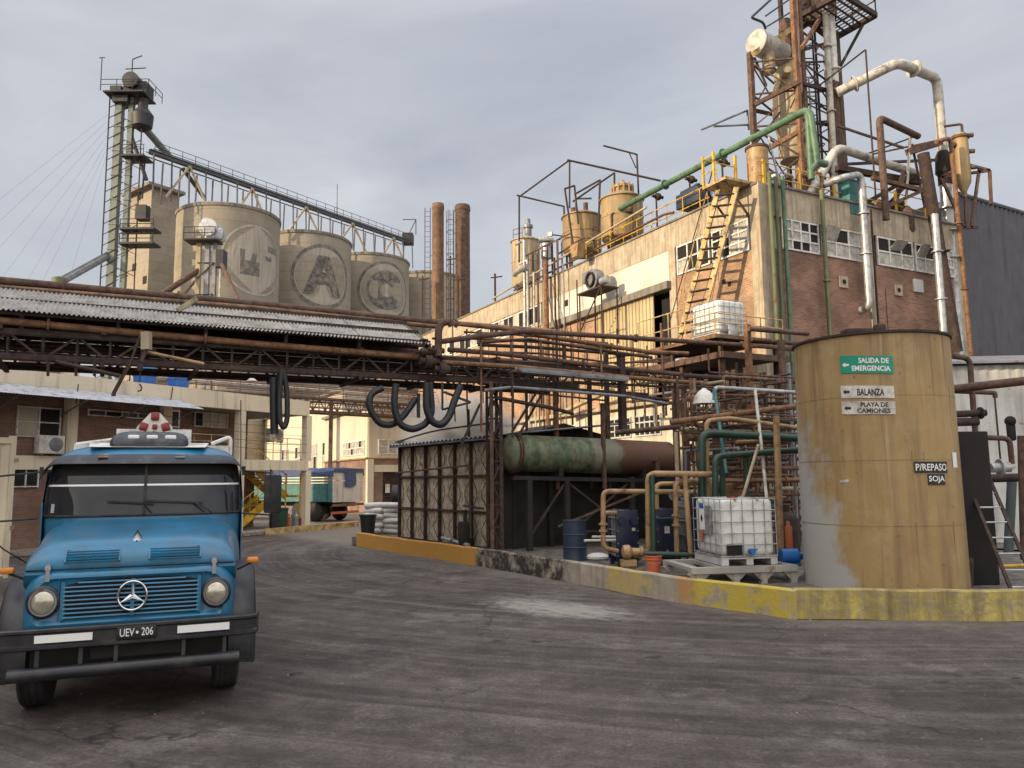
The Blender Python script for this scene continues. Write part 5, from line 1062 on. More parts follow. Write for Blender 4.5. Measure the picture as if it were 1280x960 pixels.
for i in range(10):
    y0 = 415+i*8; pipe(kl((580+9*(i % 3), y0), (640+13*(i % 4), y0+3), (760+25*(i % 3), y0+14), off=-1.4-.15*i), .03+.01*(i % 3), ['rust', 'tan_pipe_dull', 'rust_dark'][i % 3], 'thin pipe among those crowding behind the front bridge pipes', 'thin pipes in the bridge tangle', seg=8)
b = MB(); p, q = kl((640, 464), (782, 476), off=.35); b.box((p+q)/2, (.02, .34, .02), (B, A, Z)); b.bar(p, q, .30, .05); b.bar(p+Z*.05-A*.15, q+Z*.05-A*.15, .02, .08); b.bar(p+Z*.05+A*.15, q+Z*.05+A*.15, .02, .08); tag(b.build('cable_tray', M['grey_steel']), 'pale grey cable tray crossing below the orange-brown pipe', 'cable tray')
for i in range(22):
    x = 566+i*12.5+5*(i % 3); o = [-.5, -1.2, .2, -1.7][i % 4]; y0 = 404+7*(i % 5); y1 = 486+9*(i*3 % 7); t_ = PK(x, y0, o); b_ = PK(x, y1, o)
    pipe([V((t_.x, t_.y, b_.z)), t_], .016+.007*(i % 3), ['rust', 'rust_dark', 'tan_pipe_dull'][i % 3], ['rust-brown', 'dark', 'dull tan'][i % 3]+' thin upright among the bridge pipes in front of the factory', 'thin uprights of the bridge', seg=7, mass=.017)
r = empty('bridge_truss', 'shorter rusty truss carrying the bridge on from the lattice column to the factory', 'truss', tuple(kk(2.4, 4.7, -.2)), 0, 'trusses of the pipe bridge'); ks = []
for z in (4.62, 5.0): b = MB(); b.bar(kk(2.4, z, -.2), kk(7.2, z, -.2), .06, .06); ks.append(b.build('chord', M['rust_dark']))
b = MB()
for i in range(11): s = 2.4+4.8*i/11; b.bar(kk(s, 4.62 if i % 2 else 5.0, -.2), kk(s+4.8/11, 5.0 if i % 2 else 4.62, -.2), .032); b.bar(kk(s, 4.62, -.2), kk(s, 5.0, -.2), .028)
ks.append(b.build('lattice', M['rust_dark'])); keep(r, *ks)
# swan-neck and valve clump at the junction
pipe(kl((548, 445), (548, 412), (553, 402), (563, 402), (565, 408), off=.45), .09, 'rust', 'rusty swan-neck vent pipe at the bridge junction', bend=.25)
for i, (x, y, rr) in enumerate(((535, 452, .16), (552, 462, .17), (545, 438, .12), (530, 440, .09))):
    c = PK(x, y, .4); b = MB(); b.cone(c-B*.08, c+B*.08, rr, None, 14); b.cone(c-B*.2, c+B*.2, rr*.55, None, 10); b.tube([c, c+Z*.28], .025, 6); b.cone(c+Z*.27, c+Z*.30, .1, None, 12)
    tag(b.build('valve', M['rust_dark'], org=tuple(c)), 'dark valve clumped at the bridge junction above the black hoses', 'valve', 'valves at the junction')
# plain posts of the right half
for px, yt, yb, w_, m in ((640, 468, 548, .035, 'rust_dark'), (657, 420, 620, .06, 'rust'), (694, 462, 596, .11, 'rust_orange'), (736, 458, 596, .10, 'rust_dark'), (757, 435, 596, .11, 'rust'), (776, 445, 540, .17, 'rust_dark'), (753, 505, 592, .09, 'rust'), (705, 432, 462, .07, 'rust_dark')):
    off = {640: .5, 657: -.8, 694: -.78, 736: -.78, 757: -.78, 776: .1, 753: .09, 705: .05}[px]
    t_ = PK(px, yt, off); z0 = 1.78 if yb in (596, 592) else .12 if yb > 600 else PK(px, yb, off).z
    b = MB(); b.box(V((t_.x, t_.y, (z0+t_.z)/2)), (w_, w_, t_.z-z0), (B, A, Z)); b.box(V((t_.x, t_.y, t_.z+.01)), (w_*1.5, w_*1.5, .02), (B, A, Z))
    if yb > 600: b.box(V((t_.x, t_.y, .13)), (w_*2, w_*2, .02), (B, A, Z))
    tag(b.build('steel_post', M[m]), {640: 'thin dark post at one end of the cable tray', 657: 'thin rusty post behind the cable tray', 694: 'orange-brown square post rising behind the green tank', 736: 'dark post at the edge of the cream door', 757: 'rusty post in front of the middle of the cream door', 776: 'thick dark short post with a free top before the cream door', 753: 'rusty post standing in front of the rusty half of the green tank', 705: 'short dark hanger between two bridge pipes'}[px], 'post')
# lattice column at the junction
c = PK(618, 600, 0); c.z = FLZ
r = empty('lattice_column', 'tall rusty lattice column carrying the bridge beside the panel tank', 'column', tuple(c)); ks = []
hw = .13
for i, (dx, dy) in enumerate(((-1, -1), (1, -1), (1, 1), (-1, 1))): b = MB(); q = c+B*dx*hw+A*dy*hw; b.bar(q, V((q.x, q.y, ZL)), .09 if i < 2 else .07); ks.append(b.build('leg', M['rust_dark' if i % 2 else 'rust']))
b = MB()
for k in range(8):
    z0 = .1+k*.53; z1 = z0+.53
    for s, a_, c_ in ((-A*hw, B*hw, 1), (A*hw, B*hw, -1), (-B*hw, A*hw, 1), (B*hw, A*hw, -1)):
        d_ = a_*c_*(1 if k % 2 else -1); b.bar(c+s-d_+Z*z0, c+s+d_+Z*z1, .035); b.bar(c+s-a_+Z*z1, c+s+a_+Z*z1, .03)
ks.append(b.build('lacing', M['rust_dark'])); keep(r, *ks)
b = MB(); 
for (x0, y0, x1, y1) in ((648, 545, 690, 470), (640, 540, 672, 488), (600, 505, 575, 560)): p, q = kl((x0, y0), (x1, y1), off=.1); b = MB(); b.bar(p, q, .05); tag(b.build('diagonal_brace', M['rust_dark']), 'dark diagonal brace below the bridge, beside the lattice column', 'brace', 'braces by the lattice column')
# hanging black hoses (loading hoses)
HG = 'black hoses hanging from the bridge'
def hose(pp, rr, label, off=.55): return pipe(kl(*pp, off=off), rr, 'hose', label, HG, 'hose', .5, 12, cat='hose')
hose(((342, 472), (342, 500), (343, 542)), .085, 'straight black hose hanging above the gallery air conditioner')
hose(((352, 462), (349, 500), (350, 528), (355, 536), (359, 525), (359, 490), (354, 462)), .055, 'narrow black hose loop hanging beside the straight hose', .7)
hose(((478, 485), (463, 492), (461, 510), (474, 530), (490, 532), (505, 520), (520, 498)), .075, 'black hose looping outermost, away from the hanger bracket', .5)
hose(((495, 480), (492, 505), (498, 530), (515, 538), (533, 530), (540, 515), (537, 478)), .08, 'black hose of the middle loop crossing the outermost loop', .65)
hose(((533, 478), (533, 512), (540, 528), (552, 532), (562, 520), (568, 500), (576, 482)), .085, 'thick black hose of the loop next to the hanger bracket', .8)
hose(((523, 492), (523, 522)), .04, 'short black hose end between the loops', .6)
b = MB(); p1, p2, p3 = kl((553, 478), (553, 512), (588, 503), off=.6); p4 = kl((555, 490), off=.6)[0]; b.bar(p1, p2, .05); b.bar(p2, p3, .05); b.bar(p4, p3, .05); q_ = kl((568, 506), (569, 527), off=.6); b.bar(q_[0], q_[1], .03); tag(b.build('hose_hanger', M['black_steel']), 'black triangular hanger bracket beside the hose loops', 'bracket')
# davit with hook at the left
p = kl((183, 415), (183, 437), (182, 468), (142, 492), (176, 418), off=.75)
r = empty('lifting_davit', 'tan steel davit with a strut and hook hanging from the bridge roof', 'davit', tuple(p[0])); ks = []
b = MB(); b.bar(p[0], p[1], .16, .14); ks.append(b.build('post', M['cream_tank'])); b = MB(); b.bar(p[4], PK(160, 462, .75), .04); b.bar(PK(160, 458, .75), p[3], .07); b.bar(p[3], PK(142, 495, .75), .06); ks.append(b.build('strut', M['rust_dark']))
b = MB(); b.bar(p[1], PK(176, 452, .75), .07); b.tube([PK(176, 452, .75), PK(174.5, 478, .75)], .012, 6); c = PK(175, 460, .75); b.rbox(c, (.1, .08, .13), .02); c = PK(174.5, 480, .75); b.tube([c, c-Z*.06+B*.04, c-Z*.13+B*.03, c-Z*.14-B*.03], .016, 6, .05); ks.append(b.build('hook_block', M['rust_dark'])); keep(r, *ks)
pipe(kl((183, 440), (255, 455), off=.6), .035, 'tan_pipe', 'short tan rod bracing the davit against the truss')
pipe(kl((70, 452), (150, 470), off=.5), .04, 'rust_dark', 'dark rod sloping under the bridge near the davit foot')
b = MB(); p, q = kl((222, 388), (246, 373), off=-.6); b.bar(p, q, .14, .1); tag(b.build('timber_prop', M['cream_tank']), 'short pale prop lying on the bridge roof below the small elevator', 'prop')
b = MB(); c = PK(315, 473, .3); b.cone(c, c-Z*.06, .05, .12, 14); tag(b.build('yard_lamp', M['white_paint']), 'small lamp under the bridge truss near the hoses', 'lamp')
for i, px in enumerate((95, 118, 60)):
    p, q = kl((px, 445), (px, 470), off=.2); b = MB(); b.tube([p, q], .03, 6); tag(b.build('hanger_rod', M['rust_dark']), 'short dark rod hanging under the bridge near the davit', 'rod', 'hanger rods at the left')
# far pipe bridge across the yard
FB0 = atY(225, 490, 40); FB1 = atY(560, 520, 52)
fd = FB1-FB0; fd.z = 0; L_ = fd.length; fd.normalize(); fn = V((fd.y, -fd.x, 0))
r = empty('far_pipe_bridge', 'lower pipe bridge far across the yard behind the black hoses', 'pipe bridge', tuple(FB0)); ks = []
for z in (0, .75):
    b = MB(); b.bar(FB0+Z*(z-.6), FB0+fd*L_+Z*(z-.6), .12); b.bar(FB0+Z*(z-.6)-fn*1.4, FB0+fd*L_+Z*(z-.6)-fn*1.4, .12); ks.append(b.build('chord', M['rust']))
b = MB()
for i in range(44): s0_, s1_ = L_*i/44, L_*(i+1)/44; b.bar(FB0+fd*s0_+Z*(-.6 if i % 2 else .15), FB0+fd*s1_+Z*(.15 if i % 2 else -.6), .05); b.bar(FB0+fd*s0_+Z*(-.6), FB0+fd*s0_+Z*(1.3 if i % 4 == 0 else .15), .05)
ks.append(b.build('lattice', M['rust']))
b = MB()
for s_ in (.15, .5, .92): q = FB0+fd*L_*s_; b.box(V((q.x, q.y, q.z/2)), (.2, .2, q.z)); 
ks.append(b.build('post', M['rust'])); keep(r, *ks)
for i in range(15):
    z = -.3+.21*(i % 8); o = -.11*i; m = ['lagging', 'tan_pipe_dull', 'rust', 'grey_steel', 'rust_orange'][i % 5]
    pipe([FB0+Z*z+fn*o-fd*(1 if i % 3 else -3), FB0+fd*(L_+.5)+Z*z+fn*o], .022+.014*(i % 3), m, 'pipe lying on the far bridge behind the hoses', 'pipes on the far bridge', seg=8)
p = atY(500, 477, 44); b = MB(); b.lathe((0, 0, 0), [(.1, -1.7), (.32, -1.5), (.34, 1.5), (.1, 1.7)], 16, fd); o = b.build('small_vessel', M['cream_tank']); o.location = p; tag(o, 'pale horizontal vessel on the far bridge behind the outermost hose loop', 'vessel')
p = atY(552, 465, 46); p.z = 6.0
# ---------------------------------------------------------------- panel tank
P0 = atZ(613, 688, FLZ); P1_ = atZ(501, 673, FLZ); pe = (P1_-P0); PLn = pe.length; pe.normalize(); pf = V((pe.y, -pe.x, 0)); pn = -pf    # pf goes back to the right
HP = atY(614, 549, P0.y).z - FLZ
r = empty('panel_tank', 'weathered cream sectional steel tank with rusty stiffeners and crossed rods', 'tank', tuple(P0)); ks = []
def pt_(u, z, o=0): return P0+pe*u+pn*o+Z*z
dm('panel_cream', (.54, .475, .36), .75, var=.22, scale=2.2, streak=.36, streakcol=(.2, .13, .07), rust=.2, rustcol=(.16, .075, .035), dirt=.22, dirtcol=(.13, .1, .07))
b = MB(); b.box(P0+pe*PLn/2+pf*2.4+Z*HP/2, (PLn, 4.8, HP), (pe, pf, Z)); ks.append(b.build('shell', M['panel_cream']))
b = MB(); b.box(P0+pf*2.4+Z*HP/2-pe*.01, (.03, 4.8, HP-.02), (pe, pf, Z)); ks.append(b.build('sooty_end', M['soot']))
nu, nz_ = 6, 3; pw = PLn/nu; ph = HP/nz_
for i in range(nu+1): b = MB(); b.box(pt_(pw*i, HP/2, .05), (.045, .1, HP), (pe, pn, Z)); ks.append(b.build('upright', M['rust_dark']))
for j in range(nz_+1): b = MB(); b.box(pt_(PLn/2, min(max(ph*j, .04), HP-.03), .035), (PLn, .07, .06), (pe, pn, Z)); ks.append(b.build('rail', M['rust_dark']))
for i in range(nu):
    b = MB()
    for j in range(nz_):
        u0, z0 = pw*i, ph*j; cu, cz = u0+pw/2, z0+ph/2
        for su in (-1, 1):
            for sz_ in (-1, 1): b.bar(pt_(cu+su*pw*.43, cz+sz_*ph*.42, .03), pt_(cu+su*pw*.14, cz+sz_*ph*.07, .06), .015)
            b.bar(pt_(cu+su*pw*.14, cz-ph*.07, .06), pt_(cu+su*pw*.14, cz+ph*.07, .06), .014)
    ks.append(b.build('crossed_rods', M['rust']))
b = MB(); b.sheet(P0+Z*(HP+.05)+pn*.3-pe*.3, pe*(PLn+.6), pf*5+Z*.5, 26, .03, Z); b.bar(pt_(-.3, HP+.0, .25), pt_(PLn+.3, HP+.0, .25), .05); ks.append(b.build('roof_sheet', M['grey_steel']))
b = MB(); b.bar(pt_(.95, HP, .05), pt_(1.0, HP+.85, .05), .08, .04); ks.append(b.build('roof_stub', M['rust_dark'])); keep(r, *ks)
pipe([pt_(5.1, 2.0, .25), pt_(.6, 2.15, .25), pt_(.55, .3, .25)], .025, 'rust', 'thin rusty pipe across the face of the panel tank')
pipe([pt_(.0, 1.05, .2), pt_(1.0, 1.1, .2)], .03, 'rust_dark', 'short dark pipe stub low on the panel tank beside the column')
pipe([pt_(PLn+.2, HP+.15, .1), pt_(3, HP+.38, .1), pt_(-.2, HP+.40, .1)], .025, 'rust_dark', 'thin bowed pipe running above the panel tank roof', bend=1.5)
pipe([pt_(1.9, .22, .35), pt_(.4, .12, .4)], .05, 'galv', 'grey pipe lying at the foot of the panel tank', fl=((0, .4), (0, .7)))
p = pt_(.75, .0, .3); b = MB(); b.rbox(p+Z*.35, (.35, .3, .7), .05, 2, (pe, pn, Z)); b.cone(p+Z*.7, p+Z*1.0, .05); tag(b.build('pump_box', M['soot'], org=tuple(p)), 'black sooty box at the foot of the panel tank', 'box')
# ---------------------------------------------------------------- green horizontal tank
e0 = PK(640, 566, -.35); e1 = PK(835, 573, -.35); tx = (e1-e0).normalized(); LG = (e1-e0).length; RG = .47
def tank_green():
    m = mat('tank_green', (.026, .066, .032), .6, var=.35, scale=1.6, dirt=.3, dirtcol=(.16, .16, .09), streak=.45, streakcol=(.22, .2, .13), rust=.2); t = m.node_tree; b = t.nodes['Principled BSDF']; L = t.links.new; src = b.inputs['Base Color'].links[0].from_socket
    ge = _n(t, 'ShaderNodeNewGeometry'); dt = _n(t, 'ShaderNodeVectorMath', operation='DOT_PRODUCT'); L(ge.outputs['Position'], dt.inputs[0]); dt.inputs[1].default_value = tx
    n = _n(t, 'ShaderNodeTexNoise'); n.inputs['Scale'].default_value = 1.8; n.inputs['Detail'].default_value = 8; L(ge.outputs['Position'], n.inputs['Vector'])
    ad = _n(t, 'ShaderNodeMath', operation='MULTIPLY_ADD'); L(n.outputs[0], ad.inputs[0]); ad.inputs[1].default_value = 1.2; L(dt.outputs['Value'], ad.inputs[2])
    c0_ = e0.dot(tx)+.6; bpn = _n(t, 'ShaderNodeBump'); bpn.inputs['Strength'].default_value = .0
    for (a_, c_, colr) in ((c0_+LG*.44, c0_+LG*.47, (.22, .215, .15)), (c0_+LG*.60, c0_+LG*.63, (.13, .045, .03)), (c0_+LG*.98, c0_+LG*1.0, (.05, .025, .02))):
        mr = _n(t, 'ShaderNodeMapRange'); mr.inputs[1].default_value = a_; mr.inputs[2].default_value = c_; mr.inputs[4].default_value = .8; L(ad.outputs[0], mr.inputs[0]); mx = _n(t, 'ShaderNodeMixRGB'); L(mr.outputs[0], mx.inputs[0]); L(src, mx.inputs[1]); mx.inputs[2].default_value = colr+(1,); src = mx.outputs[0]
    L(src, b.inputs['Base Color']); return m
M['tank_green'] = tank_green()
r = empty('horizontal_tank', 'long horizontal green tank turning rust-red at one end', 'tank', tuple(e0)); ks = []
b = MB(); b.lathe(e0, [(RG, .05), (RG, LG*.33), (RG+.006, LG*.33+.01), (RG+.006, LG*.66), (RG, LG*.66+.01), (RG, LG-.05), (RG*.8, LG+.05), (.02, LG+.09)], 40, tx); ks.append(b.build('shell', M['tank_green']))
b = MB(); b.lathe(e0, [(RG*1.0, .06), (RG*1.0, -.02), (RG*.93, -.12), (RG*.72, -.24), (RG*.4, -.31), (.01, -.33)], 40, tx); ks.append(b.build('domed_end', M['tank_green']))
b = MB(); b.lathe(e0, [(RG, .0), (RG*1.12, .0), (RG*1.12, .04), (RG*1.0, .045), (RG*1.0, .06), (RG*1.12, .065), (RG*1.12, .105), (RG, .105)], 40, tx, False)
for k in range(28): a = 2*math.pi*k/28; x_, y_ = frame_of(tx); q = e0+(x_*math.cos(a)+y_*math.sin(a))*RG*1.06; b.cone(q-tx*.03, q+tx*.13, .014, None, 6)
ks.append(b.build('bolted_flange', M['rust']))
for f in (.25, .78):
    c = e0+tx*LG*f-Z*RG*.85; b = MB(); b.box(c-Z*.1, (.12, RG*1.5, .34), (tx, V((-tx.y, tx.x, 0)), Z)); ks.append(b.build('saddle', M['soot']))
c = e0+tx*LG*.83; b = MB(); b.cone(c-A*RG*.8-Z*.1, c-A*(RG+.18)-Z*.1, .06); b.tube([c-A*(RG+.14)-Z*.1, c-A*(RG+.14)-Z*.55], .06, 10); ks.append(b.build('nozzle', M['rust'])); keep(r, *ks)
zfr = e0.z-RG-.17
r = empty('support_stand', 'sooty steel frame carrying the green horizontal tank', 'frame', tuple(V((e0.x, e0.y, FLZ)))); ks = []
dv = V((-tx.y, tx.x, 0)).normalized()
for o in (-.42, .42): b = MB(); b.bar(e0+dv*o+Z*(zfr-e0.z)-tx*.2, e0+dv*o+Z*(zfr-e0.z)+tx*(LG+.5), .12, .1); ks.append(b.build('beam', M['soot']))
for f in (.05, .27, .68, 1.0):
    for o in (-.42, .42): q = e0+tx*LG*f+dv*o; b = MB(); b.box(V((q.x, q.y, (.12+zfr)/2)), (.13, .13, zfr-.12), (tx, dv, Z)); ks.append(b.build('leg', M['soot']))
b = MB()
for f0_, f1_ in ((.27, .68), (.68, .27), (.05, .27)):
    q0, q1 = e0+tx*LG*f0_-dv*.4, e0+tx*LG*f1_-dv*.4; b.bar(V((q0.x, q0.y, .6)), V((q1.x, q1.y, zfr-.1)), .05)
b.bar(e0+tx*LG*.27-dv*.42-Z*(e0.z-.75), e0+tx*LG*.68-dv*.42-Z*(e0.z-.75), .05)
ks.append(b.build('brace', M['rust_dark'])); keep(r, *ks)
p, q = atY(698, 658, 18.6), atY(815, 610, 18.2); b = MB(); b.bar(p, q, .05, .05); tag(b.build('diagonal_bar', M['rust']), 'brown bar slanting up in front of the sooty recess', 'bar')
# sooty recess wall behind
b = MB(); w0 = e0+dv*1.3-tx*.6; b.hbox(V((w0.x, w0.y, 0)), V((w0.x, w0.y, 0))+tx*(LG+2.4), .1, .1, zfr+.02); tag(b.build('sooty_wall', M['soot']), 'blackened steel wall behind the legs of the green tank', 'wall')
b = MB(); w1 = e0+tx*(LG+1.6)+dv*.9; 
# low sheet roof behind the green tank
rf0 = PL(640, 545, 3.6); 
b = MB(); p = [PK(648, 546, -1.8), PK(705, 529, -1.8), PK(760, 545, -2.2)]; b.prism([p[0], p[1], p[2], p[2]-Z*.35, p[0]-Z*.3], A*2.0); tag(b.build('lean_to', M['rust_dark'], smooth=0), 'dark rusty lean-to roof just above the green tank', 'roof')
# ---------------------------------------------------------------- in front of the recess: drum, exchangers, bucket
p = atZ(719, 700, FLZ); r = empty('steel_drum', 'dusty dark blue steel drum standing in front of the sooty wall', 'drum', tuple(p))
b = MB(); R_ = .26; b.lathe((0, 0, 0), [(R_-.01, 0), (R_+.01, .01), (R_, .03), (R_, .27), (R_+.015, .285), (R_, .30), (R_, .55), (R_+.015, .565), (R_, .58), (R_, .84), (R_+.012, .85), (R_+.012, .87), (R_-.015, .87), (R_-.02, .85), (.01, .85)], 28); b.build('body', M['drum_blue'], r); b = MB(); b.cone((.1, .08, .84), (.1, .08, .875), .035); b.build('bung', M['rust'], r)
b = MB(); c = atZ(747, 700, FLZ); b.ball(c+Z*.06, .2, 10, 7, (1.3, 1, .5)); tag(b.build('sack', M['sack'], org=tuple(c)), 'small pale sack slumped on the floor beside the blue drum', 'sack')
YE = 15.6
def exch(px0, px1, py0, label, y):
    a_, c_ = atY(px0, 690, y), atY(px1, 690, y); w_ = (c_-a_).length; zt = atY((px0+px1)/2, py0, y).z; r = empty('heat_exchanger', label, 'heat exchanger', tuple(V(((a_.x+c_.x)/2, y, FLZ))), R(8), 'navy plate heat exchangers')
    h = zt-FLZ; b = MB(); b.rbox((0, 0, h*.55), (w_, .06, h*.9), .015); b.build('front_plate', M['exchanger_blue'], r)
    b = MB()
    for k in range(14): b.box((0, .08+k*.035, h*.55), (w_*.78, .012, h*.78))
    b.build('plate_pack', M['galv'], r)
    b = MB(); b.rbox((0, .62, h*.55), (w_, .05, h*.9), .015); b.box((0, 1.0, h*.5), (.08, .06, h)); b.build('rear_plate', M['exchanger_blue'], r)
    b = MB()
    for s in (-1, 1):
        for k in range(4): b.cone((s*w_*.45, -.08, h*(.2+.22*k)), (s*w_*.45, .75, h*(.2+.22*k)), .014, None, 8)
    b.bar((0, 0, h*.97), (0, 1.0, h*.97), .05); b.build('tie_bars', M['grey_steel'], r)
    for s in (-1, 1): b = MB(); b.box((s*w_*.35, .0, .07), (.07, .07, .14)); b.box((s*w_*.35, .6, .07), (.07, .07, .14)); b.build('foot', M['exchanger_blue'], r)
    b = MB()
    for s in (-1, 1):
        for z in (.25, .82): b.lathe((s*w_*.27, -.03, h*z), [(.05, 0), (.05, .07), (.085, .07), (.085, .10), (.01, .10)], 14, -Y1)
    b.build('port', M['exchanger_blue'], r)
    return r
e1_ = exch(770, 799, 638, 'navy plate heat exchanger, nearest the blue drum beside the tan pipe loop', 16.2)
e2_ = exch(820, 846, 636, 'middle navy plate heat exchanger with a small white label', 16.4)
e3_ = exch(858, 876, 622, 'navy plate heat exchanger half hidden behind the white cage tank', 16.6)
for e_, x, z, s_ in ((e2_, .02, .72, (.11, .14)), (e1_, .13, .75, (.07, .06)), (e2_, .0, .28, (.06, .07)), (e1_, -.05, .22, (.08, .05))):
    b = MB(); b.box((x, -.036, z), (s_[0], .006, s_[1])); b.build('label_plate', M['sign_white'], e_)
TG = 'tan pipes around the heat exchangers'
pipe([atY(772, 689, 15.8), atY(754, 685, 15.7), atY(754, 614, 15.7), atY(862, 615, 15.7)], .05, 'tan_pipe', 'tan pipe loop framing the heat exchangers beside the blue drum', TG, fl=((1, .3), (1, .42)))
pipe([atY(792, 694, 15.4), atY(811, 692, 15.4), atY(810, 592, 15.4), atY(892, 593, 15.6)], .06, 'tan_pipe', 'tallest tan pipe arch in front of the heat exchangers', TG, fl=((0, .4),))
pipe([atY(821, 636, 16.1), atY(820, 605, 16.1), atY(880, 604, 16.3)], .05, 'tan_pipe', 'short tan pipe elbow above the middle exchanger', TG)
pipe([atY(846, 690, 15.5), atY(844, 602, 15.5), atY(880, 601, 15.9)], .05, 'tan_pipe', 'tan pipe with a double flange beside the middle exchanger', TG, fl=((0, .38), (0, .52)))
pipe([atY(864, 702, 15.0), atY(856, 594, 15.2)], .05, 'tan_pipe', 'leaning tan pipe between exchangers and cage tank', TG)
pipe([atY(740, 671, 16.3), atY(770, 671, 16.2)], .025, 'lagging', 'short pale pipe ending at the tan loop, upper of two', TG); pipe([atY(730, 676, 16.3), atY(770, 675, 16.2)], .03, 'lagging', 'short pale pipe ending at the tan loop, lower of two', TG)
pipe([atY(757, 641, 16.0), atY(771, 641, 16.0)], .045, 'tan_pipe', 'short tan nozzle pipe at the top of the exchanger by the tan loop', TG)
b = MB(); c = atY(785, 690, 15.3); b.lathe(c-X1*.12, [(.05, 0), (.13, .03), (.14, .14), (.08, .2), (.07, .34), (.1, .36), (.1, .40), (.06, .42)], 16, X1); b.box(c-Z*.2, (.3, .2, .12)); b.box(c-Z*.33+X1*.1, (.06, .06, .3)); b.box(c-Z*.33-X1*.1, (.06, .06, .3)); tag(b.build('pump', M['tan_pipe'], org=tuple(c)), 'tan pump on black legs at the foot of the exchanger by the tan loop', 'pump')
DG = 'dark green pipes by the cage tank'
pipe([atY(817, 700, 15.2), atY(815, 594, 15.3)], .05, 'green_pipe', 'dark green pipe running up beside the tall tan arch', DG)
pipe([atY(878, 640, 15.8), atY(877, 541, 15.8), atY(1003, 548, 16.2)], .085, 'green_pipe', 'thick dark green pipe rising behind the cage tank and turning level', DG)
pipe([atY(894, 640, 15.4), atY(894, 571, 15.4), atY(910, 569, 15.5), atY(1003, 562, 15.6)], .065, 'green_pipe', 'lower dark green pipe arch behind the cage tank', DG)
pipe([atY(903, 630, 16), atY(903, 572, 16)], .06, 'green_pipe', 'short upright green pipe under the lower green arch', DG); pipe([atY(933, 640, 15.7), atY(933, 568, 15.7)], .06, 'green_pipe', 'upright green pipe behind the middle of the cage tank', DG)
pipe([atY(805, 692, 15.0), atY(873, 694, 15.0)], .05, 'green_pipe', 'dark green pipe low between the exchangers and the cage tank', DG); pipe([atY(820, 648, 15.9), atY(872, 648, 15.9)], .02, 'green_pipe', 'thin green line across the middle exchanger', DG)
pipe([atY(884, 640, 15.9), atY(883, 526, 15.9), atY(912, 523, 16), atY(1003, 536, 16.4)], .05, 'tan_pipe', 'tan pipe arch above the thick green pipe', TG, fl=((0, .35), (0, .45)))
pipe([atY(976, 690, 15.2), atY(970, 520, 15.4)], .065, 'tan_pipe', 'stout upright tan pipe between cage tank and tan tank', TG)
pipe([atY(920, 553, 16.2), atY(970, 550, 16.3), atY(1003, 550, 16.4)], .04, 'tan_pipe', 'tan pipe with a yellow end above the cage tank', TG)
# bucket
p = atZ(817, 716, FLZ); p = atY(817, 716, 15.0); p.z = FLZ
r = empty('bucket', 'orange plastic bucket on the floor just behind the low wall', 'bucket', tuple(p)); b = MB(); b.lathe((0, 0, 0), [(.125, 0), (.15, .26), (.165, .265), (.165, .285), (.155, .29), (.16, .315), (.172, .32), (.172, .345), (.15, .345), (.12, .03)], 24); b.build('body', M['orange_plastic'], r); b = MB(); b.tube([(-.165, 0, .29), (-.12, -.14, .22), (0, -.19, .19), (.12, -.14, .22), (.165, 0, .29)], .004, 5, .05); b.build('handle', M['grey_steel'], r)
# ---------------------------------------------------------------- cage tanks
def cage_tank(name, label, loc, rz, w_=1.0, d_=1.2, nx=5, ny=5, nz=5, full=True, fill='plastic_white'):
    r = empty(name, label, 'cage tank', loc, rz, 'white caged liquid tanks')
    b = MB(); 
    for x in (-w_/2+.06, 0, w_/2-.06): b.box((x, 0, .06), (.12, d_, .1))
    b.box((0, -d_/2+.05, .125), (w_, .1, .025)); b.box((0, d_/2-.05, .125), (w_, .1, .025)); b.box((0, 0, .125), (w_, .1, .025)); b.build('pallet', M['white_metal'], r)
    b = MB(); b.rbox((0, 0, .64), (w_-.04, d_-.04, .97), .10, 4); bt = b.build('bottle', M[fill], r)
    b = MB(); b.lathe((0, 0, 1.11), [(.1, 0), (.1, .04), (.01, .045)], 18); b.build('lid', M['red_lens' if full else 'plastic_white'], bt)
    b = MB()
    for i in range(nx+1):
        x = -w_/2+w_*i/nx
        for s in (-1, 1): b.tube([(x, s*d_/2, .13), (x, s*d_/2, 1.12)], .008, 6)
    for j in range(1, ny):
        y = -d_/2+d_*j/ny
        for s in (-1, 1): b.tube([(s*w_/2, y, .13), (s*w_/2, y, 1.12)], .008, 6)
    for k in range(nz+1):
        z = .16+(1.12-.16)*k/nz; e = .0121
        b.tube([(-w_/2-e, -d_/2-e, z), (w_/2+e, -d_/2-e, z), (w_/2+e, d_/2+e, z), (-w_/2-e, d_/2+e, z), (-w_/2-e, -d_/2-e, z)], .009, 6, .03)
    for x in (-.2, .2): b.box((x, 0, 1.125), (.05, d_, .012))
    b.build('cage', M['galv'], r)
    return r
q = atY(903, 708, 13.5); rzz = R(9); ex_, ey_ = V((math.cos(rzz), math.sin(rzz), 0)), V((-math.sin(rzz), math.cos(rzz), 0)); cpos = q+ex_*.5+ey_*.6
ib = cage_tank('cage_tank', 'white cage tank with labels standing on the low bench behind the wall', tuple(cpos), rzz)
b = MB(); b.box((-.512, -.02, .75), (.012, .42, .50)); b.build('data_plate', M['galv'], ib)
b = MB(); b.box((-.525, .14, .80), (.008, .2, .46)); b.build('paper_label', M['letter_white'], ib); b = MB(); b.box((-.531, .14, .99), (.006, .19, .09)); b.build('blue_label', M['plastic_blue'], ib)
b = MB(); b.prism([V((-.531, .14+dy, .77+dz)) for dy, dz in ((-.05, 0), (0, -.07), (.05, 0), (0, .07))], (-.004, 0, 0)); b.build('hazard_mark', M['letter_black'], ib)
b = MB(); b.box((-.525, .2, .46), (.008, .12, .18)); b.build('red_label', M['orange_plastic'], ib)
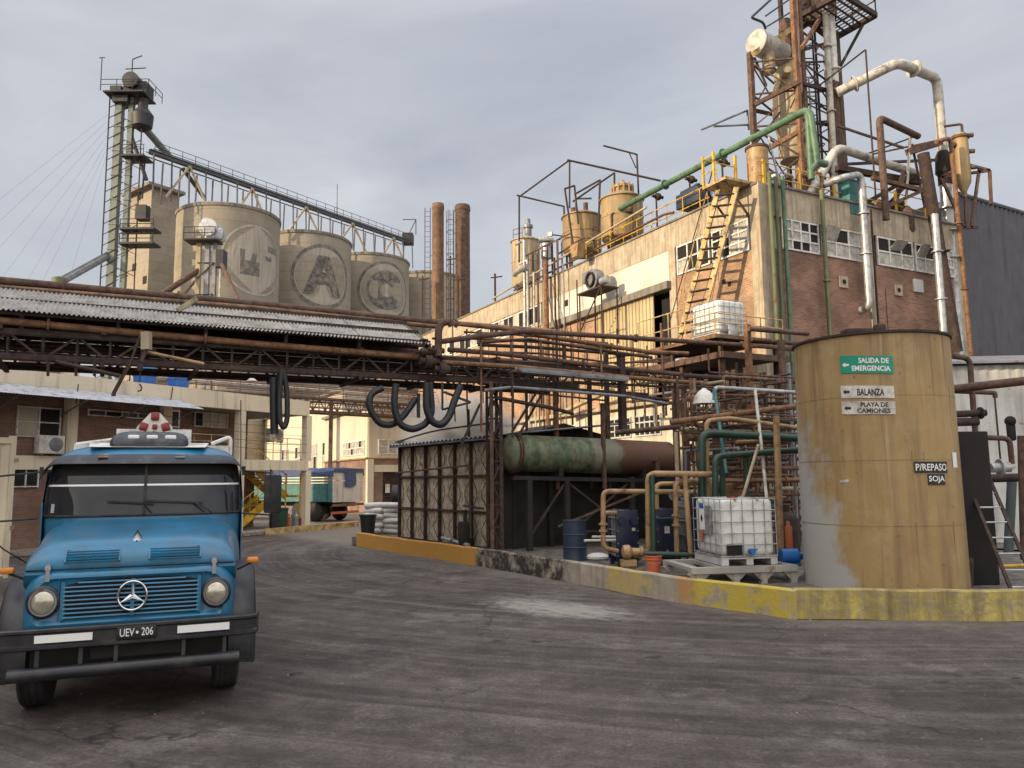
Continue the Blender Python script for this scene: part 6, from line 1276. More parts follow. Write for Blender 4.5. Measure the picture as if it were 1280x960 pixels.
b = MB(); b.cone((0.02, -.6, .24), (0.02, -.70, .24), .05); b.box((.02, -.68, .27), (.16, .03, .03)); b.build('tap', M['plastic_blue'], ib)
b = MB(); b.box((-.27, -.605, .27), (.28, .008, .2)); b.build('dark_base', M['void'], ib)
# bench
zt = q.z-FLZ
r = empty('bench', 'low weathered grey bench carrying the white cage tank', 'bench', tuple(V((cpos.x, cpos.y, FLZ))), rzz); ks = []
b = MB(); b.box((-.15, -.66, zt-.05), (1.9, .14, .1)); b.box((-.15, .6, zt-.05), (1.9, .14, .1))
for x in (-1.0, -.5, 0, .42, .74): b.box((x, 0, zt-.036), (.14, 1.2, .06))
b.build('top', M['wood_grey'], r)
for x in (-.95, -.3, .2, .74):
    for y in (-.64, .55): b = MB(); b.box((x, y, (zt-.1)/2), (.11, .11, zt-.1)); b.prism([(x-.2, y-.04, zt-.105), (x+.2, y-.04, zt-.105), (x+.05, y-.04, zt-.24), (x-.05, y-.04, zt-.24)], (0, .08, 0)); b.build('leg', M['wood_grey'], r)
# leaning poles and lamp
PG = 'pale poles leaning above the cage tank'
pipe([atY(893, 486, 17), atY(908, 592, 15.6)], .035, 'teal', 'pale blue-green pole leaning down from the white lamp arm', PG); MATS['teal']
pipe([atY(944, 488, 16.6), atY(952, 560, 15.8), atY(959, 630, 14.8)], .033, 'lagging', 'long pale pole leaning down to the cage tank lid', PG, bend=0)
pipe([atY(948, 556, 15.2), atY(926, 630, 14.6)], .03, 'cream_tank', 'shorter pale pole slanting down to the cage tank', PG)
pipe([atY(893, 500, 17), atY(893, 484, 17), atY(1003, 491, 18)], .045, 'galv', 'level grey pipe arm running from beside the white lamp', None)
c = atY(880, 487, 18.0); r = empty('yard_lamp', 'white cone shaped lamp hanging among the pipes', 'lamp', tuple(c)); b = MB(); b.lathe((0, 0, 0), [(.04, .03), (.07, .0), (.14, -.05), (.205, -.14), (.25, -.25), (.27, -.33), (.26, -.33), (.23, -.24), (.05, -.03)], 24); b.build('shade', M['white_paint'], r); b = MB(); b.tube([(0, 0, 0), (0, 0, .2), (.15, .3, .25)], .018, 6); b.build('stem', M['rust'], r); b = MB(); b.ball((0, 0, -.2), .07); b.build('bulb', M['clear_lens'], r)
# ---------------------------------------------------------------- tan tank with signs
TC = V((6.20, 13.44, FLZ)); TR0, TR1, TH = 1.262, 1.232, 4.06
def tank_tan():
    m = mat('tank_tan', (.34, .228, .092), .6, var=.16, scale=1.2, streak=.45, streakcol=(.2, .125, .055), dirt=.14, dirtcol=(.37, .28, .15), rust=.06, rustcol=(.12, .06, .03), rscale=6); t = m.node_tree; b = t.nodes['Principled BSDF']; L = t.links.new; src = b.inputs['Base Color'].links[0].from_socket
    tcn = _n(t, 'ShaderNodeTexCoord'); sp = _n(t, 'ShaderNodeSeparateXYZ'); L(tcn.outputs['Object'], sp.inputs[0])
    n = _n(t, 'ShaderNodeTexNoise'); n.inputs['Scale'].default_value = 1.6; n.inputs['Detail'].default_value = 9; n.inputs['Roughness'].default_value = .65; L(tcn.outputs['Object'], n.inputs['Vector'])
    # bare grey primer showing where the tan paint has gone, widest low on the left
    a1 = _n(t, 'ShaderNodeMath', operation='MULTIPLY_ADD'); L(sp.outputs[2], a1.inputs[0]); a1.inputs[1].default_value = .155; L(sp.outputs[0], a1.inputs[2])
    a2 = _n(t, 'ShaderNodeMath', operation='MULTIPLY_ADD'); L(n.outputs[0], a2.inputs[0]); a2.inputs[1].default_value = .95; L(a1.outputs[0], a2.inputs[2])
    mr = _n(t, 'ShaderNodeMapRange'); mr.inputs[1].default_value = -.30; mr.inputs[2].default_value = -.48; L(a2.outputs[0], mr.inputs[0])
    mx = _n(t, 'ShaderNodeMixRGB'); L(mr.outputs[0], mx.inputs[0]); L(src, mx.inputs[1]); mx.inputs[2].default_value = (.37, .365, .34, 1); mp2 = _n(t, 'ShaderNodeMapping'); mp2.inputs['Scale'].default_value = (5, 5, .22); L(tcn.outputs['Object'], mp2.inputs[0]); n4 = _n(t, 'ShaderNodeTexNoise'); n4.inputs['Scale'].default_value = 1.3; n4.inputs['Detail'].default_value = 6; L(mp2.outputs[0], n4.inputs['Vector'])
    hz = _n(t, 'ShaderNodeMath', operation='MULTIPLY_ADD'); L(sp.outputs[2], hz.inputs[0]); hz.inputs[1].default_value = .07; L(n4.outputs[0], hz.inputs[2])
    mr4 = _n(t, 'ShaderNodeMapRange'); mr4.inputs[1].default_value = .80; mr4.inputs[2].default_value = .92; mr4.inputs[4].default_value = .75; L(hz.outputs[0], mr4.inputs[0]); mx4 = _n(t, 'ShaderNodeMixRGB'); L(mr4.outputs[0], mx4.inputs[0]); L(mx.outputs[0], mx4.inputs[1]); mx4.inputs[2].default_value = (.14, .075, .032, 1)
    mr5 = _n(t, 'ShaderNodeMapRange'); mr5.inputs[1].default_value = .33; mr5.inputs[2].default_value = .26; mr5.inputs[4].default_value = .6; L(n4.outputs[0], mr5.inputs[0]); mx5 = _n(t, 'ShaderNodeMixRGB'); L(mr5.outputs[0], mx5.inputs[0]); L(mx4.outputs[0], mx5.inputs[1]); mx5.inputs[2].default_value = (.42, .34, .22, 1)
    L(mx5.outputs[0], b.inputs['Base Color']); n3 = _n(t, 'ShaderNodeTexNoise'); n3.inputs['Scale'].default_value = .9; n3.inputs['Detail'].default_value = 2; L(tcn.outputs['Object'], n3.inputs['Vector']); bp = _n(t, 'ShaderNodeBump'); bp.inputs['Strength'].default_value = .35; bp.inputs['Distance'].default_value = .05; L(n3.outputs[0], bp.inputs['Height']); L(bp.outputs[0], b.inputs['Normal']); return m
M['tank_tan'] = tank_tan()
TKT = empty('storage_tank', 'tall round tan tank with signs, its paint worn to grey on one side', 'tank', tuple(TC))
b = MB(); prof = [(TR0, 0)]
SEAMS = [TH*k/4 for k in (1, 2, 3)]
prof += [(TR1, TH-.01), (TR1, TH)]; b.lathe((0, 0, 0), prof, 96, Z, False); b.build('shell', M['tank_tan'], TKT, smooth=60)
b = MB(); b.lathe((0, 0, TH), [(TR1+.02, -.03), (TR1+.035, -.02), (TR1+.035, .015), (TR1-.02, .02), (.05, .22)], 96); b.build('roof', M['rust_dark'], TKT)
b = MB()
for k, (a0, z0, z1) in enumerate(((-1.5, .0, 1.09), (-.75, 1.09, 2.17), (8, 1.09, 2.17), (-20, 2.17, 3.25), (30, 0, 1.09), (-35, 1.1, 2.16), (40, 2.2, 3.2))):
    a = R(a0); rr = TR0+(TR1-TR0)*(z0+z1)/2/TH-.003; b.box((math.sin(a)*(rr+.0), -math.cos(a)*(rr+.0), (z0+z1)/2), (.012, .012, z1-z0-.03), (V((math.cos(a), math.sin(a), 0)), V((-math.sin(a), math.cos(a), 0)), Z))
[b.lathe((0, 0, z), [(TR0+(TR1-TR0)*z/TH-.01, -.008), (TR0+(TR1-TR0)*z/TH+.004, -.006), (TR0+(TR1-TR0)*z/TH+.004, .006), (TR0+(TR1-TR0)*z/TH-.01, .008)], 96, Z, False) for z in SEAMS]; b.build('seam', M['ochre_tank'], TKT)
b = MB(); b.rbox((-.1, .2, TH+.22), (.5, .3, .15), .04); b.rbox((.25, .1, TH+.26), (.18, .18, .2), .04); b.tube([(.4, .1, TH+.15), (.4, .1, TH+1.0)], .008, 5); b.build('roof_hatch', M['rust_dark'], TKT)
def tank_xy(px, py):     # where the sight line meets the shell: angle from -Y and height
    d = ray(px, py); o = V((0, 0, CH)); rr = (TR0+TR1)/2
    for _ in range(3):
        a = d.x*d.x+d.y*d.y; bq = -(d.x*TC.x+d.y*TC.y); c = TC.x**2+TC.y**2-rr*rr; t = (-bq-math.sqrt(max(bq*bq-a*c, 0)))/a; p = o+d*t; rr = TR0+(TR1-TR0)*(p.z-TC.z)/TH
    return math.atan2(p.x-TC.x, -(p.y-TC.y)), p.z-TC.z
def wrap(x, z, off): rr = TR0+(TR1-TR0)*z/TH+off; return lambda: None
def on_tank(a, z, off): rr = TR0+(TR1-TR0)*z/TH+off; return V((rr*math.sin(a), -rr*math.cos(a), z))
def tank_sign(px0, py0, px1, py1, m, lm, lines, name, label, arrow=False, pad=.0, bold=.03, jag=0):
    (a0, z1), (a1, z0) = tank_xy(px0, py0), tank_xy(px1, py1); n = 18
    zt0, zt1 = tank_xy(px0, py1)[1], tank_xy(px1, py0)[1]
    zl = (z1, zt0); zr = (zt1, z0)
    def pt(u, v, off):
        a = a0+(a1-a0)*u; zt_ = zl[0]+(zr[0]-zl[0])*u; zb_ = zl[1]+(zr[1]-zl[1])*u; return on_tank(a, zb_+(zt_-zb_)*v, off)
    r = empty(name, label, 'sign', tuple(TC+pt(.5, .5, 0)))
    def tr(p): return V(p)-pt(.5, .5, 0)
    b = MB(); f = [[tr(pt(i/n, v, .012)) for i in range(n+1)] for v in (0, 1)]; bk = [[tr(pt(i/n, v, .003)) for i in range(n+1)] for v in (0, 1)]
    b.loft([f[0], f[1], bk[1], bk[0], f[0]], False, False); b.build('panel', M[m], r, smooth=0)
    W_ = (a1-a0)*1.25; Hh = (zl[0]-zl[1]); b = MB()
    for txt, cx, cy, hgt, wid in lines:
        vs, fs = text_verts(txt, 1.0, bold); xs = [v.x for v in vs]; ys = [v.y for v in vs]; sx_, sy_ = wid/(max(xs)-min(xs)), hgt/(max(ys)-min(ys)); mx_, my_ = (max(xs)+min(xs))/2, (max(ys)+min(ys))/2
        b.add([tr(pt(cx+(v.x-mx_)*sx_, cy+(v.y-my_)*sy_, .0145)) for v in vs], fs)
    b.build('lettering', M[lm], r, smooth=0)
    if arrow:
        b = MB(); poly = [(.055, .5), (.115, .68), (.115, .58), (.19, .58), (.19, .42), (.115, .42), (.115, .32)] if arrow == 1 else arrow
        b.add([tr(pt(u, v, .0145)) for u, v in poly], [(0, 1, 2, 5, 6), (2, 3, 4, 5)]); b.build('arrow', M[lm], r, smooth=0)
    return r
tank_sign(1050, 445, 1117, 467, 'sign_green', 'letter_white', [('SALIDA DE', .64, .72, .30, .56), ('EMERGENCIA', .585, .28, .30, .72)], 'exit_sign', 'green emergency exit sign with white Spanish lettering on the tan tank', [(.04, .47), (.10, .62), (.10, .53), (.175, .53), (.175, .41), (.10, .41), (.10, .32)])
s_ = tank_sign(1051, 482.5, 1118, 498, 'sign_white', 'letter_black', [('BALANZA', .57, .48, .56, .50)], 'direction_sign', 'white sign reading BALANZA on the tan tank', [(.04, .5), (.10, .70), (.10, .60), (.175, .60), (.175, .40), (.10, .40), (.10, .30)])
tank_sign(1052, 502, 1120, 518, 'sign_white', 'letter_black', [('PLAYA DE', .62, .75, .36, .50), ('CAMIONES', .60, .27, .36, .60)], 'direction_sign', 'white sign reading PLAYA DE CAMIONES on the tan tank', [(.05, .47), (.11, .65), (.11, .56), (.185, .56), (.185, .38), (.11, .38), (.11, .29)])
tank_sign(1142, 577, 1183.5, 591, 'sign_black', 'letter_white', [('P/REPASO', .5, .5, .62, .94)], 'tank_sign', 'black sign reading P/REPASO on the tan tank', bold=.016)
tank_sign(1159, 592.5, 1181, 606, 'sign_black', 'letter_white', [('SOJA', .5, .5, .68, .92)], 'tank_sign', 'small black sign reading SOJA under the P/REPASO sign', bold=.016)
a, z = tank_xy(1056, 602); b = MB(); b.add([on_tank(a+dx, z+dz, .008) for dx, dz in ((-.06, -.02), (.05, -.012), (.055, .035), (-.06, .022))], [(0, 1, 2, 3)]); tag(b.build('paper_scrap', M['sign_white'], org=(0, 0, 0), smooth=0), 'small torn white paper scrap stuck on the tan tank', 'paper').location = TC
a, z = tank_xy(1193, 575); b = MB(); b.add([on_tank(a+dx, z+dz, .008) for dx, dz in ((-.06, -.12), (.06, -.12), (.06, .12), (-.06, .12))], [(0, 1, 2, 3)]); tag(b.build('paper_notice', M['letter_white'], smooth=0), 'white paper notice beside the P/REPASO sign on the tan tank', 'paper').location = TC
dm('teal_dull', (.05, .075, .075), .6, var=.3)
# ---------------------------------------------------------------- right of the tank
p = V((8.55, 15.0, FLZ)); b = MB(); b.rbox((0, 0, 1.25), (1.25, .9, 2.5), .02); o = b.build('black_cabinet', M['void'], org=(0, 0, 0)); o.location = atZ(1232, 738, FLZ)+V((-.05, 1.0, 0)); tag(o, 'tall matt black box behind the ladder right of the tan tank', 'cabinet')
def ladder(p0, p1, wv, n, m, label, name='ladder', rr=.025):
    r = empty(name, label, 'ladder', tuple(p0)); ks = []
    for s in (0, 1): b = MB(); b.bar(p0+wv*s, p1+wv*s, rr*2, rr*1.4); ks.append(b.build('rail', M[m]))
    for i in range(n): c = p0.lerp(p1, (i+.5)/n); b = MB(); b.tube([c, c+wv], rr*.6, 6); ks.append(b.build('rung', M['galv']))
    keep(r, *ks); return r
ladder(atZ(1267, 745, FLZ), atY(1198, 574, 13.6), V((.38, -.02, 0)), 9, 'rust_dark', 'dark ladder leaning beside the black box by the tan tank')
RG_ = 'pipes on the white shed'
pipe([atY(1186, 487, 16.5), atY(1300, 474, 15.5)], .09, 'rust', 'thick brown pipe crossing the white shed beside the tank', RG_); pipe([atY(1190, 489, 17), atY(1244, 491, 17), atY(1244, 497, 17)], .05, 'rust', 'short brown pipe with a flanged end below the thick pipe', RG_)
pipe([atY(1190, 445, 17), atY(1212, 448, 17), atY(1222, 580, 17)], .06, 'rust', 'upright brown pipe bending over the tan tank rim', RG_); pipe([atY(1195, 546, 16), atY(1262, 548, 16), atY(1265, 580, 16)], .055, 'rust', 'brown pipe elbow above the black cabinet', RG_)
pipe([atY(1190, 518, 16.5), atY(1232, 516, 16.5)], .075, 'rust_dark', 'dark pipe stub with flange against the white shed, upper', RG_, fl=((0, .85),)); pipe([atY(1190, 528, 16.5), atY(1222, 527, 16.5)], .09, 'rust_dark', 'dark pipe stub with rounded end against the white shed, lower', RG_)
pipe([atY(1238, 585, 15.6), atY(1262, 584, 15.6)], .1, 'galv', 'silver pipe piece beside the black cabinet', RG_, fl=((0, .5),)); pipe([atY(1236, 598, 16.2), atY(1300, 596, 16.2)], .09, 'rust_dark', 'dark pipe level with the silver pipe piece', RG_)
pipe([atY(1265, 600, 18), atY(1258, 740, 18)], .10, 'teal_dull', 'dull teal upright pipe against the white shed', RG_); pipe([atY(1243, 493, 18.5), atY(1252, 590, 18.5)], .02, 'rust_dark', 'thin dark line down the white shed', RG_)
pipe([atY(1278, 545, 15.5), atY(1282, 700, 15.5)], .09, 'rust', 'brown upright pipe beyond the ladder on the white shed', RG_)
b = MB(); c = atY(1264, 540, 18); b.rbox(c, (.18, .12, .4), .04); b.ball(c+Z*.25, .12); tag(b.build('floodlight', M['void'], org=tuple(c)), 'small black floodlight on the white shed wall', 'floodlight')
pipe([atY(1250, 708, 13.6), atY(1300, 706, 13.6)], .03, 'yellow', 'short yellow rail behind the low wall beyond the ladder', None); pipe([atY(1205, 690, 13.6), atY(1214, 700, 13.0), atY(1213, 735, 12.9)], .04, 'rust_dark', 'dark pipe bend at the foot of the tan tank by the black box', None)
# ---------------------------------------------------------------- pipe thicket between the exchangers and the building
rnd = random.Random(11)
ms = ['rust', 'rust_dark', 'tan_pipe_dull', 'rust_orange', 'rust', 'rust_dark', 'cream_tank', 'grey_steel']; CN = ['rust-brown', 'dark brown', 'dull tan', 'orange-brown', 'rust-brown', 'dark brown', 'cream', 'grey']
def kplane(px, py, o): return plane(px, py, V((4.3, 17.6, 0)), -A, o)
for i in range(84):                        # level runs along the short face
    px0 = rnd.uniform(846, 935); y = 465+(i*2.37)+rnd.uniform(-3, 3); o = rnd.uniform(-3.8, .2); p = kplane(px0, y, o); ln = rnd.uniform(1.5, 4.5)
    q = p+B*ln; q.z = p.z+rnd.choice([0, 0, 0, .0])
    if (q.x/q.y) > .43: q = p+B*((.43*p.y-p.x)/(B.x-.43*B.y))
    if q.x-p.x < .6 or p.z < .25: continue
    pts = [p, q]
    if rnd.random() < .45: pts = [p+Z*rnd.choice([-1, 1])*rnd.uniform(.3, .7), p, q]
    if pts[0].z < .2: pts = [p, q]
    pipe(pts, rnd.choice([.018, .022, .028, .034, .042, .055]), ms[i % 8], CN[i % 8]+' level pipe in the dense thicket behind the green pipes', 'level pipes in the thicket', seg=8, mass=.029, fl=((len(pts)-2, rnd.uniform(.2, .8)),) if rnd.random() < .5 else ())
for i in range(64):                        # uprights
    px = 842+i*2.4+rnd.uniform(-3, 3); o = rnd.uniform(-4.2, -.4); t_ = kplane(px, rnd.uniform(455, 560), o); zb_ = .12 if rnd.random() < .6 else max(.2, t_.z-rnd.uniform(.8, 2))
    pipe([V((t_.x, t_.y, zb_)), t_], rnd.choice([.016, .02, .026, .034, .045]), ms[(i*3) % 8], CN[(i*3) % 8]+' upright pipe in the dense thicket behind the green pipes', 'upright pipes in the thicket', seg=8, mass=.027)
for i in range(34):                        # runs going back along the long face
    px0 = rnd.uniform(905, 990); y = 470+i*4.2+rnd.uniform(-3, 3); p = kplane(px0, y, rnd.uniform(-.5, .8)); q = p+A*rnd.uniform(.7, 1.8)
    pipe([p, q], rnd.choice([.02, .028, .04]), ms[(i*5+1) % 8], CN[(i*5+1) % 8]+' pipe running back into the thicket towards the building', 'receding pipes in the thicket', seg=8, mass=.029)
for i in range(14):
    c = kplane(rnd.uniform(845, 990), rnd.uniform(520, 650), rnd.uniform(-2, 0)); b = MB(); rr = rnd.uniform(.06, .1); d = B if i % 2 else A
    b.ball(c, rr*1.1); b.cone(c-d*.16, c-d*.12, rr*1.2); b.cone(c+d*.12, c+d*.16, rr*1.2); b.cone(c-d*.16, c+d*.16, rr*.6); b.tube([c, c+Z*.22], .018, 6); b.cone(c+Z*.215, c+Z*.235, .09, None, 12)
    tag(b.build('valve', M[['rust_dark', 'tan_pipe_dull', 'rust', 'grey_steel'][i % 4]], org=tuple(c)), ['dark', 'tan', 'rust-brown', 'grey'][i % 4]+' hand wheel valve among the thicket of pipes', 'valve', 'valves in the pipe thicket')
for i, (x, y, yy, rr, h) in enumerate(((905, 700, 17.2, .35, 1.1), (920, 690, 18.5, .3, 1.6), (985, 700, 16.6, .25, .9))):
    c = atY(x, 690, yy); c.z = FLZ; b = MB(); b.lathe(c, [(rr*.9, 0), (rr, .05), (rr, h), (rr*.6, h+.12), (.08, h+.15), (.08, h+.3)], 18); tag(b.build('small_vessel', M['rust_dark' if i != 1 else 'tan_pipe_dull'], org=tuple(c)), ['dark upright vessel directly behind the cage tank', 'taller brown vessel deep behind the cage tank', 'low dark vessel between cage tank and tan tank'][i], 'vessel')
c = atY(986, 672, 14.6); b = MB(); b.box(c, (.1, .1, .42)); b.cone(c+Z*.2, c+Z*.3, .03); tag(b.build('fire_extinguisher', M['orange_plastic'], org=tuple(c)), 'narrow red cylinder hung between the cage tank and the tan tank', 'extinguisher')
c = atY(988, 695, 14.2); b = MB(); b.lathe(c-X1*.2, [(.06, 0), (.13, .03), (.13, .32), (.07, .36), (.05, .5)], 16, X1); b.box(c-Z*.14, (.3, .22, .05)); tag(b.build('pump_motor', M['plastic_blue'], org=tuple(c)), 'small blue pump motor between the cage tank and the tan tank', 'pump')
pipe([kplane(838, 528, .6), kplane(995, 508, 1.6)], .065, 'rust_orange', 'thick orange-brown pipe rising across the thicket', None, fl=((0, .5),)); pipe([kplane(770, 541, -1.2), kplane(850, 533, .2)], .06, 'rust', 'brown pipe over the rusty end of the green tank', None)

# ---------------------------------------------------------------- steam drifting up behind the panel tank
def steam_mat():
    m = bpy.data.materials.new('steam'); m.use_nodes = True; t = m.node_tree; t.nodes.clear(); o = _n(t, 'ShaderNodeOutputMaterial'); v = _n(t, 'ShaderNodeVolumePrincipled'); L = t.links.new; L(v.outputs[0], o.inputs['Volume'])
    v.inputs['Color'].default_value = (.92, .92, .92, 1); v.inputs['Anisotropy'].default_value = .2
    tcn = _n(t, 'ShaderNodeTexCoord'); ln = _n(t, 'ShaderNodeVectorMath', operation='LENGTH'); L(tcn.outputs['Object'], ln.inputs[0])
    n = _n(t, 'ShaderNodeTexNoise'); n.inputs['Scale'].default_value = 1.8; n.inputs['Detail'].default_value = 4; L(tcn.outputs['Object'], n.inputs['Vector'])
    f = _n(t, 'ShaderNodeMapRange'); f.inputs[1].default_value = 1.0; f.inputs[2].default_value = .25; L(ln.outputs['Value'], f.inputs[0])
    g_ = _n(t, 'ShaderNodeMapRange'); g_.inputs[1].default_value = .36; g_.inputs[2].default_value = .62; L(n.outputs[0], g_.inputs[0])
    mu = _n(t, 'ShaderNodeMath', operation='MULTIPLY'); L(f.outputs[0], mu.inputs[0]); L(g_.outputs[0], mu.inputs[1]); m2 = _n(t, 'ShaderNodeMath', operation='MULTIPLY'); L(mu.outputs[0], m2.inputs[0]); m2.inputs[1].default_value = 5; L(m2.outputs[0], v.inputs['Density']); return m
M['steam'] = steam_mat()
for (px, py, yy, sx_, sy_, sz_) in ((574, 540, 31.0, 2.6, 1.8, 1.9),):
    c = atY(px, py, yy); b = MB(); b.ball((0, 0, 0), 1.0, 16, 10); o = b.build('steam', M['steam']); o.location = c; o.scale = (sx_, sy_, sz_); tag(o, kind='stuff')
# ---------------------------------------------------------------- upper platform with cage tank
P = atY(903, 441, 22.5); zd = P.z; Pp = V((P.x, P.y, 0))
r = empty('steel_landing', 'dark rusty steel landing with posts below the upper cage tank', 'platform', tuple(P)); ks = []
def lnd(t, s, z): return Pp+A*t+B*s+Z*z
b = MB(); b.prism([lnd(0, 0, zd), lnd(4.2, 0, zd), lnd(4.2, 2.6, zd), lnd(0, 2.6, zd)], (0, 0, -.05)); ks.append(b.build('deck', M['rust_dark']))
b = MB(); b.bar(lnd(-.05, -.05, zd-.05), lnd(4.2, -.05, zd-.05), .08, .18); b.bar(lnd(-.05, -.05, zd-.052), lnd(-.05, 2.6, zd-.052), .08, .18); ks.append(b.build('edge_beam', M['rust']))
for t, s in ((.15, .1), (1.9, .1), (1.9, 2.4), (.15, 2.4)): b = MB(); q = lnd(t, s, 0); b.box(V((q.x, q.y, zd/2)), (.14, .14, zd-.1), (A, B, Z)); ks.append(b.build('leg', M['rust']))
keep(r, *ks)
Q = atY(900, 418, 22.9); zq = Q.z-.02; Qp = V((Q.x, Q.y, 0))
def upl(t, s, z): return Qp+A*t+B*s+Z*z
r = empty('upper_platform', 'railed steel platform carrying the upper cage tank against the factory wall', 'platform', tuple(Q)); ks = []
b = MB(); b.prism([upl(-.1, -.25, zq), upl(3.6, -.25, zq), upl(3.6, 2.4, zq), upl(-.1, 2.4, zq)], (0, 0, -.06)); ks.append(b.build('deck', M['rust_dark']))
b = MB(); b.bar(upl(-.15, -.3, zq-.06), upl(3.7, -.3, zq-.06), .05, .11); b.bar(upl(-.15, -.3, zq-.062), upl(-.15, 2.4, zq-.062), .05, .11); ks.append(b.build('edge_beam', M['tan_pipe_dull']))
b = MB()
for h in (.5, 1.0): b.tube([upl(3.6, -.3, zq+h), upl(1.2, -.3, zq+h)], .02, 6)
for t in (1.2, 2.0, 2.8, 3.6): b.tube([upl(t, -.3, zq), upl(t, -.3, zq+1.0)], .02, 6)
for h in (.35, .62): b.tube([upl(1.2, -.3, zq+h), upl(-.15, -.32, zq+h), upl(-.15, 2.4, zq+h)], .018, 6, .02)
for s in (-.3, .6, 1.5, 2.4): b.tube([upl(-.15, s, zq), upl(-.15, s, zq+.62)], .018, 6)
ks.append(b.build('railing', M['yellow_old']))
for t, s in ((0, 0), (2.2, 0), (0, 2.2)): b = MB(); q = upl(t, s, 0); b.box(V((q.x, q.y, zq/2)), (.1, .1, zq-.1), (A, B, Z)); ks.append(b.build('leg', M['rust']))
keep(r, *ks)
ic = upl(.72, .62, zq)
ic2 = cage_tank('cage_tank', 'white cage tank up on the platform against the sunlit brick wall', tuple(ic), math.atan2(A.y, A.x), 1.25, 1.1, 6, 5, 5, False)
c = upl(-.1, .45, zq+.2); b = MB(); b.rbox(c, (.34, .05, .36), .015, 2, (V((.95, .3, 0)).normalized(), V((-.3, .95, 0)).normalized(), Z)); b.bar(c, c+Z*-.3, .04); tag(b.build('floodlight', M['awning'], org=tuple(c)), 'square pale floodlight facing the yard below the upper cage tank', 'floodlight')
p, q = atY(934, 408, 21.8), atY(940, 510, 21.8); b = MB(); b.box(V((p.x, 21.8, (p.z+.1)/2)), (.14, .14, p.z), (A, B, Z)); tag(b.build('steel_post', M['rust_orange']), 'tall rust-orange post beside the upper cage tank', 'post')
p, q = atY(976, 425, 21.5), atY(979, 478, 21.5); pipe([p, q, q-B*.5], .1, 'rust', 'short thick rust pipe dropping beside the tan tank rim', None)
for i, (x0, y0, x1, y1) in enumerate(((936, 411, 1010, 417), (940, 424, 1000, 430), (940, 432, 990, 437))): pipe([atY(x0, y0, 21.6), atY(x1, y1, 22.4)], .07-.01*i, 'rust', ['upper', 'middle', 'lower'][i]+' of three rust pipes running to the tan tank rim', None)
for i in range(9):
    y = 448+i*7; pipe([PL(760+9*(i % 4), y, 2.6-.2*(i % 5)), PL(870+6*(i % 5), y-14+2*(i % 3), 2.6-.2*(i % 5))], .03+.01*(i % 3), ms[i % 8], 'thin pipe under the upper platform along the wall', 'wall pipes under the platform', seg=8)
for i in range(16):
    x = 792+i*9+3*(i % 3); o = .5+.4*(i % 4); t_ = PL(x, 440+6*(i % 5), o); b_ = PL(x, 520+5*(i % 4), o); pipe([V((t_.x, t_.y, b_.z)), t_], .03+.012*(i % 3), ms[(i*3+1) % 8], 'thin upright pipe below the platform against the wall', 'uprights below the platform', seg=8)
for i in range(3):
    c = PL(850+22*i, 462+8*i, 1.8); b = MB(); b.lathe(c, [(.05, -.4), (.22, -.3), (.24, .3), (.1, .42), (.06, .55)], 16); tag(b.build('small_vessel', M[['galv', 'rust_dark', 'tan_pipe_dull'][i]], org=tuple(c)), ['silver', 'dark', 'brown'][i]+' small vessel among the pipes under the upper platform', 'vessel')
# ---------------------------------------------------------------- ship's ladder to the roof, with top landing
b0, b1 = PL(849, 425, 1.3), PL(898, 236, .9); c0_, c1_ = PL(872, 420, 1.3), PL(921, 234, .9)
r = empty('steep_stair', 'steep cream-yellow stair climbing the sunlit face to the roof', 'stair', tuple(b0)); ks = []
for p, q in ((b0, b1), (c0_, c1_)): b = MB(); b.bar(p, q, .06, .2); ks.append(b.build('stringer', M['yellow_old']))
for i in range(14): f = (i+.6)/14.2; p, q = b0.lerp(b1, f), c0_.lerp(c1_, f); b = MB(); b.box((p+q)/2, ((q-p).length, .22, .035), ((q-p).normalized(), -B, Z)); ks.append(b.build('tread', M['rust_dark']))
b = MB(); 
for p, q in ((b0, b1),): b.tube([p+Z*1.0-B*.1, q+Z*1.0-B*.1], .02, 6); [b.tube([p.lerp(q, k/5), p.lerp(q, k/5)+Z*1.0-B*.1], .016, 6) for k in range(6)]
ks.append(b.build('handrail', M['yellow_old']))
zt = b1.z+.05; s0, s1 = ls(945, 225)[0]+.15, (b1-CC).dot(A)+.4
b = MB(); b.prism([fl(s0, zt, -.1), fl(s1, zt, -.1), fl(s1, zt, 1.25), fl(s0, zt, 1.25)], (0, 0, .1)); ks.append(b.build('top_landing', M['yellow_old']))
b = MB()
for h in (.55, 1.1): b.tube([fl(s1, zt+h, 1.2), fl(s0+.6, zt+h, 1.2)], .022, 6)
for s in (s0+.6, s1): b.box(fl(s, zt+.6, 1.2), (.07, .07, 1.2), (A, B, Z))
b.box(fl(s0+.6, zt+.6, .2), (.09, .09, 1.25), (A, B, Z)); b.tube([fl(s1, zt+1.1, 1.2), fl(s1, zt+1.1, -.3)], .022, 6); ks.append(b.build('railing', M['yellow']))
b = MB(); b.bar(fl(s1, zt, 1.1), fl(s1, zt-1.1, .05), .06); b.bar(fl(s0+.2, zt, 1.1), fl(s0+.2, zt-1.1, .05), .06); ks.append(b.build('bracket', M['rust'])); keep(r, *ks)
b = MB(); p, q = PL(890, 215, 1.1), PL(828, 435, 1.1); b.tube([p, q], .02, 6); tag(b.build('stay_rod', M['rust_dark']), 'thin dark rod slanting down beside the steep stair', 'rod')
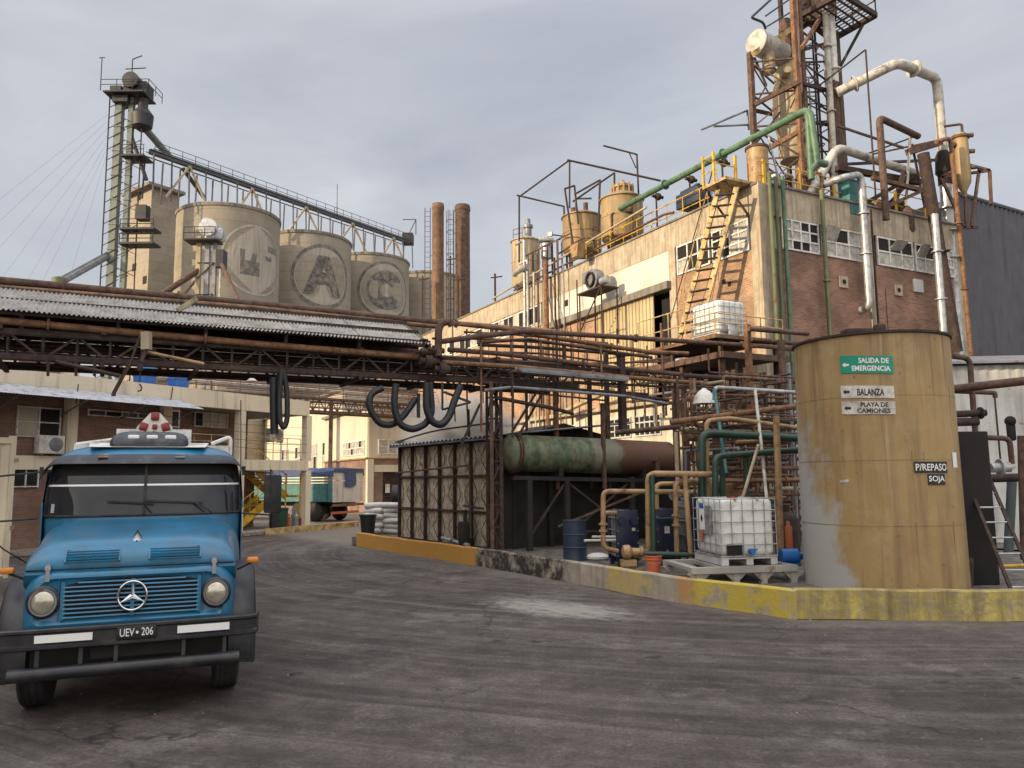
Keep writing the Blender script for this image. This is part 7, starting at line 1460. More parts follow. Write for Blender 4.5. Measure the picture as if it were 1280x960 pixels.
# ---------------------------------------------------------------- pipes on the faces
FG = 'green pipes down the building corner'
for i, (x0, y0, x1, y1, rr, m) in enumerate(((961, 216, 972, 415, .075, 'green_faded'), (969, 221, 979, 415, .07, 'green_faded'), (979, 221, 987, 415, .075, 'green_roof_pipe'))):
    t_ = PR(x0, y0, .25); b_ = PR(x1, y1, .25); pipe([V(((t_.x+b_.x)/2, (t_.y+b_.y)/2, 4.8)), V(((t_.x+b_.x)/2, (t_.y+b_.y)/2, t_.z))], rr, m, ['outermost yellow-green pipe of three down the building corner', 'middle yellow-green pipe of three down the building corner', 'darker green pipe, last of three down the building corner'][i], FG)
t_ = PR(1029, 238, .25); b_ = PR(1037, 410, .25); pipe([V((b_.x, b_.y, 4.8)), V((b_.x, b_.y, t_.z))], .08, 'green_faded', 'moss green pipe alone down the middle of the shaded brick', FG, fl=((0, .55),))
p = [PR(1052, 222, .4), PR(1076, 218, .4)]; b_ = PR(1087, 385, .4); e_ = V((p[1].x, p[1].y, b_.z)); pipe([p[0]+A*1.0, p[0], p[1], e_, e_+A*.5], .13, 'galv', 'silver pipe bending over the parapet and down into the shaded brick', None, bend=.3, fl=((2, .3), (2, .6)))
t_ = PR(1168, 268, 1.35); pipe([V((t_.x, t_.y, 4.5)), t_], .13, 'galv', 'straight silver pipe standing at the far end of the shaded face', None, fl=((0, .25), (0, .55), (0, .8)))
t_ = PR(1085, 262, .2); pipe([V((t_.x+.1, t_.y, 5)), V((t_.x+.1, t_.y, t_.z))], .04, 'rust_dark', 'thin dark pipe beside the white pilaster of the shaded face', None)
LG_ = 'pipes up the sunlit face'
for i, (x, y0, y1, m, rr) in enumerate(((655, 300, 600, 'galv', .07), (659, 325, 600, 'lagging', .06), (667, 340, 600, 'lagging', .05), (682, 325, 640, 'rust_orange', .13), (693, 322, 600, 'rust_dark', .05), (697, 300, 620, 'rust', .04), (704, 330, 600, 'grey_steel', .04), (721, 350, 560, 'rust_dark', .03), (672, 350, 600, 'rust', .04))):
    o = .35; t_ = PL(x, y0, o); b_ = PL(x, y1, o); pipe([V((t_.x, t_.y, b_.z)), t_]+([t_+A*.9] if i in (0, 1) else []), rr, m, ['silver', 'pale', 'thin pale', 'stout orange-brown', 'thin dark', 'thin brown', 'thin grey', 'very thin dark', 'thin rusty'][i]+' pipe climbing the sunlit face beyond the blower', LG_)
c_ = [PL(657, 335, .5), PL(642, 342, .5)]; pipe([PL(659, 333, .5), PL(645, 341, .5), PL(643, 344, .5)], .14, 'galv', 'silver bent cowl beside the cream roof tank', None)
pipe([PL(681, 345, .4)]+[PL(697, 430, .9)], .03, 'rust', 'thin slanting rod across the sunlit face', None)
# blower on its stand
c = PL(743, 350, .9); r = empty('blower', 'grey centrifugal blower on a steel stand above the lintel', 'blower', tuple(c)); ks = []
b = MB(); b.lathe(c-A*.0+B*.25, [(.2, 0), (.46, .02), (.48, .1), (.46, .42), (.2, .44)], 28, -B); b.box(c+A*.45+Z*.2, (.5, .4, .45), (A, B, Z)); ks.append(b.build('scroll', M['grey_steel']))
b = MB(); b.lathe(c-B*.18, [(.34, 0), (.34, .1), (.26, .1), (.2, -.1), (.01, -.12)], 24, -B); ks.append(b.build('inlet', M['soot']))
b = MB(); b.lathe(c-A*.55-Z*.2, [(.1, 0), (.17, .03), (.17, .45), (.1, .5)], 16, -A); ks.append(b.build('motor', M['galv']))
b = MB(); b.box(c-Z*.55-A*.2, (1.9, .9, .07), (A, B, Z))
for t in (-1.1, .6):
    for o in (-.4, .4): q = c-Z*.55+A*t-B*o; b.bar(q, q-Z*2.4, .06)
b.bar(c-Z*.55-A*1.1-B*.4, c-Z*2.2+A*.6-B*.4, .04); b.bar(c-Z*1.9-A*1.1-B*.4, c-Z*1.9+A*.6-B*.4, .04); ks.append(b.build('stand', M['rust_dark'])); keep(r, *ks)
c = PL(727, 313, .6); b = MB(); b.prism([c+A*.35+Z*.25, c-A*.35+Z*.25, c-A*.2-Z*.35, c+A*.2-Z*.35], -B*.4); tag(b.build('hopper', M['tan_pipe']), 'small orange hopper hanging at the parapet near the blower', 'hopper')
# opening in the white band
s, z = ls(709, 379); b = MB(); b.box(fl(s, z, .04), (.3, .05, .3), (A, B, Z)); tag(b.build('wall_hole', M['void']), 'small square dark hole in the white band of the sunlit face', 'opening')
# door-side railing
b = MB()
for h in (6.3, 6.9): b.tube([fl(5.0, h, .7), fl(8.4, h, .7)], .025, 6)
for s in (5.0, 6.1, 7.2, 8.4): b.tube([fl(s, 5.2, .7), fl(s, 6.9, .7)], .022, 6)
tag(b.build('guard_rail', M['yellow_old']), 'pale yellow guard rail in front of the dark door opening', 'railing')
# slanting conveyor casing / inclined roof at low left of the sunlit face
p, q = PL(700, 517, .9), PL(765, 487, .9); b = MB(); b.bar(p, q, .25, .12); tag(b.build('inclined_trough', M['cream_tank']), 'pale inclined trough low on the sunlit face', 'trough')
# ---------------------------------------------------------------- roof, long side
ZR = 11.42
def roofvessel(name, label, px, pyt, Yd, rr, zb, m, extra=None, dome=.25):
    p = atY(px, pyt, Yd); r = empty(name, label, 'tank', (p.x, Yd, zb)); h = p.z-zb
    b = MB(); b.lathe((0, 0, 0), [(rr*.75, -.14), (rr*.97, 0), (rr, .05), (rr, h*.5), (rr+.02, h*.5+.02), (rr+.02, h*.5+.08), (rr, h*.5+.1), (rr, h-.06), (rr+.07, h-.05), (rr+.07, h), (rr, h+.02), (rr*.7, h+dome*.7), (.05, h+dome)], 40); b.build('shell', M[m], r)
    b = MB()
    for a in (45, 135, 225, 315): x_, y_ = rr*.85*math.cos(R(a)), rr*.85*math.sin(R(a)); b.box((x_, y_, -.7), (.12, .12, 1.5))
    b.build('support', M['rust'], r)
    return r, h
r1, h1 = roofvessel('roof_tank', 'plain cream round tank at the low end of the factory roof', 657, 302, 43.5, .81, atY(657, 358, 43.5).z, 'cream_tank')
b = MB(); b.lathe((.15, 0, h1+.2), [(.12, 0), (.2, .1), (.2, .55), (.28, .6), (.28, .75), (.15, .85), (.14, 1.1), (.02, 1.2)], 14); b.build('motor', M['grey_steel'], r1); b = MB(); rails(b, [V((-.7, -.3, h1)), V((-.2, -.7, h1))], .6, .02, 2, .4); b.build('railing', M['rust'], r1)
r2, h2 = roofvessel('roof_tank', 'ochre round tank with rusty ribs in the middle of the roof', 727, 272, 38.8, .98, atY(725, 316, 38.8).z, 'ochre_tank')
b = MB(); 
for k in range(3): b.lathe((0, 0, .3+k*.6), [(.9, 0), (.93, .02), (.93, .06), (.9, .08)], 32, Z, False)
b.cone((.2, -.2, h2+.1), (.2, -.2, h2+.7), .12); b.cone((-.4, 0, h2), (-.4, 0, h2+.5), .15); b.tube([(-.3, -.3, h2+.1), (-.3, -.3, h2+.9), (.5, -.3, h2+.9)], .05, 8); b.build('fittings', M['rust'], r2)
r3, h3 = roofvessel('roof_tank', 'larger ochre round tank with a clamped lid on the factory roof', 777, 250, 35.2, .97, atY(778, 300, 35.2).z, 'ochre_tank', dome=.3)
b = MB(); b.lathe((.05, 0, h3+.15), [(.45, 0), (.5, .05), (.5, .15), (.42, .2), (.42, .35), (.5, .38), (.5, .48), (.3, .62), (.1, .66), (.08, .8)], 20)
for k in range(12): a = 2*math.pi*k/12; b.cone((.05+.5*math.cos(a), .5*math.sin(a), h3+.1), (.05+.5*math.cos(a), .5*math.sin(a), h3+.7), .045, None, 6)
b.build('clamped_lid', M['ochre_tank'], r3); b = MB(); b.tube([(-.6, -.8, -.3), (-.6, -.8, 1.0), (.3, -1.0, 1.0)], .05, 8); b.tube([(.3, -.97, -.3), (.3, -.97, 1.6)], .05, 8); b.build('fittings', M['rust'], r3)
# frames over the roof tanks
for i, (pts, Yd, rr) in enumerate((([(649, 330), (649, 246), (712, 200), (712, 260)], 42.5, .05), ([(646, 244), (705, 258), (706, 300)], 41.5, .05), ([(709, 200), (826, 226)], 36.5, .055), ([(768, 240), (768, 216), (716, 252)], 38, .05), ([(717, 310), (706, 236), (718, 232), (723, 280)], 37.5, .05), ([(718, 243), (750, 225), (748, 290)], 36.8, .05), ([(754, 182), (796, 193), (799, 262)], 35.5, .045), ([(786, 190), (795, 210)], 35.5, .03), ([(699, 300), (703, 295), (687, 293)], 39, .035))):
    pipe([atY(x, y, Yd) for x, y in pts], rr, 'rust_dark', ['tall pipe frame around the cream roof tank', 'level arm of the frame above the cream roof tank', 'long level pipe above the ochre roof tanks', 'pipe frame between the ochre roof tanks', 'narrow frame leg beside the smaller ochre roof tanks', 'frame leg between the two ochre roof tanks', 'cranked lamp arm high above the clamped tank', 'short strut of the cranked lamp arm', 'small bent floodlight arm beside the ochre tank'][i], 'pipe frames on the roof', bend=.02, seg=8)
c = atY(687, 293, 39); b = MB(); b.rbox(c, (.34, .1, .26), .02, 2, (V((.8, -.6, 0)), V((.6, .8, .0)), Z)); tag(b.build('floodlight', M['clear_lens'], org=tuple(c)), 'square floodlight on the bent arm by the ochre roof tank', 'floodlight')
pipe([fl(20.5, 12.3, .2), fl(6, 13.1, .2)], .05, 'cream_tank', 'pale handrail pipe along the top of the sunlit parapet', None); pipe([fl(18, 12.25, .1), fl(5, 12.5, .1), fl(4.4, 12.4, .1)], .05, 'rust', 'rust pipe lying on the sunlit parapet', None)
pipe([PL(697, 318, .1), PL(729, 297, .1), PL(742, 297, .1), PL(742, 315, .1)], .05, 'rust', 'rust pipe with an elbow in front of the ochre tanks', None)
b = MB(); 
for h in (.45, .95): b.tube([fl(2.2, ZT+h, -.2), fl(11.2, ZT+h, -.2)], .022, 6)
for k in range(10): b.tube([fl(2.2+k, ZT, -.2), fl(2.2+k, ZT+.95, -.2)], .022, 6)
tag(b.build('roof_railing', M['yellow']), 'thin yellow railing along the sunlit parapet', 'railing')
for i in range(10):
    x = 660+6*i; p = PL(x, 318-3*i, -.4-.3*(i % 3)); pipe([V((p.x, p.y, ZR)), p, p+A*.8*(1 if i % 2 else -1)], .035+.01*(i % 3), ms[i % 8], 'small bent pipe among the fittings behind the parapet', 'fittings between the roof tanks', seg=8, mass=.036)
c = atY(683, 312, 42); b = MB(); b.lathe(c, [(.1, -.6), (.3, -.5), (.3, .3), (.15, .4)], 14); b.rbox(c+Z*.55, (.8, .5, .25), .06); tag(b.build('gear_unit', M['galv'], org=tuple(c)), 'silver gear unit beside the cream roof tank', 'gearbox')
for i, (px, py, w_) in enumerate(((868, 245, .9), (890, 243, .7))):
    c = atY(px, py, 30); b = MB(); b.rbox(c-Z*.15, (w_*1.5, .8, .6), .04, 2, (A, B, Z)); b.box(c+Z*.22, (w_*1.1, .6, .12), (A, B, Z)); b.cone(c+Z*.2-A*.2, c+Z*.42-A*.2, .12); b.tube([c+A*.9-Z*.3, c+A*.9+Z*.3, c+A*.3+Z*.3], .05, 8); tag(b.build('blue_unit', M['plastic_blue' if i else 'drum_blue'], org=tuple(c)), ['dull blue boxy machine behind the roof railing', 'brighter blue machine beside the stair landing on the roof'][i], 'machine')
# green roof main
gz = PL(1010, 137, -.6); g0 = PL(800, 247, -.6); g1 = PL(1012, 136, -.6); g1.z = g0.z = (g0.z+g1.z)/2
gd = PL(1029, 245, -.6); pipe([g0+A*1.5, g1, V((g1.x+.15, g1.y, 12.2))], .125, 'green_roof_pipe', 'large green pipe running along the roof edge and bending down', None, bend=.35, fl=((0, .3), (0, .62)))
q = PL(1010, 150, -.6); pipe([V((q.x, q.y, 11.7)), V((q.x, q.y, g1.z-.05))], .11, 'green_roof_pipe', 'upright green pipe under the bend of the large green pipe', None); q2 = V((g1.x+.15, g1.y, 12.25)); pipe([V((q.x, q.y, 12.0)), q2, q2+B*.4], .12, 'green_roof_pipe', 'green cross pipe joining the two upright green pipes', None)
for i, f in enumerate((.12, .35, .55)):
    p = g0.lerp(g1, f); b = MB(); b.tube([p-Z*.15, V((p.x, p.y, ZR))], .04, 6); b.ball(p-Z*.3+B*.1, .16); b.cone(p-Z*.3-B*.2, p-Z*.3+B*.35, .07); tag(b.build('pipe_support', M['rust_dark']), ['lowest', 'middle', 'highest'][i]+' dark support with valve under the large green roof pipe', 'support')
# ochre tank at the corner
p = atY(946, 186, 27.0); r = empty('corner_tank', 'small orange-ochre tank on the building corner by the stair landing', 'tank', (p.x, 27.0, 11.6)); hh = p.z-11.6
b = MB(); b.lathe((0, 0, 0), [(.37, 0), (.38, .02), (.38, hh)], 30, Z); b.build('shell', M['tan_pipe'], r); b = MB(); b.lathe((0, 0, hh), [(.42, -.04), (.42, .04), (.2, .1), (.02, .12)], 30); b.build('lid', M['rust'], r); b = MB(); b.cone((.3, -.25, hh*.45), (.5, -.4, hh*.45), .1); b.tube([(-.2, 0, hh+.1), (-.2, 0, hh+.5), (.5, .2, hh+.6), (.9, .2, .5)], .04, 8); b.build('nozzle', M['galv'], r)
# right parapet railing, yellow
b = MB()
for h in (.5, 1.0): b.tube([fr(.3, ZT+h, -.3), fr(9.6, ZT+h, -.3)], .02, 6)
for k in range(6): b.box(fr(.6+k*1.75, ZT+.55, -.3), (.06 if k not in (0, 4) else .12, .06, 1.1), (B, A, Z))
tag(b.build('roof_railing', M['yellow']), 'yellow railing along the shaded parapet', 'railing')
# ---------------------------------------------------------------- distillation tower on the roof
YT = 30.5
def T(px, py, y=YT): return atY(px, py, y)
def up(px, py0, py1, y=YT): a_, c_ = T(px, py0, y), T(px, py1, y); return [V((c_.x, c_.y, a_.z)), c_]   # plumb from py0 (low) to py1 (high)
r = empty('column_tower', 'rusty steel tower frame with top gallery on the factory roof', 'tower', tuple(T(995, 240))); ks = []
tops = T(995, -45).z
posts = []
for (px, py, y, m, w_) in ((943, 180, 29.6, 'rust', .19), (1000, 165, 29.3, 'rust_orange', .17), (1008, 165, 29.6, 'rust', .15), (1054, 184, 32.0, 'rust', .2), (985, 180, 32.2, 'rust_dark', .15)):
    q = T(px, py, y); z1 = T(938, 66, 29.6).z if px == 943 else (tops if px != 1054 else T(1046, 40, 32).z); b = MB(); b.box(V((q.x, y, (ZR+z1)/2)), (w_, w_, z1-ZR), (A, B, Z)); ks.append(b.build('leg', M[m])); posts.append(V((q.x, y, z1)))
def lvl(px, py, y): return T(px, py, y)
for p, q, m, w_ in ((T(942, 67, 29.4), T(1050, -4, 32.0), 'yellow_old', .2), (T(943, 131, 29.5), T(1000, 102, 29.2), 'rust', .15), (T(943, 138, 29.7), T(985, 147, 31.5), 'rust_dark', .12), (T(960, 186, 29.6), T(1003, 162, 29.3), 'rust_orange', .16), (T(1002, 60, 29.2), T(1032, 12, 30.8), 'rust_orange', .13), (T(1005, 105, 29.4), T(1052, 118, 32), 'rust_dark', .12), (T(1005, 62, 29.6), T(1048, 50, 32), 'rust_dark', .12), (T(943, 72, 29.6), T(958, 107, 29.7), 'rust_dark', .07), (T(945, 130, 29.6), T(958, 107, 29.7), 'rust_dark', .05), (T(1005, 150, 29.4), T(1053, 160, 32), 'rust_dark', .1), (T(945, 180, 29.6), T(975, 140, 30), 'rust_dark', .05), (T(988, 135, 29.4), T(1000, 110, 29.4), 'rust_dark', .05)):
    b = MB(); b.bar(p, q, w_); ks.append(b.build('beam', M[m]))
pa, pb, pc, pd = T(1040, 50, 30.2), T(1094, 19, 30.5), T(1046, -6, 33.0), T(1000, 25, 32.8)
zz = pb.z; 
def pz(px, py, z): d = ray(px, py); t = (z-CH)/d.z; return V((0, 0, CH))+d*t
g4 = [pz(1040, 50, zz), pz(1095, 19, zz), pz(1052, -8, zz), pz(1000, 20, zz)]
b = MB()
for i in range(4): b.bar(g4[i], g4[(i+1) % 4], .14, .2)
for i in range(1, 6): b.bar(g4[0].lerp(g4[1], i/6), g4[3].lerp(g4[2], i/6), .06)
for i in range(1, 12): b.bar(g4[0].lerp(g4[3], i/12), g4[1].lerp(g4[2], i/12), .018, .05)
ks.append(b.build('gallery', M['rust_dark']))
b = MB(); rails(b, [g4[0]+Z*.1, g4[1]+Z*.1, g4[2]+Z*.1], 1.1, .03, 2, 1.0); ks.append(b.build('gallery_railing', M['rust_dark']))
b = MB(); b.bar(T(1051, 82, 31.5), g4[1].lerp(g4[0], .25), .1); ks.append(b.build('gallery_brace', M['rust_dark']))
b = MB(); pr_ = [T(957, 36, 29.5), T(954, 28, 29.3), T(939, 22, 29.0), T(965, -2, 30.5), T(1000, -30, 33)]; b.tube(pr_, .05, 8, .15); b.tube([T(957, 20, 29.4), T(990, -3, 31)], .035, 6); b.tube([T(959, 33, 29.4), T(1010, 2, 31)], .035, 6); ks.append(b.build('handrail', M['black_steel']))
b = MB(); lx = T(1016, 120, 31); 
for dx in (-.2, .25): b.bar(V((lx.x+dx, 31.3, 12)), V((lx.x+dx, 31.3, tops-1)), .06)
for k in range(26): b.bar(V((lx.x-.2, 31.3, 12+k*.42)), V((lx.x+.25, 31.3, 12+k*.42+(.3 if k % 2 else 0))), .035)
for k in range(12): z = 13+k*.85; b.tube([V((lx.x-.25, 31.2, z)), V((lx.x-.3, 30.7, z)), V((lx.x+.3, 30.7, z)), V((lx.x+.3, 31.2, z))], .025, 5, .2)
ks.append(b.build('ladder', M['black_steel'])); rnd = random.Random(9)
lv = [ZR+.3+k*1.35 for k in range(9)]
def at_(i, z): p = posts[i]; return V((p.x, p.y, z))
for i, j in ((0, 1), (2, 3), (0, 4), (4, 3)):
    b = MB()
    for k in range(len(lv)-1):
        if lv[k+1] > min(posts[i].z, posts[j].z): break
        if (k+i) % 2: b.bar(at_(i, lv[k]), at_(j, lv[k+1]), .045)
        else: b.bar(at_(j, lv[k]), at_(i, lv[k+1]), .045)
        b.bar(at_(i, lv[k+1]), at_(j, lv[k+1]), .06)
    ks.append(b.build('bracing', M['rust_dark' if i % 2 else 'rust']))
keep(r, *ks)
for i in range(7):
    x = 1004+i*6.5; q = up(x, 215-4*(i % 3), [40, 96, 20, 130, 70, 110, 52][i], 30.9+.25*(i % 3)); pipe([q[0], q[1], q[1]+B*(.5 if i % 2 else -.5)], .03+.012*(i % 3), ['rust', 'galv', 'rust_dark'][i % 3], ['rust-brown', 'silver', 'dark'][i % 3]+' slim pipe climbing inside the roof tower', 'slim pipes in the roof tower', seg=8)
# vessels of the tower
cx = T(987, 120, 30.8); z0, z1, z2 = T(985, 190, 30.8).z, T(987, 92, 30.8).z, T(987, 76, 30.8).z; RC = .57
r = empty('process_column', 'cream process column with rusty neck inside the roof tower', 'column', (cx.x, 30.8, z0)); ks = []
b = MB(); b.lathe((0, 0, 0), [(RC*.9, -.4), (RC, 0), (RC, (z1-z0)*.35), (RC+.05, (z1-z0)*.36), (RC+.05, (z1-z0)*.39), (RC, (z1-z0)*.40), (RC, (z1-z0)*.72), (RC+.05, (z1-z0)*.73), (RC+.05, (z1-z0)*.76), (RC, (z1-z0)*.77), (RC, z1-z0), (RC*.85, z1-z0+.2), (RC*.4, z2-z0), (RC*.35, z2-z0+.1)], 32); b.build('shell', M['cream_tank'], r)
zn = T(985, 42, 30.8).z; b = MB(); b.lathe((0, 0, z2-z0), [(.24, 0), (.24, zn-z2), (.30, zn-z2+.02), (.30, zn-z2+.2), (.2, zn-z2+.6)], 18); b.build('neck', M['rust'], r)
b = MB(); b.cone((-.3, -.5, (z1-z0)*.9), (-.35, -.85, (z1-z0)*.92), .16); b.tube([(-.55, -.3, .5), (-.8, -.5, .9), (-.8, -.5, 2.4), (-.5, -.3, 2.9)], .12, 10); b.build('nozzle', M['cream_tank'], r)
c = T(945, 52, 29.6); d = V((.80, .60, .0)).normalized(); r = empty('condenser_drum', 'pale grey horizontal drum high on the side of the roof tower', 'drum', tuple(c)); b = MB(); RD = .48; b.lathe((0, 0, 0), [(.02, -.04), (RD*.9, -.03), (RD, 0), (RD, 1.7), (RD*.7, 1.85), (.02, 1.9)], 36, d); b.build('shell', M['lagging'], r); b = MB(); b.lathe((0, 0, 0), [(RD, .0), (RD+.03, .0), (RD+.03, .05), (RD, .05)], 36, d, False); b.build('flange', M['grey_steel'], r)
c = T(960, 64, 29.9); zb_ = T(960, 90, 29.9).z; r = empty('small_vessel', 'small pale upright vessel below the grey drum', 'vessel', (c.x, 29.9, zb_)); b = MB(); h = c.z-zb_; b.lathe((0, 0, 0), [(.1, -.12), (.24, -.03), (.25, 0), (.25, h), (.12, h+.1)], 22); b.build('shell', M['cream_tank'], r); b = MB(); b.lathe((0, 0, 0), [(.25, 0), (.29, .01), (.29, .06), (.25, .07)], 22, Z, False); b.build('flange', M['rust'], r)
c = T(1030, 26, 31); b = MB(); b.lathe((c.x, 31, c.z), [(.25, -.15), (.5, 0), (.52, .1), (.52, 2.2), (.3, 2.4)], 24); b.lathe((c.x-.75, 31.3, c.z+.2), [(.1, -.3), (.4, 0), (.42, 1.3), (.1, 1.5)], 20); tag(b.build('top_drum', M['rust_dark']), 'dark brown drums at the very top of the roof tower', 'drum')
TP = 'pipes of the roof tower'
q = up(1029, 250, -20, 30.3); pipe(q, .12, 'lagging', 'pale lagged pipe up the side of the process column', TP, fl=((0, .4), (0, .7)))
q = up(1037, 104, 18, 30.6); pipe(q, .2, 'white_paint', 'stout white pipe below the dark top drums', TP, fl=((0, .18),))
c0__ = T(1040, 104, 30.6); b = MB(); b.lathe((c0__.x, 30.6, ZR), [(.34, 0), (.34, 1.2), (.30, (c0__.z-ZR)*.6), (.2, c0__.z-ZR), (.2, c0__.z-ZR+.05)], 18); b.cone(V((c0__.x, 30.6, 13)), V((c0__.x, 30.6, 13.1)), .4); tag(b.build('riser', M['rust']), 'tapering rust-brown riser under the stout white pipe', 'pipe', TP)
q = up(1000, 245, 205, 29.8); pipe([q[0], q[1], q[1]+B*.7+Z*.0, q[0]+B*.7], .22, 'tan_pipe_dull', 'brown bent pipe at the foot of the roof tower', TP, bend=.4)
# big goose-neck of lagged pipe
q = [T(1046, 116, 30.3), T(1122, 78, 29.6), T(1171, 98, 31), T(1171, 98, 31)]; q[3] = V((q[2].x, 31, T(1180, 190, 31).z)); pipe(q, .2, 'lagging', 'large pale lagged pipe arching from the tower over the parapet', TP, bend=.4, fl=((0, .3), (1, .4)))
e_ = q[3]; b = MB(); b.lathe((e_.x, 31, 0), [(.2, e_.z+.02), (.3, e_.z-.2), (.34, e_.z-.9), (.26, e_.z-1.0), (.26, e_.z-1.4)], 20); tag(b.build('dark_collar', M['soot']), 'dark collar below the arching lagged pipe', 'collar', None)
pipe([V((e_.x, 31, e_.z-1.3)), V((e_.x, 31, 4.5))], .23, 'galv', 'silver riser below the dark collar at the building end', TP, fl=((0, .12), (0, .22), (0, .34)))
t_ = PR(1154, 192, .7); t2 = PR(1186, 335, .7); t2 = PR(1196, 440, .7); pipe([t2, t_], .22, 'rust_dark', 'very thick dark brown pipe leaning at the end of the shaded face', None, bend=.5, fl=((0, .5),))
t_ = PR(1188, 172, 1.0); b_ = PR(1214, 445, 1.0); pipe([b_, t_, t_-B*.9-Z*.35], .085, 'rust_orange', 'orange-tan pipe rising up the end of the shaded face', None, bend=.3, fl=((0, .3), (0, .6)))
q = up(1099, 275, 147, 28.5); pipe([q[0], q[1], q[1]+V((2.3, 1.6, -.05))], .13, 'rust', 'rust pipe rising from the parapet with a level top', TP, bend=.25)
q = up(1082, 250, 62, 29); pipe([q[0], q[1], T(1020, 110, 30.5)], .035, 'rust_dark', 'thin rod hung from the tower down to the roof', TP, bend=.05)
pipe([fr(3.2, 12.0, -1.0), T(1046, 184, 28.8), T(1148, 218, 31)], .17, 'lagging', 'pale lagged pipe bent over the middle of the shaded parapet', TP, bend=.4)
for i, (x0, y0, x1, y1, ya, yb, w_, m) in enumerate(((1046, 157, 1130, 185, 30, 30, .08, 'rust_dark'), (1085, 192, 1140, 172, 30, 31, .06, 'rust_dark'), (1085, 194, 1170, 176, 30, 31, .06, 'rust'), (1046, 210, 1150, 228, 30, 31, .22, 'rust_dark'), (1080, 255, 1150, 215, 29, 31, .14, 'rust_dark'), (1090, 222, 1160, 240, 29.3, 30, .16, 'rust'), (1100, 262, 1160, 235, 29.3, 30, .14, 'rust'), (1115, 265, 1130, 215, 30, 30, .16, 'rust_dark'), (1060, 205, 1170, 200, 31.5, 31.5, .1, 'rust_dark'), (1105, 260, 1165, 200, 31.5, 31.5, .12, 'rust_dark'), (1135, 190, 1175, 178, 30, 30.6, .25, 'rust'), (1132, 260, 1138, 168, 30, 30, .08, 'lagging'), (1156, 260, 1140, 180, 30.3, 30.3, .07, 'rust_dark'))):
    b = MB(); p, q = T(x0, y0, ya), T(x1, y1, yb); b.bar(p, q, w_); tag(b.build('steel_beam', M[m]), 'rusty steel member in the tangle behind the shaded parapet', 'beam', 'steel members on the right of the roof')
for i in range(7):
    c = T(1078+9*i, 250-5*(i % 3), 29.8+.3*(i % 3)); b = MB(); b.lathe(V((c.x, c.y, ZR)), [(.2, 0), (.26, .1), (.26, .9+.25*(i % 3)), (.1, 1.1+.25*(i % 3))], 14); tag(b.build('roof_vessel', M[['rust', 'rust_dark', 'tan_pipe_dull'][i % 3]]), 'short rusty vessel in the row behind the shaded parapet', 'vessel', 'rusty vessels behind the parapet')
c = T(1064, 248, 28.4); b = MB(); b.box((c.x, c.y, 12.3), (.75, .5, 1.3), (B, A, Z)); b.box((c.x, c.y, 12.97), (.8, .55, .05), (B, A, Z)); tag(b.build('control_cabinet', M['teal']), 'dull teal control cabinet behind the yellow railing', 'cabinet')
c = T(1204, 225, 30); h = T(1203, 168, 30).z-c.z; r = empty('hanging_vessel', 'ochre vessel with conical bottom on the bracket frame by the grey shed', 'vessel', tuple(c)); b = MB(); b.lathe((0, 0, 0), [(.07, -.7), (.07, -.55), (.27, -.15), (.29, 0), (.29, h-.15), (.24, h), (.1, h+.06)], 24); b.build('shell', M['ochre_tank'], r); b = MB(); b.lathe((0, 0, 0), [(.29, h-.2), (.35, h-.2), (.35, h-.1), (.29, h-.1)], 24, Z, False)
for z in (.25, .6, .95): b.cone((.2, -.1, z*h), (.45, -.15, z*h), .09)
b.cone((-.3, -.1, .75*h), (-.48, -.1, .75*h), .12); b.build('nozzle', M['rust'], r)
b = MB()
for a_, c_ in (((1176, 222), (1206, 205)), ((1206, 205), (1237, 213)), ((1237, 213), (1239, 255)), ((1224, 212), (1214, 285)), ((1205, 205), (1208, 283)), ((1176, 222), (1206, 285)), ((1176, 222), (1237, 213)), ((1200, 285), (1222, 284))): b.bar(T(a_[0], a_[1], 30), T(c_[0], c_[1], 30), .1)
tag(b.build('bracket_frame', M['rust']), 'rusty bracket frame holding the ochre vessel against the grey shed', 'frame')
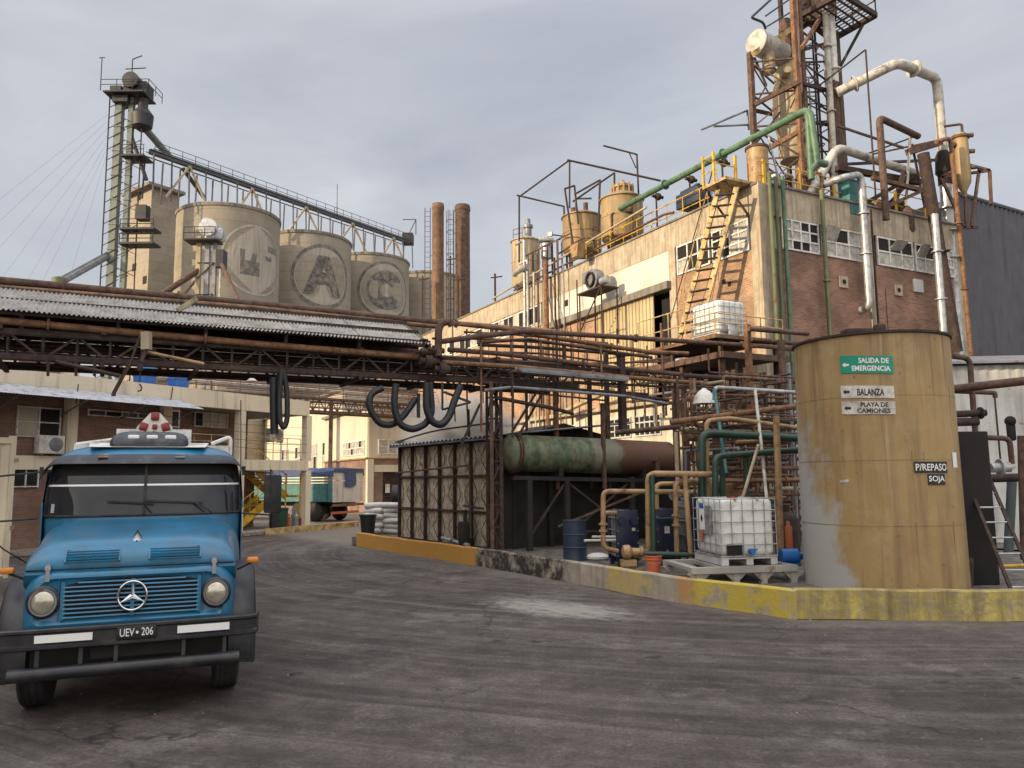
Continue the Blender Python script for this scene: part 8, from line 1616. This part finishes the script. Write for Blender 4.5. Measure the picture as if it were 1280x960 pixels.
pipe([T(1180, 158, 30.5), T(1202, 155, 30.3), T(1203, 166, 30.1)], .05, 'rust_dark', 'thin dark pipe from the lagged riser to the ochre vessel', TP)
pipe([T(877, 162, 28), T(934, 138, 30), T(936, 162, 30)], .045, 'grey_steel', 'grey lamp arm pointing out from the roof tower', TP, bend=.02); pipe([T(892, 158, 28.6), T(935, 156, 30)], .04, 'grey_steel', 'lower strut of the grey lamp arm', TP)
for i in range(9):
    x = 955+9*i; p = T(x, 222-2*(i % 3), 28+.3*(i % 4)); pipe([V((p.x, p.y, ZR)), p, p+B*(.6 if i % 2 else -.4)], .04+.015*(i % 3), ms[(i*5+2) % 8], 'small pipe at the foot of the roof tower', 'small pipes at the tower foot', seg=8)
tag(TANGLE.build('pipe_tangle', M['rust']), kind='stuff')
# ---------------------------------------------------------------- parts that come in several separate pieces: one object per piece
def islands(me):
    n = len(me.vertices); par = list(range(n))
    def find(i):
        while par[i] != i: par[i] = par[par[i]]; i = par[i]
        return i
    for e in me.edges:
        a, c = find(e.vertices[0]), find(e.vertices[1])
        if a != c: par[a] = c
    g = {}
    for i in range(n): g.setdefault(find(i), []).append(i)
    return list(g.values())
for o in list(bpy.data.objects):
    k = o.name.split('.')[0]
    if o.type != 'MESH' or o.parent is None or k not in ('pilaster', 'awning_bracket', 'pale_brace', 'grille_trim', 'port', 'faded_mark', 'rear_rail', 'rooftop_pillar', 'landing_post', 'reflector_strip', 'saddle', 'nozzle', 'foot', 'platform_rail', 'pane', 'open_pane', 'broken_brick') or o.children: continue
    g = islands(o.data)
    if k == 'faded_mark' or len(g) < 2 or len(g) > 14: continue
    if k in ('pane', 'open_pane') and o.parent.name.split('.')[0] != 'window': continue
    base = o.data
    for i, isl in enumerate(g):
        me = base.copy(); bm = bmesh.new(); bm.from_mesh(me); bm.verts.ensure_lookup_table(); keepv = set(isl)
        bmesh.ops.delete(bm, geom=[v for v in bm.verts if v.index not in keepv], context='VERTS'); bm.to_mesh(me); bm.free()
        if i == 0: o.data = me
        else:
            c = o.copy(); c.data = me; COL.objects.link(c); c.parent = o.parent; c.matrix_parent_inverse = o.matrix_parent_inverse
